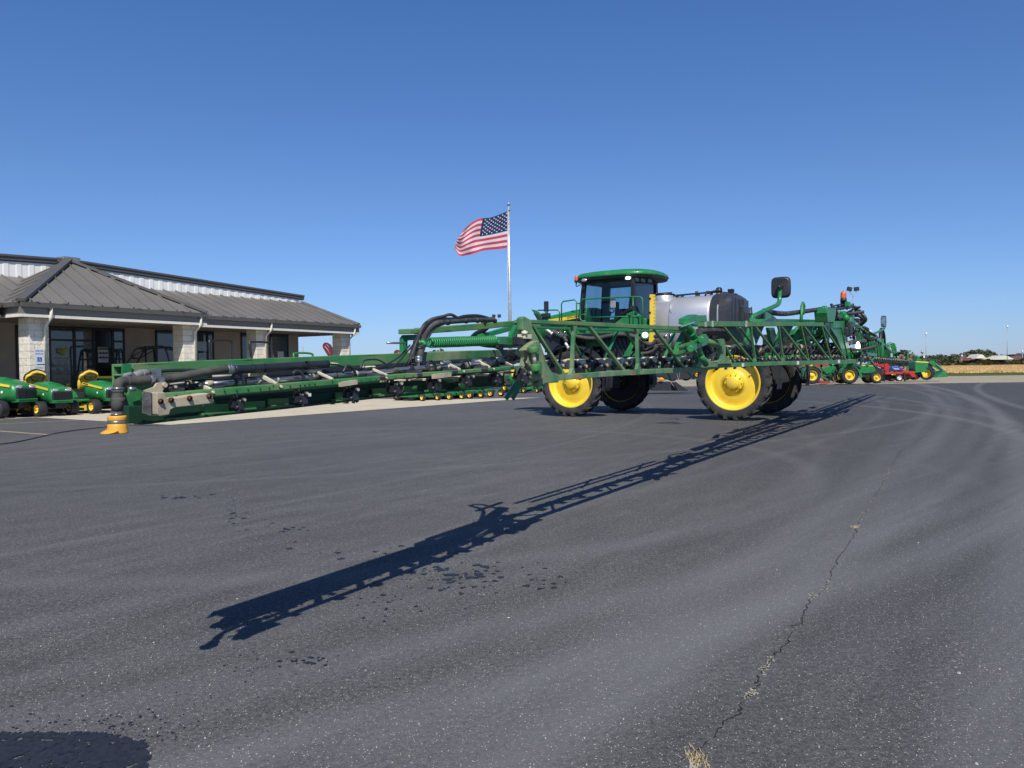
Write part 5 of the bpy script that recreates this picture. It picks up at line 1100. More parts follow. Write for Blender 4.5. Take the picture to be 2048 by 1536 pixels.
eave([((PX0, 0, 0), (PX1, 0, 0), (0, -1, 0)), ((PX0, YU-.3, 0), (PX0, .08, 0), (-1, 0, 0)), ((PX1, .08, 0), (PX1, YM+.1, 0), (1, 0, 0))])
eave([((PX1+.2, YM, 0), (17.3, YM, 0), (0, -1, 0)), ((LX, YM, 0), (PX0-.2, YM, 0), (0, -1, 0)), ((17.3, YM+.1, 0), (17.3, 14, 0), (1, 0, 0))])
mb = MB()
x = PX0+.5
while x < 17.0:
    yb = -.02 if x < PX1 else YM-.02; mb.bar(Vector((x, yb-.15, HG-.0)), Vector((x, yb+.3, HG+.04)), .05, .03); x += .92
mb.build('gutter_strap', TRIMD, BL)
mb = MB(); bb(mb, PX0+.05, PX1-.05, .1, YM+.03, 3.30, 3.34); bb(mb, LX, 17.25, YM+.1, YW-.01, 3.315, 3.355); bb(mb, xe+.01, 17.25, YW, 14, 3.312, 3.352); mb.build('soffit', paint('soffit', (.16, .145, .13), .8), BL)
# columns
def column(px_c, yf, w=.66):
    x0 = BW(px_c, 690, yf).x
    mb = MB(); bb(mb, x0, x0+w, yf, yf+w, -.02, 3.31)
    bm_o = mb.build('column', BLOCK, BL, bev=.015)
    ds = MB(); xm = x0+w*.80; g_ = (0 if yf < .6 else YM)
    ds.tube([(xm, g_-.06, 3.72), (xm, g_-.06, 3.32), (xm-.02, yf-.06, 3.0), (xm-.02, yf-.06, .1)], .062, 4, caps=True); ds.build('downspout', CREAMT, BL)
    return x0
column(58, .38); column(366.5, .38); column(512.5, 1.28); column(683.5, 1.28); column(-60, 1.28)
# windows and the storefront on the shaded wall
def window(px0, px1, ytop, zbot=.6, muls=(), bars=(), poster=None):
    a = BW(px0, ytop[0], YW-.03); b_ = BW(px1, ytop[1], YW-.03); zt = (a.z+b_.z)/2; f = MB(); t = .075
    bb(f, a.x, b_.x, YW-.05, YW-.004, zt-t, zt); bb(f, a.x, b_.x, YW-.05, YW-.004, zbot, zbot+t); bb(f, a.x, a.x+t, YW-.05, YW-.004, zbot+t, zt-t); bb(f, b_.x-t, b_.x, YW-.05, YW-.004, zbot+t, zt-t)
    xs = [a.x]+[BW(m_, 700, YW-.03).x for m_ in muls]+[b_.x]
    for m_ in xs[1:-1]: bb(f, m_-.05, m_+.05, YW-.055, YW-.004, zbot+t+.002, zt-t-.002)
    for (u0, u1, z) in bars: bb(f, BW(u0, 700, YW-.03).x, BW(u1, 700, YW-.03).x, YW-.052, YW-.004, z-.04, z+.04)
    fo = f.build('window', FRAMEB, BL); g = MB(); bb(g, a.x+t, b_.x-t, YW-.02, YW-.006, zbot+t, zt-t); g.build('glass', WGLASS, fo); return fo, a, b_, zt
fo, a, b_, zt = window(97, 249, (652, 657), .05, (149, 188, 226), ((97, 188, 2.72), (226, 249, 2.72), (149, 249, .4)))
mb = MB(); bb(mb, BW(190, 700, YW).x, BW(224, 700, YW).x, YW-.03, YW-.021, .2, zt-.1); mb.build('dark_panel', paint('dark_door_panel', (.006, .007, .010), .2), fo)
def decal(px0, py0, px1, py1, mat, par, name='poster', yy=YW-.045):
    a = BW(px0, py0, yy); b_ = BW(px1, py1, yy); mb = MB(); bb(mb, a.x, b_.x, yy-.003, yy, b_.z, a.z); return mb.build(name, mat, par), a, b_
PAPER = paint('printed_paper', (.42, .42, .42), .8)
po, pa, pb = decal(195.5, 694, 217, 725, PAPER, fo)
mb = MB()
for r_ in range(2):
    for c_ in range(3):
        q = BW(200+c_*6.2, 706.5+r_*9, YW-.05); mb.box(q, (.13, .004, .05)); mb.box(q+Vector((.03, 0, .04)), (.05, .004, .04))
mb.build('poster_print', FRAMEB, po); decal(196.5, 695, 216.5, 700, paint('green_print', (.03, .10, .04), .7), po, 'poster_header', YW-.049)
# yellow map sticker and text on the door glass
mb = MB(); q = BW(124, 702, YW-.05); out = [(-.30, .0), (-.22, .2), (0, .22), (.12, .12), (.3, .24), (.36, .12), (.28, -.02), (.2, -.22), (.05, -.3), (-.1, -.18), (-.26, -.14)]
mb.prism([q+Vector((u*.62, 0, v*.62)) for u, v in out], (0, .004, 0)); st_ = mb.build('sticker', paint('sticker_yellow', (.22, .24, .05), .7), fo)
def btxt(body, size, c, mat, par, name): 
    M = Matrix(((1, 0, 0, c.x), (0, 0, 1, c.y), (0, 1, 0, c.z), (0, 0, 0, 1))); 
    M = Matrix(((1, 0, 0, c.x), (0, 0, -1, c.y), (0, 1, 0, c.z), (0, 0, 0, 1))); return textmesh(body, size, name, mat, par, M, .001)
GREENP = paint('sticker_green', (.02, .10, .04), .7); GTX = paint('pale_lettering', (.20, .22, .23), .8)
btxt('Price', .13, q+Vector((-.10, -.006, .05)), GREENP, st_, 'sticker_lettering'); btxt('Plus', .13, q+Vector((-.10, -.006, -.08)), GREENP, st_, 'sticker_lettering')
for i, s_ in enumerate(('STORE HOURS', 'Mon - Fri', '7:30 - 5:00', 'Saturday', '8:00 - 12:00')): btxt(s_, .10, BW(126, 717+i*5.5, YW-.045), GTX, fo, 'door_lettering')
window(311, 356, (660, 662), .7)
fo2, a, b_, zt = window(391, 427.5, (662, 663), .1, (415,), ((391, 415, 1.55),))
decal(394.5, 683, 415, 702, paint('pale_blue_notice', (.25, .36, .46), .5), fo2, 'notice'); p2, pa, pb = decal(397, 706, 413, 720, paint('pale_notice', (.34, .42, .46), .6), fo2, 'notice')
btxt('WE HAVE', .11, BW(405, 709.5, YW-.05), GREENP, p2, 'notice_lettering'); btxt('MOVED', .11, BW(406, 714.5, YW-.05), GREENP, p2, 'notice_lettering')
window(481.5, 506, (665, 666), .7); fo3, *_ = window(539, 576.5, (667.5, 669), .5)
decal(555, 703, 567.5, 716, paint('white_notice', (.5, .5, .48), .7), fo3, 'notice'); window(31, 50, (650, 651), .4)
mb = MB(); q = BW(143, 645, YW-.15); mb.ell(q, (.12, .10, .09)); mb.build('wall_lamp', BLK, BL)
q = BW(706, 669, 1.2); mb = MB(); mb.ell(q, (.1, .1, .1)); mb.cyl(q, q+Z1*.2, .03); mb.build('security_camera', BLK, BL)
# walkway slab at the wall
# ================================================================== RESERVED PARKING SIGN
gs = BO+BX*BW(79, 715, .27).x+BY*.27; SG = thing('parking_sign', 'white reserved parking sign with blue wheelchair symbol on the left column', 'sign', gs, BA)
kk = gs.y/F_PX*1.02
zt = EYE+(750-698)*gs.y/F_PX; zb = EYE+(750-728)*gs.y/F_PX; zt2 = EYE+(750-730)*gs.y/F_PX; zb2 = EYE+(750-741)*gs.y/F_PX
w_ = 21*gs.y/F_PX*.95
mb = MB(); mb.bar((0, .06, zb2-.1), (0, .06, zt-.05), .06, .10); mb.build('mounting_rail', GREY, SG)
mb = MB(); mb.box((0, 0, (zt+zb)/2), (w_, .006, zt-zb)); sp = mb.build('sign_panel', paint('sign_white', (.62, .64, .66), .5, var=.03), SG, bev=.01)
mb = MB(); mb.box((0, 0, (zt2+zb2)/2), (w_*.95, .006, zt2-zb2)); sp2 = mb.build('lower_panel', paint('sign_white_lower', (.62, .64, .66), .5, var=.03), SG)
def flat(body, size, x, y, z, mat, par, name): return textmesh(body, size, name, mat, par, Matrix(((1, 0, 0, x), (0, 0, -1, y), (0, 1, 0, z), (0, 0, 0, 1))), .001)
SB = paint('sign_blue', (.02, .09, .38), .5)
H_ = zt-zb; flat('RESERVED', w_*.17, 0, -.006, zt-H_*.13, SB, sp, 'sign_lettering'); flat('PARKING', w_*.18, 0, -.006, zt-H_*.32, SB, sp, 'sign_lettering')
zc = zb+H_*.31; mb = MB(); mb.box((0, -.005, zc), (w_*.44, .003, w_*.44)); sq = mb.build('symbol_panel', SB, sp)
mb = MB(); e = w_*.2; mb.tube([Vector((-.05*e+.42*e*math.cos(t), -.009, zc-.28*e+.42*e*math.sin(t))) for t in [math.radians(a) for a in range(110, 375, 20)]], .05*e*1.2, 5)
mb.ell((-.08*e, -.009, zc+.72*e), .13*e); mb.tube([Vector((-.08*e, -.009, zc+.5*e)), Vector((-.04*e, -.009, zc-.0*e)), Vector((.36*e, -.009, zc-.02*e)), Vector((.5*e, -.009, zc-.6*e)), Vector((.68*e, -.009, zc-.55*e))], .075*e, 5); mb.build('wheelchair_symbol', WHT, sq)
flat('ACCESSIBLE', w_*.12, 0, -.006, (zt2+zb2)/2, SB, sp2, 'sign_lettering')

# ================================================================== RIDING MOWERS, front left
def make_tractor():
    t = thing('lawn_tractor', 'x', 'riding mower')
    # +x forward, real size in metres
    def hs(x, hw, z0, z1): return [Vector((x, -hw, z0)), Vector((x, -hw*1.02, (z0+z1)/2)), Vector((x, -hw*.93, z1-.06)), Vector((x, -hw*.6, z1-.01)), Vector((x, 0, z1)), Vector((x, hw*.6, z1-.01)), Vector((x, hw*.93, z1-.06)), Vector((x, hw*1.02, (z0+z1)/2)), Vector((x, hw, z0))]
    mb = MB(); mb.rings([hs(.45, .27, .42, .86), hs(.60, .29, .40, .88), hs(1.0, .29, .38, .84), hs(1.3, .28, .36, .76), hs(1.42, .26, .38, .68)]); mb.build('hood', GREEN, t)
    mb = MB(); mb.rings([hs(.56, .14, .84, .885), hs(.8, .16, .82, .885), hs(1.0, .13, .80, .855)]); mb.build('hood_scoop', GREEN, t)
    for s in (1, -1):
        mb = MB(); mb.prism([(.42, s*.305, .79), (1.30, s*.292, .66), (1.30, s*.292, .71), (.44, s*.300, .845)], (0, .012, 0)); st = mb.build('hood_stripe', YEL, t)
        mb = MB(); mb.box((.58, s*.312, .80), (.24, .004, .022), Matrix.Rotation(.14, 3, 'Y')); mb.build('stripe_lettering', BLKM, st)
        mb = MB(); mb.ell((1.10, s*.300, .56), (.03, .008, .03)); mb.build('model_badge', WHT, t)
        mb = MB(); mb.ell((1.41, s*.16, .665), (.05, .09, .042)); mb.build('headlight', LENS, t)
    mb = MB(); mb.box((1.425, 0, .52), (.06, .5, .22)); 
    gl = mb.build('grille', BLK, t, bev=.02)
    mb = MB()
    for k in range(4): mb.box((1.462, 0, .45+k*.045), (.012, .46, .016))
    mb.box((1.466, 0, .52), (.012, .03, .2)); mb.build('grille_bar', BLKM, gl)
    mb = MB(); mb.rings([[Vector((1.30, y_*.27, z)) if abs(y_) == 1 else Vector((1.47, y_*.27, z)) for y_ in (-1, -.9, -.3, .3, .9, 1)] for z in (.34, .40)], smooth=False); mb.box((1.38, 0, .38), (.18, .50, .07)); mb.build('bumper', GREEN, t, bev=.01)
    # body with fenders
    for s in (1, -1):
        mb = MB(); prof = [(.72, .34), (.70, .40), (.45, .40), (.15, .42), (.02, .58), (-.20, .66), (-.52, .66), (-.66, .60), (-.66, .52), (-.50, .56), (-.22, .56), (-.06, .50), (.05, .34), (.20, .30), (.5, .30)]
        mb.prism([(a, s*.38, b_) for a, b_ in prof], (0, .26, 0)); mb.build('fender', GREEN, t, bev=.015)
        mb = MB(); mb.box((.40, s*.38, .425), (.44, .2, .02)); mb.build('footrest', BLK, t)
    mb = MB(); mb.box((-.1, 0, .42), (1.0, .5, .3)); mb.box((-.45, 0, .60), (.4, .52, .1)); mb.build('chassis', DARK, t)
    # tipped-up seat: base cushion stands, back leans over the wheel
    mb = MB(); mb.rings([[Vector((-.10+.0*0, -.20, .64)), Vector((-.10, .20, .64)), Vector((-.18, .20, .64)), Vector((-.18, -.20, .64))], [Vector((-.03, -.24, .78)), Vector((-.03, .24, .78)), Vector((-.13, .24, .78)), Vector((-.13, -.24, .78))], [Vector((-.02, -.22, .95)), Vector((-.02, .22, .95)), Vector((-.13, .22, .95)), Vector((-.13, -.22, .95))]]); mb.xform(Matrix.Translation((.18, 0, 0))); mb.build('seat', SEATY, t, bev=.03)
    mb = MB(); 
    def arcsec(x, z, hw, th, tilt):
        d = Vector((math.sin(tilt), 0, math.cos(tilt))); n = Vector((math.cos(tilt), 0, -math.sin(tilt))); c = Vector((x, 0, z))
        return [c+Y1*u*hw+n*(v*th+.10*(u*u)) for u, v in ((-1, 0), (-.6, 0), (0, 0), (.6, 0), (1, 0), (1, 1), (.6, 1), (0, 1), (-.6, 1), (-1, 1))]
    mb.rings([arcsec(-.20, .90, .20, .07, .35), arcsec(-.14, 1.02, .25, .08, .5), arcsec(-.05, 1.12, .25, .08, .75), arcsec(.06, 1.18, .20, .06, 1.1)]); mb.xform(Matrix.Translation((.20, 0, 0))); sb = mb.build('seat_back', SEATY, t)
    mb = MB(); mb.rings([[p-Vector((.05, 0, -.02)) for p in arcsec(-.22, .86, .21, .04, .35)], [p-Vector((.05, 0, -.02)) for p in arcsec(-.14, 1.02, .26, .04, .5)], [p-Vector((.04, 0, -.03)) for p in arcsec(-.05, 1.12, .26, .04, .75)], [p-Vector((.02, 0, -.04)) for p in arcsec(.05, 1.18, .21, .03, 1.1)]]); mb.xform(Matrix.Translation((.20, 0, 0))); mb.build('seat_shell', BLK, t)
    mb = MB(); mb.tube([Vector((.30+.04*math.cos(a), .17*math.sin(a), .99+.17*math.cos(a)*.55)) for a in [2*PI*k/16 for k in range(16)]], .014, 6, True); mb.bar((.42, 0, .82), (.30, 0, .99), .05, .05); mb.bar((.30, -.16, .99), (.30, .16, .99), .03, .02); mb.build('steering_wheel', BLK, t)
    for s in (1, -1):
        tt, rr = MB(), MB(); wheel(tt, rr, (1.12, s*.40, .20), Y1*s, .40*.5, .20, .10, 24); w1 = tt.build('front_wheel', TYRE_N, t); rr.build('rim', YEL, w1)
        tt, rr = MB(), MB(); wheel(tt, rr, (-.30, s*.42, .30), Y1*s, .30, .28, .16, 24, 14); w1 = tt.build('rear_wheel', TYRE_N, t); rr.build('rim', YEL, w1)
    mb = MB(); mb.box((1.12, 0, .22), (.07, .62, .06)); mb.box((1.25, 0, .27), (.25, .3, .12))
    for s in (1, -1): mb.bar((1.0, s*.2, .3), (1.25, s*.28, .16), .02, .02)
    mb.build('front_axle', BLKM, t)
    mb = MB(); mb.box((.45, 0, .13), (.55, 1.02, .07)); mb.box((.45, 0, .19), (.35, .7, .06)); mb.prism([(.25, .55, .10), (.62, .55, .10), (.62, .72, .05), (.25, .72, .05)], (0, 0, .02)); mb.build('mower_deck', BLKM, t, bev=.02)
    mb = MB()
    for s in (1, -1): mb.cyl((.45, s*.28, .19), (.45, s*.28, .27), .08); mb.bar((.2, s*.45, .15), (.75, s*.4, .19), .05, .06); mb.bar((.78, s*.42, .10), (.78, s*.42, .24), .06, .08)
    mb.build('deck_bracket', YEL, t); return t
mow = 'riding mowers in front of the shop'
T1 = make_tractor(); head = math.atan2(NN.y, NN.x)
def placeT(o, px, py, s, label, grp=mow, dh=0, wheel_local=(1.12, .40)):
    """put the near front wheel's foot at a ground pixel"""
    g = G(px, py); h = head+dh; fx, fy = Vector((math.cos(h), math.sin(h), 0)), Vector((-math.sin(h), math.cos(h), 0))
    o.location = g-fx*wheel_local[0]*s-fy*wheel_local[1]*s; o.rotation_euler = (0, 0, h); o.scale = (s, s, s); o['label'] = label; o['group'] = grp
T1n = T1; s_ = 1.28
placeT(T1, 80, 834, s_, 'green riding mower with tipped yellow seat directly below the parking sign', wheel_local=(1.12, -.40))
c = copy_tree(T1); placeT(c, 189, 828, s_, 'green riding mower with tipped yellow seat right behind the hanging hose', wheel_local=(1.12, -.40))
c = copy_tree(T1); placeT(c, -2, 838, s_*1.15, 'green riding mower cut off by the left edge, partly hidden by its neighbour', wheel_local=(1.12, -.40), dh=.30)
# ================================================================== utility vehicle behind
U = thing('utility_vehicle', 'green utility vehicle with black roll cage parked before the shop entrance', 'utility vehicle', G(272, 815)+Vector((0, 1.0, 0)), math.radians(192), s=1.17)
mb = MB(); mb.box((.9, 0, .85), (1.0, 1.3, .45)); mb.box((-.1, 0, .6), (1.2, 1.35, .35)); mb.box((-1.2, 0, .95), (1.1, 1.4, .45)); mb.build('body', GREEN, U, bev=.06)
mb = MB(); 
for s in (1, -1): mb.box((.95, s*.66, 1.05), (.85, .02, .07))
mb.build('hood_stripe', YEL, U)
mb = MB()
for s in (1, -1): mb.curve([(.75, s*.62, 1.0), (.35, s*.60, 1.75), (.15, s*.58, 2.02), (-.4, s*.58, 2.08), (-.75, s*.6, 2.0), (-.95, s*.62, 1.1)], .032, 8); mb.tube([(-.1, s*.6, 2.06), (-.15, s*.64, 1.0)], .03, 8); mb.tube([(.35, s*.6, 1.72), (-.1, s*.6, 2.0)], .018, 6)
for x, z in ((.15, 2.02), (-.75, 2.0), (.38, 1.7), (-.3, 2.07)): mb.tube([(x, -.6, z), (x, .6, z)], .03, 8)
mb.build('roll_cage', BLKM, U)
mb = MB(); mb.box((-.35, 0, .95), (.5, 1.2, .15)); mb.box((-.6, 0, 1.25), (.12, 1.2, .5)); mb.build('seat', SEATY, U, bev=.04)
mb = MB(); mb.tube([Vector((.28+.05*math.cos(a), -.3+.17*math.sin(a), 1.25+.13*math.cos(a))) for a in [2*PI*k/14 for k in range(14)]], .015, 6, True); mb.bar((.5, -.3, 1.0), (.28, -.3, 1.25), .05, .05); mb.build('steering_wheel', BLK, U)
for x in (1.0, -1.1):
    for s in (1, -1):
        tt, rr = MB(), MB(); wheel(tt, rr, (x, s*.62, .32), Y1*s, .32, .26, .17, 24, 14); w1 = tt.build('wheel', TYRE_N, U); rr.build('rim', YEL, w1)
# ================================================================== zero turn mowers
def make_zt():
    t = thing('zero_turn_mower', 'x', 'mower')
    mb = MB(); mb.box((-.25, 0, .50), (.9, .62, .28)); mb.box((-.55, 0, .72), (.5, .7, .22)); mb.build('body', GREEN, t, bev=.03)
    mb = MB()
    for s in (1, -1): mb.bar((.1, s*.26, .42), (.95, s*.36, .42), .07, .06); mb.bar((.95, s*.36, .42), (1.0, s*.36, .16), .05, .07); mb.cyl((.97, s*.36, .34), (.97, s*.36, .47), .04)
    mb.bar((.62, -.4, .42), (.62, .4, .42), .06, .06); mb.box((.2, 0, .36), (.5, .5, .04)); mb.build('frame', GREEN, t)
    mb = MB(); mb.box((.25, 0, .2), (.75, 1.25, .12)); mb.box((.1, .3, .29), (.3, .2, .07)); mb.box((.1, -.3, .29), (.3, .2, .07)); mb.build('mower_deck', GREEN, t, bev=.03)
    mb = MB(); mb.box((-.15, 0, .78), (.45, .5, .12)); mb.box((-.36, 0, 1.02), (.12, .5, .45), Matrix.Rotation(-.15, 3, 'Y')); mb.build('seat', SEATY, t, bev=.04)
    mb = MB()
    for s in (1, -1): mb.curve([(.05, s*.30, .65), (.12, s*.30, .95), (.15, s*.1, 1.0)], .015, 6)
    mb.build('steering_lever', BLKM, t)
    for s in (1, -1):
        tt, rr = MB(), MB(); wheel(tt, rr, (1.04, s*.36, .14), Y1*s, .14, .12, .085, 20); w1 = tt.build('caster_wheel', TYRE_N, t); rr.build('rim', YEL, w1)
        tt, rr = MB(), MB(); wheel(tt, rr, (-.35, s*.50, .29), Y1*s, .29, .26, .15, 20, 12); w1 = tt.build('rear_wheel', TYRE_N, t); rr.build('rim', YEL, w1)
    return t
ZG = 'zero turn mowers lined up on the concrete'; Zp = make_zt(); rob = Zp
labs = ['green zero turn mower leftmost of the row seen under the boom', 'green zero turn mower second from the left under the boom', 'green zero turn mower third from the left under the boom', 'green zero turn mower nearest the big front wheel under the boom']
for i, ((xa, ya), (xb, yb)) in enumerate((((845, 802.5), (877, 801)), ((899, 800), (925, 798.5)), ((940, 797), (963, 795.5)), ((981, 794), (1003, 792.5)))):
    o = Zp if i == 0 else copy_tree(Zp)
    a, b_ = G(xa, ya), G(xb, yb); v = (b_-a); sc = v.length/.72; h = math.atan2(v.y, v.x)-PI/2; o.scale = (sc*.95,)*3; fx = Vector((math.cos(h), math.sin(h), 0)); o.rotation_euler = (0, 0, h); o.location = (a+b_)/2-fx*1.04*sc*.95; o['label'] = labs[i]; o['group'] = ZG
def rops(o, h=1.95, w=.34, mat=BLKM): MB().tube(smooth_path([(-.62, -.42, .7), (-.66, -.42, 1.25), (-.76, -w, h-.12), (-.78, -w*.72, h), (-.78, w*.72, h), (-.76, w, h-.12), (-.66, .42, 1.25), (-.62, .42, .7)], 3), .042, 8).build('roll_bar', mat, o)
for i, (px, ztop, lab) in enumerate(((439, 681, 'mower with tall black roll bar behind the boom, left of the two roll bars'), (518, 685.5, 'mower with black roll bar in front of the third column'), (603, 708.5, 'mower with low green roll bar near the end of the shop wall'))):
    g = G(px, 812-(px-439)*.03); o = copy_tree(Zp); o.location = g+NN*1.0; o.rotation_euler = (0, 0, head); o.scale = (1.1,)*3; o['label'] = lab; o['group'] = 'mowers with roll bars behind the boom'
    h = EYE+(745-ztop)*(g.y)/F_PX; rops(o, h/1.1, .50, BLKM if i < 2 else GREEN)
# lawn tractor whose yellow rear wheel shows below the boom
c = copy_tree(T1); placeT(c, 820, 799, 1.25, 'lawn tractor showing a yellow rear wheel beneath the boom', 'riding mowers beyond the boom', dh=math.radians(30), wheel_local=(-.30, -.42)); c.location += Vector((-.5, .8, 0))
# equipment between boom foot and front wheel
for i, (px, py) in enumerate(((1040, 788), (1082, 785))):
    o = copy_tree(Zp); o.location = G(px, py)+Vector((0, 2.5, 0)); o.rotation_euler = (0, 0, head-.5+.4*i); o.scale = (1.2,)*3; o['label'] = ('green mower just left of the sprayer front wheel, nearer the parking foot', 'green mower half hidden behind the sprayer front wheel')[i]; o['group'] = 'mowers beyond the boom'
# ================================================================== FLAG
FD = 45.0
fp = W(1021, 700, FD); FPX = fp.x
pole = thing('flagpole', 'tall silver flagpole with a ball on top rising behind the sprayer', 'flagpole', (FPX, FD, 0))
topz = W(1017, 413, FD).z
mb = MB(); mb.tube([(0, 0, 0), (0, 0, topz*.5), (0, 0, topz)], [.12, .09, .05], 14); mb.build('shaft', ALU, pole)
mb = MB(); mb.ell((0, 0, topz+.14), .105, 16, 10); mb.build('ball', GREY, pole); mb = MB(); mb.cyl((0, 0, topz-.02), (0, 0, topz+.06), .045); mb.cyl((0, 0, topz-.25), (0, 0, topz-.15), .085); mb.cyl((0, 0, .0), (0, 0, .2), .25); mb.build('truck', GREY, pole)
mb = MB(); mb.tube([(-.05, -.10, topz-.2), (-.11, -.1, topz*.6), (-.1, -.1, 1.2)], .012, 5); mb.build('halyard', WHT, pole)
def fabric(name, col, stain=.12):
    mt, nt, b = newmat(name); n1 = noise(nt, coords(nt), 5, 3); nt.links.new(ramp(nt, n1, [(.3, tuple(c*(1-stain) for c in col)), (.7, col)]), b.inputs['Base Color']); b.inputs['Roughness'].default_value = .8
    tr = N(nt, 'ShaderNodeBsdfTranslucent'); tr.inputs[0].default_value = (*col, 1); mx = N(nt, 'ShaderNodeMixShader'); mx.inputs[0].default_value = .35; o = nt.nodes['Material Output']
    nt.links.new(b.outputs[0], mx.inputs[1]); nt.links.new(tr.outputs[0], mx.inputs[2]); nt.links.new(mx.outputs[0], o.inputs[0]); return mt
FR, FWH, FB = fabric('flag_red', (.72, .06, .09)), fabric('flag_white', (.80, .78, .80)), fabric('flag_blue', (.015, .03, .12))
topc = smooth_path([Vector((1016, 422, 0)), Vector((998, 429, 0)), Vector((978, 436, 0)), Vector((958, 438, 0)), Vector((940, 447, 0)), Vector((929, 458, 0)), Vector((922, 470, 0))], 6)
botc = smooth_path([Vector((1014, 496, 0)), Vector((992, 499, 0)), Vector((966, 501, 0)), Vector((950, 506, 0)), Vector((936, 511, 0)), Vector((920, 512, 0)), Vector((909, 496, 0))], 6)
def at_(c, u): k = u*(len(c)-1); i = min(int(k), len(c)-2); return c[i].lerp(c[i+1], k-i)
def cloth(u, v):
    a, b_ = at_(topc, u), at_(botc, u); p = a.lerp(b_, v); bx = -6*math.sin(PI*v)*(u*.5) - (3.5*math.sin(PI*v) if u > .85 else 0)*0
    p = p+Vector((bx, 0, 0)); dep = FD-.10*math.sin(u*9+v*2.5)*u-.14*math.sin(u*17-v*5)*u*.6-.08*math.sin(v*7+u*14)*u
    p = p+Vector((0, 1.8*math.sin(u*11-v*3)*u, 0)); return W(p.x, p.y, dep)-Vector((FPX, FD, 0))
flag = thing('flag', 'stars and stripes flag blowing to the left from the flagpole', 'flag', (FPX, FD, 0))
NU, NV = 60, 52; mb = MB(); base = mb.add([cloth(i/NU, j/NV) for j in range(NV+1) for i in range(NU+1)])
mb.mat(FR); mb.mat(FWH); mb.mat(FB)
for j in range(NV):
    for i in range(NU):
        st_ = j*13//NV; m_ = FB if (i < NU*.42 and st_ < 7) else (FR if st_ % 2 == 0 else FWH)
        mb.mat(m_); q = base+j*(NU+1)+i; mb.face((q, q+1, q+NU+2, q+NU+1), True)
fl = mb.build('cloth', None, flag, flip=False)
mb = MB()
for r_ in range(9):
    for c_ in range(6 if r_ % 2 == 0 else 5):
        u = (.42/12)*(1+2*c_+(0 if r_ % 2 == 0 else 1)); v = (7/13)*(r_+1)/10
        for off in (-.006, .006):
            c = cloth(u, v); e1 = (cloth(u+.012, v)-c); e2 = (cloth(u, v+.02)-c); n = e1.cross(e2).normalized(); e1 = e1.normalized(); e2 = n.cross(e1).normalized()
            pts = []
            for k in range(10): rr = .058 if k % 2 == 0 else .026; t = 2*PI*k/10-PI/2; pts.append(c+n*off+e1*rr*math.cos(t)+e2*rr*math.sin(t))
            mb.poly(pts)
mb.build('stars', FWH, flag, flip=False)
# ================================================================== LIGHT POLES
def floodpole(px, ytop, dep, label, k=1):
    b_ = W(px, 700, dep); z = W(px, ytop, dep).z; t = thing('floodlight_pole', label, 'light pole', (b_.x, dep, 0), group='twin floodlight poles')
    s = dep/F_PX*k
    mb = MB(); mb.cyl((0, 0, 0), (0, 0, z-22*s), 1.0*s, .8*s); mb.build('pole', GREY, t)
    mb = MB(); mb.curve([(-6*s, 0, z-9*s), (-5.5*s, 0, z-13*s), (0, 0, z-16*s), (5.5*s, 0, z-13*s), (6*s, 0, z-9*s)], .6*s, 6); mb.cyl((0, 0, z-22*s), (0, 0, z-15*s), .6*s); mb.build('yoke', GREY, t)
    for x, a in ((-7, .25), (7, -.1)): mb = MB(); mb.box((x*s, 0, z-5*s), (9*s, 5*s, 8*s), Matrix.Rotation(a, 3, 'Y')); mb.build('floodlight', BLK, t, bev=.3*s)
    return t
floodpole(1706.5, 573, 60, 'twin floodlight pole standing behind the amber beacon on the boom'); floodpole(994, 628, 78, 'twin floodlight pole just left of the flagpole', .78)
def mast(px, yt, dep, label, name='light_mast', cat='light mast', r=.14, head=1):
    b_ = W(px, 700, dep); z = W(px, yt, dep).z; t = thing(name, label, cat, (b_.x, dep, 0)); mb = MB(); mb.cyl((0, 0, -2), (0, 0, z), r, r*.6, 8); mb.build('pole', GREY, t)
    mb = MB(); 
    if head: mb.cyl((0, 0, z-.1), (0, 0, z+.4), r*2.6, r*2.6, 10); mb.ell((0, 0, z+.5), (r*3, r*3, .25))
    else:
        for k in range(4): mb.cyl((0, 0, z-3-k*3), (0, 0, z-1.8-k*3), .9)
    mb.build('lamp_head' if head else 'antenna', WHT if head else GREY, t); return t
mast(1852, 669, 300, 'tall thin highway light mast left of the far trees'); mast(2014.5, 654, 300, 'tallest thin light mast near the right edge'); mast(1741, 664, 260, 'small light mast tip right of the boom centre')
mast(1844.5, 697, 500, 'distant lattice antenna beside the light mast', 'antenna_tower', 'tower', .5, 0)
mast(1923.5, 713, 330, 'short lamp post before the brick school', 'lamp_post', 'lamp post', .14); mast(2044.5, 704, 330, 'lamp post at the right edge before the dark hall', 'lamp_post', 'lamp post', .14); mast(1848, 716, 210, 'short white lamp post beside the loader tractor', 'lamp_post', 'lamp post', .07)
mast(606, 693, 90, 'thin dark pole seen under the shop porch', 'utility_pole', 'pole', .09, 0)
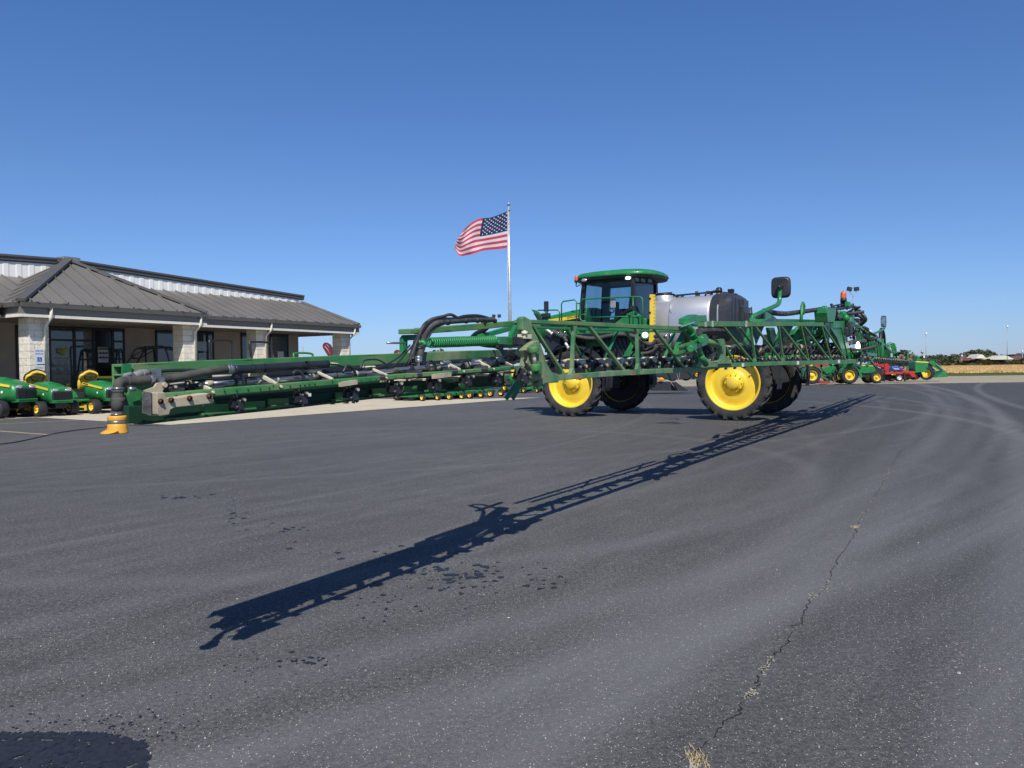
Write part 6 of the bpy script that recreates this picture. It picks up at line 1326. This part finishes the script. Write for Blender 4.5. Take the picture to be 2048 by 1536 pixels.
# ================================================================== feather flags
def feather(px, yt, dep, label, clip=1):
    b_ = W(px, 700, dep); z = W(px, yt, dep).z; t = thing('feather_flag', label, 'banner', (b_.x, dep, 0), group='maroon feather flags'); s = dep/F_PX
    mb = MB(); mb.tube(smooth_path([(12*s, 0, 0), (10*s, 0, z-30*s), (4*s, 0, z-8*s), (-4*s, 0, z-1*s), (-9*s, 0, z-5*s)], 3), .02, 6); mb.build('pole', BLKM, t)
    mb = MB(); mb.prism([(-11*s, 0, z-9*s), (-10*s, 0, z-4*s), (-6*s, 0, z-.5*s), (0, 0, z-1*s), (6*s, 0, z-5*s), (10*s, 0, z-13*s), (12*s, 0, z-26*s), (11*s, 0, z-40*s), (4*s, 0, z-34*s), (-5*s, 0, z-20*s)], (0, .02, 0)); o = mb.build('banner', MAROON, t)
    mb = MB(); mb.tube([(-6*s, -.02, z-8*s), (-1*s, -.02, z-14*s), (5*s, -.02, z-26*s)], .7*s*.6, 5); mb.tube([(-2*s, -.02, z-5*s), (3*s, -.02, z-10*s)], .5*s*.6, 5); mb.build('banner_print', WHT, o)
feather(656, 684.5, 48, 'maroon feather flag leaning under the end of the shop porch'); feather(798, 699, 70, 'maroon feather flag tip showing just above the boom beam')
# ================================================================== TREES
def leafmat(name, a, b_):
    mt, nt, b = newmat(name); n1 = noise(nt, N(nt, 'ShaderNodeNewGeometry').outputs['Position'], .35, 5, .7); nt.links.new(ramp(nt, n1, [(.3, a), (.7, b_)]), b.inputs['Base Color']); b.inputs['Roughness'].default_value = .8; return mt
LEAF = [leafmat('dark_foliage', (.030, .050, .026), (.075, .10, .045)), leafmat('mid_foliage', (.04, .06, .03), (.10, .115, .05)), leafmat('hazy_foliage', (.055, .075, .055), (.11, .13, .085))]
BARK = paint('bark', (.07, .055, .045), .9)
def tree(px, yt, yb, wpx, dep, label, seed, mat=0, group='trees along the horizon'):
    r_ = random.Random(seed); g = W(px, yb, dep); zt = W(px, yt, dep).z; s = dep/F_PX; t = thing('tree', label, 'tree', (g.x, dep, 0), group=group); h = zt
    mb = MB(); mb.tube([(0, 0, -2), (0, 0, h*.35), (r_.uniform(-.3, .3), 0, h*.75)], [.35, .28, .1], 7)
    for k in range(4): a = r_.uniform(0, 2*PI); mb.tube([(0, 0, h*.35), (math.cos(a)*h*.22, math.sin(a)*h*.22, h*.65)], [.15, .05], 5)
    mb.build('trunk', BARK, t); mb = MB(); W2 = wpx*s/2
    cl = [(r_.uniform(-1, 1)*W2*.75, r_.uniform(-1, 1)*W2*.6, h*(.30+.5*r_.random()), r_.uniform(.28, .5)) for _ in range(11)]+[(0, 0, h*.72, .5)]
    for (cx, cy, cz, cr) in cl:
        for _ in range(75):
            v = Vector((r_.gauss(0, 1), r_.gauss(0, 1), r_.gauss(0, 1))).normalized()*r_.uniform(.7, 1.05); q = Vector((cx+v.x*W2*cr, cy+v.y*W2*cr, cz+v.z*h*cr*.46)); q.z = min(q.z, h*.99)
            sz = h*.055*r_.uniform(.6, 1.3); e = Vector((r_.gauss(0, 1), r_.gauss(0, 1), r_.gauss(0, 1))).normalized(); f = e.cross(v).normalized(); mb.poly([q-e*sz-f*sz*.6, q+e*sz-f*sz*.6, q+e*sz*.6+f*sz, q-e*sz*.6+f*sz])
    mb.build('crown', LEAF[mat], t, flip=False)
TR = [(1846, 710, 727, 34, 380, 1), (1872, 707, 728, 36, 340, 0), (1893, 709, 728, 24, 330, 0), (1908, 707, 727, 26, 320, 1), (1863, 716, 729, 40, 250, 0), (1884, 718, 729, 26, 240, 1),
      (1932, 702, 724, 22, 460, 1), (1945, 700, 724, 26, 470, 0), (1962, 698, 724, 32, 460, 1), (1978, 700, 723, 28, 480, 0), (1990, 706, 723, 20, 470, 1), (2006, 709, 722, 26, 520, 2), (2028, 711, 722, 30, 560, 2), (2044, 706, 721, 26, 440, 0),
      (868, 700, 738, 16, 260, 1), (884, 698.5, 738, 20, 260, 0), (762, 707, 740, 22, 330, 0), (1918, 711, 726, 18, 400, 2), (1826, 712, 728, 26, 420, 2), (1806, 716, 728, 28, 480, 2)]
LB = ['leafmost'] ; tl = ['small bushy tree left of the light mast', 'dark round tree right of the tall light mast', 'round tree in the middle of the left clump', 'pale green tree just left of the brick school', 'low dark tree at the foot of the light mast', 'low tree above the near edge of the crop', 'first crown rising above the school roof', 'second crown above the school roof', 'tallest wide crown above the white gable', 'dark crown right of the tallest one', 'small crown sloping down above the cream roof', 'hazy low tree behind the cream roof', 'hazy low tree behind the right brick wing', 'dark tree at the right edge behind the hall',
     'small distant tree above the boom beam below the spring', 'rounder distant tree above the boom beam below the spring', 'distant tree tip left of the spring post', 'hazy small tree left behind the school', 'hazy tree behind the loader tractor', 'hazy distant tree behind the tillage tool']
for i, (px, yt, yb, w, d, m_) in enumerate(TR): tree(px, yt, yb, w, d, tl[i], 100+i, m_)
mb = MB(); r_ = random.Random(77)
for k in range(3600):
    px = r_.uniform(1560, 2080); dep = r_.uniform(225, 250); g = W(px, 724, dep); h = .6+2.2*r_.random()**1.3*(.6+.4*math.sin(px*.09)); sz = r_.uniform(.25, .7); q = Vector((g.x, dep, r_.uniform(.1, 1)*h)); e = Vector((r_.gauss(0, 1), r_.gauss(0, 1), r_.gauss(0, 1))).normalized(); f = e.cross(Vector((.3, .5, .8))).normalized()
    mb.poly([q-e*sz-f*sz*.6, q+e*sz-f*sz*.6, q+e*sz*.6+f*sz, q-e*sz*.6+f*sz])
tag(mb.build('hedge_bushes', LEAF[1], flip=False), 'low dark bushes in a line behind the crop field', 'bushes', kind='stuff')
# ================================================================== FAR BUILDINGS
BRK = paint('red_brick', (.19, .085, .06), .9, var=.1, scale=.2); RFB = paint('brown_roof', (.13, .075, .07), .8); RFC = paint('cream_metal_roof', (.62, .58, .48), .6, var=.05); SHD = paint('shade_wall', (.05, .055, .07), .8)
def far(name, label, parts, dep, roof=None):
    o = thing(name, label, 'building', (0, dep, 0), group='distant buildings beyond the field')
    for nm, mat, pts, dy in parts:
        mb = MB(); mb.prism([W(px, py, dep)-Vector((0, dep, 0))+Vector((0, dy, 0)) for px, py in pts], (0, 8, 0)); mb.build(nm, mat, o)
far('school_building', 'brick school with brown roof and curved white gable beyond the field', [('wall', BRK, [(1909, 729), (1909, 716), (1952, 716), (1952, 729)], 0), ('roof', RFB, [(1911, 716), (1914, 711), (1941, 710.5), (1946, 716)], 8), ('trim', RFC, [(1910, 717.6), (1910, 716.4), (1946, 716.2), (1946, 717.4)], -9), ('gable', RFC, [(1940, 716), (1946, 710.5), (1950, 709), (1954, 711), (1959, 717), (1956, 718)], -1), ('chimney', WHT, [(1949.5, 709.5), (1949.5, 708), (1951.5, 708), (1951.5, 709.5)], 2)], 360)
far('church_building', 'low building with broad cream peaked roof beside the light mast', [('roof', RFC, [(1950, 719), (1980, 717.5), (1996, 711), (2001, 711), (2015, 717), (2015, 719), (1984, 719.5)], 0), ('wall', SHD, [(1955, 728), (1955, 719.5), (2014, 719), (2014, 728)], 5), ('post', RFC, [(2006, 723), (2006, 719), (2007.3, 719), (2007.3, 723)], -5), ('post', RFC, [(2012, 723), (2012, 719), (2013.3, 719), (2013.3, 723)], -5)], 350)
far('brick_hall', 'plain brick wing right of the cream peaked roof', [('wall', BRK, [(2014, 728), (2014, 713.5), (2032, 713), (2032, 728)], 0), ('roof', RFB, [(2014, 713.4), (2016, 712), (2031, 711.6), (2032, 713)], 2)], 365)
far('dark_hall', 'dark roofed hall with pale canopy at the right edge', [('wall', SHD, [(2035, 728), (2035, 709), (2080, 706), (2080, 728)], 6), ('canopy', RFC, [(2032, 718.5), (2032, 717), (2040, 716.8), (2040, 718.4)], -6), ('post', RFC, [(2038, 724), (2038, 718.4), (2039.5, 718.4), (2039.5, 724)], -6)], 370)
far('small_shed', 'small shed with brick roof left of the school', [('wall', RFC, [(1897, 726), (1897, 722.5), (1910, 721.5), (1910, 726)], 0), ('roof', BRK, [(1897, 722.4), (1899, 718.5), (1909, 718.2), (1911, 721.4)], 2)], 340)
# ================================================================== MACHINES ALONG THE GRAVEL
def px3(px, py, dep, o): return W(px, py, dep)-o
def machine(name, label, cat, dep, group=None):
    t = thing(name, label, cat, (0, 0, 0), group=group); return t
class Mk:
    """side-on machine whose outline is read off at one distance, thickness across"""
    def __init__(s, t, dep, px0, py0=None): s.t = t; s.d = dep; g = W(px0, 760, dep); s.o = Vector((g.x, dep, 0)); t.location = s.o; s.k = dep/F_PX
    def P(s, px, py, dy=0): return W(px, py, s.d)-s.o+Vector((0, dy, 0))
    def prism(s, name, pts, dy, th, mat, par=None, bev=.01): mb = MB(); mb.prism([s.P(*p, dy) for p in pts], (0, th, 0)); return mb.build(name, mat, par or s.t, bev=bev)
    def wheel(s, px, py, rpx, w, rim, dy=0, lugs=16, mat=TYRE_N, rm=YEL, yaw=0, rr=.55):
        c = s.P(px, py, dy); ax = Vector((math.sin(yaw), -math.cos(yaw), 0)); tt, r2 = MB(), MB(); wheel(tt, r2, c, ax, rpx*s.k, w, rpx*s.k*rr, 28, lugs); o = tt.build('wheel', mat, s.t); r2.build('rim', rm, o); return o
    def bar(s, name, a, b_, wpx, mat, dy=0, dy2=None, par=None): mb = MB(); mb.bar(s.P(*a, dy), s.P(*b_, dy if dy2 is None else dy2), wpx*s.k, wpx*s.k, Y1); return mb.build(name, mat, par or s.t)
def compact_tractor(dep, pts, label, group='tractors parked on the gravel'):
    t = thing('compact_tractor', label, 'tractor', group=group); m_ = Mk(t, dep, pts['rx']); rx, ry, rr, fx_, fy_, fr = (pts[k] for k in ('rx', 'ry', 'rr', 'fx', 'fy', 'fr'))
    for dy in (-.62, .62): m_.wheel(rx, ry, rr, .34, None, dy, 14); m_.wheel(fx_, fy_, fr, .26, None, dy, 12)
    s = 1 if fx_ > rx else -1; X = lambda a: rx+s*a
    m_.prism('hood', [(X(23), ry-20), (X(27), ry-21.5), (X(50), ry-20), (X(62), ry-18), (X(68), ry-14), (X(68), ry-6), (X(40), ry-3), (X(24), ry-4)], 0, .62, GREEN, bev=.05)
    m_.prism('hood_stripe', [(X(26), ry-20.8), (X(60), ry-18.2), (X(62), ry-17.2), (X(30), ry-19)], 0, .65, YEL); m_.prism('grille', [(X(56), ry-15.5), (X(69), ry-14), (X(70), ry-6), (X(57), ry-8)], 0, .64, BLK)
    m_.prism('headlight', [(X(62), ry-17.3), (X(68), ry-15), (X(67), ry-13.5), (X(61), ry-15.5)], 0, .66, LENS); 
    m_.prism('chassis', [(X(-4), ry-10), (X(22), ry-8), (X(60), ry-3), (X(60), ry+3), (X(10), ry+5), (X(-4), ry+4)], 0, .45, DARK); m_.prism('step', [(X(14), ry-4), (X(26), ry-4), (X(28), ry+4), (X(16), ry+6)], 0, 1.1, GREEN)
    for dy in (-.62, .62):
        mb = MB(); rg = []
        for k in range(10):
            a = math.radians(-5+k*19); c = m_.P(rx, ry, dy); r0, r1 = (rr+1.3)*m_.k, (rr+2.8)*m_.k; ca, sa = math.cos(a)*s, math.sin(a)
            rg.append([c+Vector((ca*r0, -.2, sa*r0)), c+Vector((ca*r0, .2, sa*r0)), c+Vector((ca*r1, .2, sa*r1)), c+Vector((ca*r1, -.2, sa*r1))])
        mb.rings(rg, smooth=False); mb.build('fender', GREEN, t)
    m_.prism('seat', [(X(-6), ry-20), (X(6), ry-20), (X(6), ry-17), (X(-3), ry-17), (X(-4), ry-28), (X(-8), ry-28)], 0, .45, SEATY, bev=.03); m_.bar('steering_wheel', (X(13), ry-26), (X(20), ry-22), 1.2, BLK); m_.bar('roll_bar', (X(-10), ry-8), (X(-12), ry-22), 2, BLK)
    return t, m_
t, m_ = compact_tractor(52.5, dict(rx=1690, ry=750.5, rr=17, fx=1744, fy=754.5, fr=12.2), 'green compact tractor facing right on the gravel with both yellow wheels showing')
t, m_ = compact_tractor(52.0, dict(rx=1616, ry=751, rr=17, fx=1560, fy=755, fr=12), 'green compact tractor facing left beside the sprayer rear wheels')
m_.bar('hitch_arm', (1632, 748), (1652, 760), 3, GREEN, -.3); m_.bar('hitch_arm', (1632, 742), (1655, 752), 2.2, GREEN, .3)
t = thing('green_mower_tractor', 'small green implement with a yellow wheel between the two compact tractors', 'implement'); m_ = Mk(t, 53.5, 1660)
m_.wheel(1664, 757, 6.5, .25, None, -.4, 10); m_.wheel(1652, 757, 7.5, .25, None, -.2, 10, rm=BLK); m_.prism('frame', [(1640, 736), (1662, 731), (1676, 738), (1682, 752), (1672, 752), (1662, 745), (1650, 748)], 0, .5, GREEN); m_.bar('arm', (1655, 750), (1680, 735), 2.5, GREEN, -.3); m_.bar('arm', (1650, 732), (1672, 748), 2, GREEN, .3); m_.prism('gearbox', [(1646, 742), (1660, 742), (1660, 752), (1646, 752)], 0, .4, DARK)
t = thing('ground_plate', 'flat red pan lying on the gravel beside the left tractor wheel', 'implement'); m_ = Mk(t, 53, 1645); m_.prism('pan', [(1634, 765), (1640, 761), (1654, 764), (1650, 767)], 0, .9, RED)
def redimp(name, label, cat, dep, px0, polys, wheels=()):
    t = thing(name, label, cat, group='implements parked on the gravel'); m_ = Mk(t, dep, px0)
    for nm, pts, dy, th, mat in polys: m_.prism(nm, pts, dy, th, mat)
    for w in wheels: m_.wheel(*w[:3], .2, None, w[3], 0, rm=w[4])
    return t, m_
t, m_ = redimp('seed_drill', 'red grain drill hopper seen under the boom behind the green tractors', 'seed drill', 57, 1630, [('hopper', [(1596, 729), (1655, 729), (1652, 742), (1644, 752), (1634, 756), (1626, 744), (1600, 742)], 0, 1.6, RED), ('hopper', [(1662, 736), (1680, 736), (1678, 748), (1664, 748)], 0, 1.2, RED), ('frame', [(1598, 744), (1684, 748), (1684, 751), (1598, 748)], .3, 1.8, DARK)])
for k in range(12): m_.bar('seed_tube', (1600+k*6, 742), (1603+k*6, 758), 1.2, BLK, -.5)
t, m_ = redimp('post_mount_mower', 'red upright implement mast right of the compact tractor', 'implement', 55, 1760, [('mast', [(1744, 729), (1752, 726), (1770, 724), (1776, 733), (1772, 744), (1774, 750), (1762, 752), (1764, 735)], 0, .6, RED), ('frame', [(1758, 738), (1768, 740), (1770, 760), (1760, 762)], .2, 1.2, paint('dark_red', (.12, .02, .02), .6)), ('frame', [(1770, 748), (1782, 748), (1780, 761), (1770, 761)], .3, .8, BROWN)])
t, m_ = redimp('red_trailer_mower', 'long red mower bar on a white wheel in front of the blue tractor', 'mower', 54.5, 1795, [('deck', [(1764, 746), (1776, 744.5), (1800, 744), (1820, 742), (1824, 748), (1826, 755), (1818, 754), (1812, 747), (1776, 748.5), (1766, 749)], 0, .9, RED), ('deck', [(1806, 739), (1818, 743), (1820, 748), (1806, 747)], .4, .7, RED), ('hitch', [(1800, 745), (1804, 745), (1804, 763), (1801, 763)], -.5, .08, BLK), ('gearbox', [(1770, 752), (1790, 750), (1808, 752), (1808, 757), (1772, 758)], .3, .6, DARK)], [(1793.5, 755.5, 7.5, -.3, WHT), (1826, 754, 4, -.3, RED)])
t = thing('blue_tractor', 'tractor with a rounded blue hood behind the red mower bar', 'tractor'); m_ = Mk(t, 60, 1790)
m_.prism('hood', [(1779, 742), (1779, 733), (1788, 732.5), (1797, 734.5), (1802, 738), (1800, 743)], 0, .8, BLUE, bev=.08); m_.prism('hood_lettering', [(1782, 737), (1793, 737.5), (1793, 739), (1782, 738.5)], -.41, .03, WHT); m_.prism('chassis', [(1770, 742), (1822, 742), (1822, 752), (1770, 752)], 0, .8, DARK); m_.wheel(1806, 752, 8, .25, None, -.5, 12); m_.wheel(1776, 750, 12, .3, None, -.5, 12)
# tillage tool / planter: green frame with rusty gauge wheels and hoses
t = thing('planter', 'folded green planter with dusty brown gauge wheels behind the boom end', 'planter'); m_ = Mk(t, 66, 1800)
for a, b_, w_ in (((1780, 706), (1822, 702), 2.6), ((1762, 722), (1800, 717), 4), ((1778, 690), (1784, 718), 2.5), ((1786, 694), (1788, 720), 2.5), ((1765, 720), (1765, 738), 2.5), ((1808, 706), (1808, 745), 3), ((1800, 712), (1832, 712), 2.5), ((1795, 728), (1836, 734), 3), ((1820, 704), (1818, 742), 2)): m_.bar('frame', a, b_, w_, GREEN, random.Random(int(a[0])).uniform(-.6, .6))
for px, py, r_ in ((1815.5, 713.5, 6.5), (1810, 722, 6.2), (1821, 717, 5.5), (1793, 714, 5.5), (1790, 720, 4.5)):
    mb = MB(); c = m_.P(px, py, -.8); mb.lathe([(r_*m_.k*.2, -.02), (r_*m_.k*.45, -.08), (r_*m_.k*.8, -.06), (r_*m_.k, 0), (r_*m_.k*.8, .06), (r_*m_.k*.3, .06)], c, -Y1, 18, True); o = mb.build('gauge_wheel', BROWN, t); mb = MB(); mb.cyl(c-Y1*.09, c-Y1*.12, r_*m_.k*.32); mb.build('hub', BLK, o)
for k in range(40):
    r2 = random.Random(400+k); px, py = r2.uniform(1752, 1832), r2.uniform(700, 748)
    if px < 1790 and py < 712: px += 30
    q = [m_.P(px, py, r2.uniform(-.7, .7)), m_.P(px+r2.uniform(-6, 6), py+r2.uniform(-3, 5), r2.uniform(-.6, .6)), m_.P(px+r2.uniform(-6, 6), py+r2.uniform(0, 12), r2.uniform(-.6, .6))]
    MB().curve(q, r2.uniform(.03, .09), 6, 3).build('row_unit_hose', r2.choice([BLK, BLK, DARK, GREEN]), t)
for (a, b_, c_) in (((1768, 696), (1780, 686), (1790, 700)), ((1770, 702), (1782, 692), (1789, 712)), ((1772, 692), (1788, 688), (1793, 716))): MB().curve([m_.P(*a, 0), m_.P(*b_, 0), m_.P(*c_, 0)], .09, 6, 4).build('row_unit_hose', GREEN, t)
for k in range(4): m_.prism('seed_box', [(1742+k*7, 714), (1748+k*7, 714), (1748+k*7, 724), (1742+k*7, 724)], .2, .5, BLK)
t = thing('marker_post', 'narrow orange red reflector board standing behind the boom end', 'marker'); m_ = Mk(t, 50, 1769.5); m_.prism('board', [(1768, 682), (1771.5, 686), (1771.8, 706), (1769, 710), (1768, 704)], 0, .05, ORAN, bev=0); m_.bar('post', (1769.5, 679), (1769.5, 764), 1.0, BLK, .06)
# loader tractor at the right end
t = thing('loader_tractor', 'green tractor with front loader and bucket at the right end of the machine row', 'tractor', group='tractors parked on the gravel'); m_ = Mk(t, 58, 1845)
m_.wheel(1849, 747, 12.8, .45, None, -.3, 16, yaw=-.7, rr=.6); m_.wheel(1838, 748, 12, .4, None, .7, 14, yaw=-.7); m_.prism('rear_rim_guard', [(1832, 745), (1838, 744), (1844, 749), (1842, 753), (1836, 753)], -.75, .05, YEL)
m_.prism('hood', [(1823, 725), (1828, 721.5), (1850, 723), (1857, 727), (1858, 740), (1848, 743), (1824, 744)], 0, 1.0, GREEN, bev=.05); m_.prism('hood_stripe', [(1824, 722.6), (1850, 724), (1850, 726), (1824, 724.6)], -.51, .03, YEL); m_.prism('cowl', [(1829, 721), (1831, 713), (1841, 721)], 0, .6, GREEN); m_.prism('grille', [(1848, 727), (1858, 728), (1858, 740), (1850, 740)], 0, 1.03, BLK)
for dy in (-.55, .55):
    m_.prism('loader_arm', [(1850, 722), (1856, 721), (1866, 727), (1879, 741), (1877, 744), (1862, 735), (1850, 727)], dy, .12, GREEN); m_.bar('loader_cylinder', (1862, 729), (1876, 739), 1.2, CHROME, dy-.12)
m_.prism('bucket', [(1874, 742), (1878, 741), (1879, 749), (1883, 753.5), (1860, 754.5), (1866, 749)], 0, 1.8, GREEN); m_.prism('chassis', [(1822, 738), (1862, 736), (1862, 750), (1822, 750)], 0, .6, DARK); m_.bar('draft_arm', (1818, 744), (1846, 742), 2.4, GREEN, -.6)
# dark loading ramps and attachments seen between the sprayer's wheels
t = thing('loader_attachment', 'black bladed attachment with yellow fittings lying between the sprayer wheels', 'attachment'); m_ = Mk(t, 38, 1335)
m_.prism('blade', [(1300, 781), (1311, 763), (1338, 763), (1352, 781)], 0, .5, BLK); m_.prism('blade', [(1340, 764), (1347, 763), (1372, 781), (1352, 781)], -.4, .3, BLK); m_.prism('side_plate', [(1288, 744), (1302, 744), (1308, 762), (1305, 776), (1290, 778)], .2, .4, BLKM)
for a, b_ in (((1301, 748), (1311, 764)), ((1306, 746), (1318, 762))): m_.bar('cylinder', a, b_, 1.6, CREAM, -.3)
mb = MB(); c = m_.P(1320, 758.5, -.35); mb.ell(c, (5.5*m_.k, .05, 3.6*m_.k)); mb.build('orange_cap', paint('orange_plastic', (.75, .30, .03), .5), t)
m_.prism('frame', [(1300, 735), (1392, 735), (1396, 745), (1380, 758), (1345, 760), (1310, 750)], .6, .6, DARK); m_.wheel(1352, 752, 11, .3, None, .9, 12); m_.wheel(1380, 752, 10, .3, None, .9, 12); m_.wheel(1398, 748, 9, .25, None, .5, 10)
m_.bar('chain', (1352, 744), (1356, 760), .6, GREY, -.1); m_.bar('chain', (1359, 744), (1356, 760), .6, GREY, -.1)
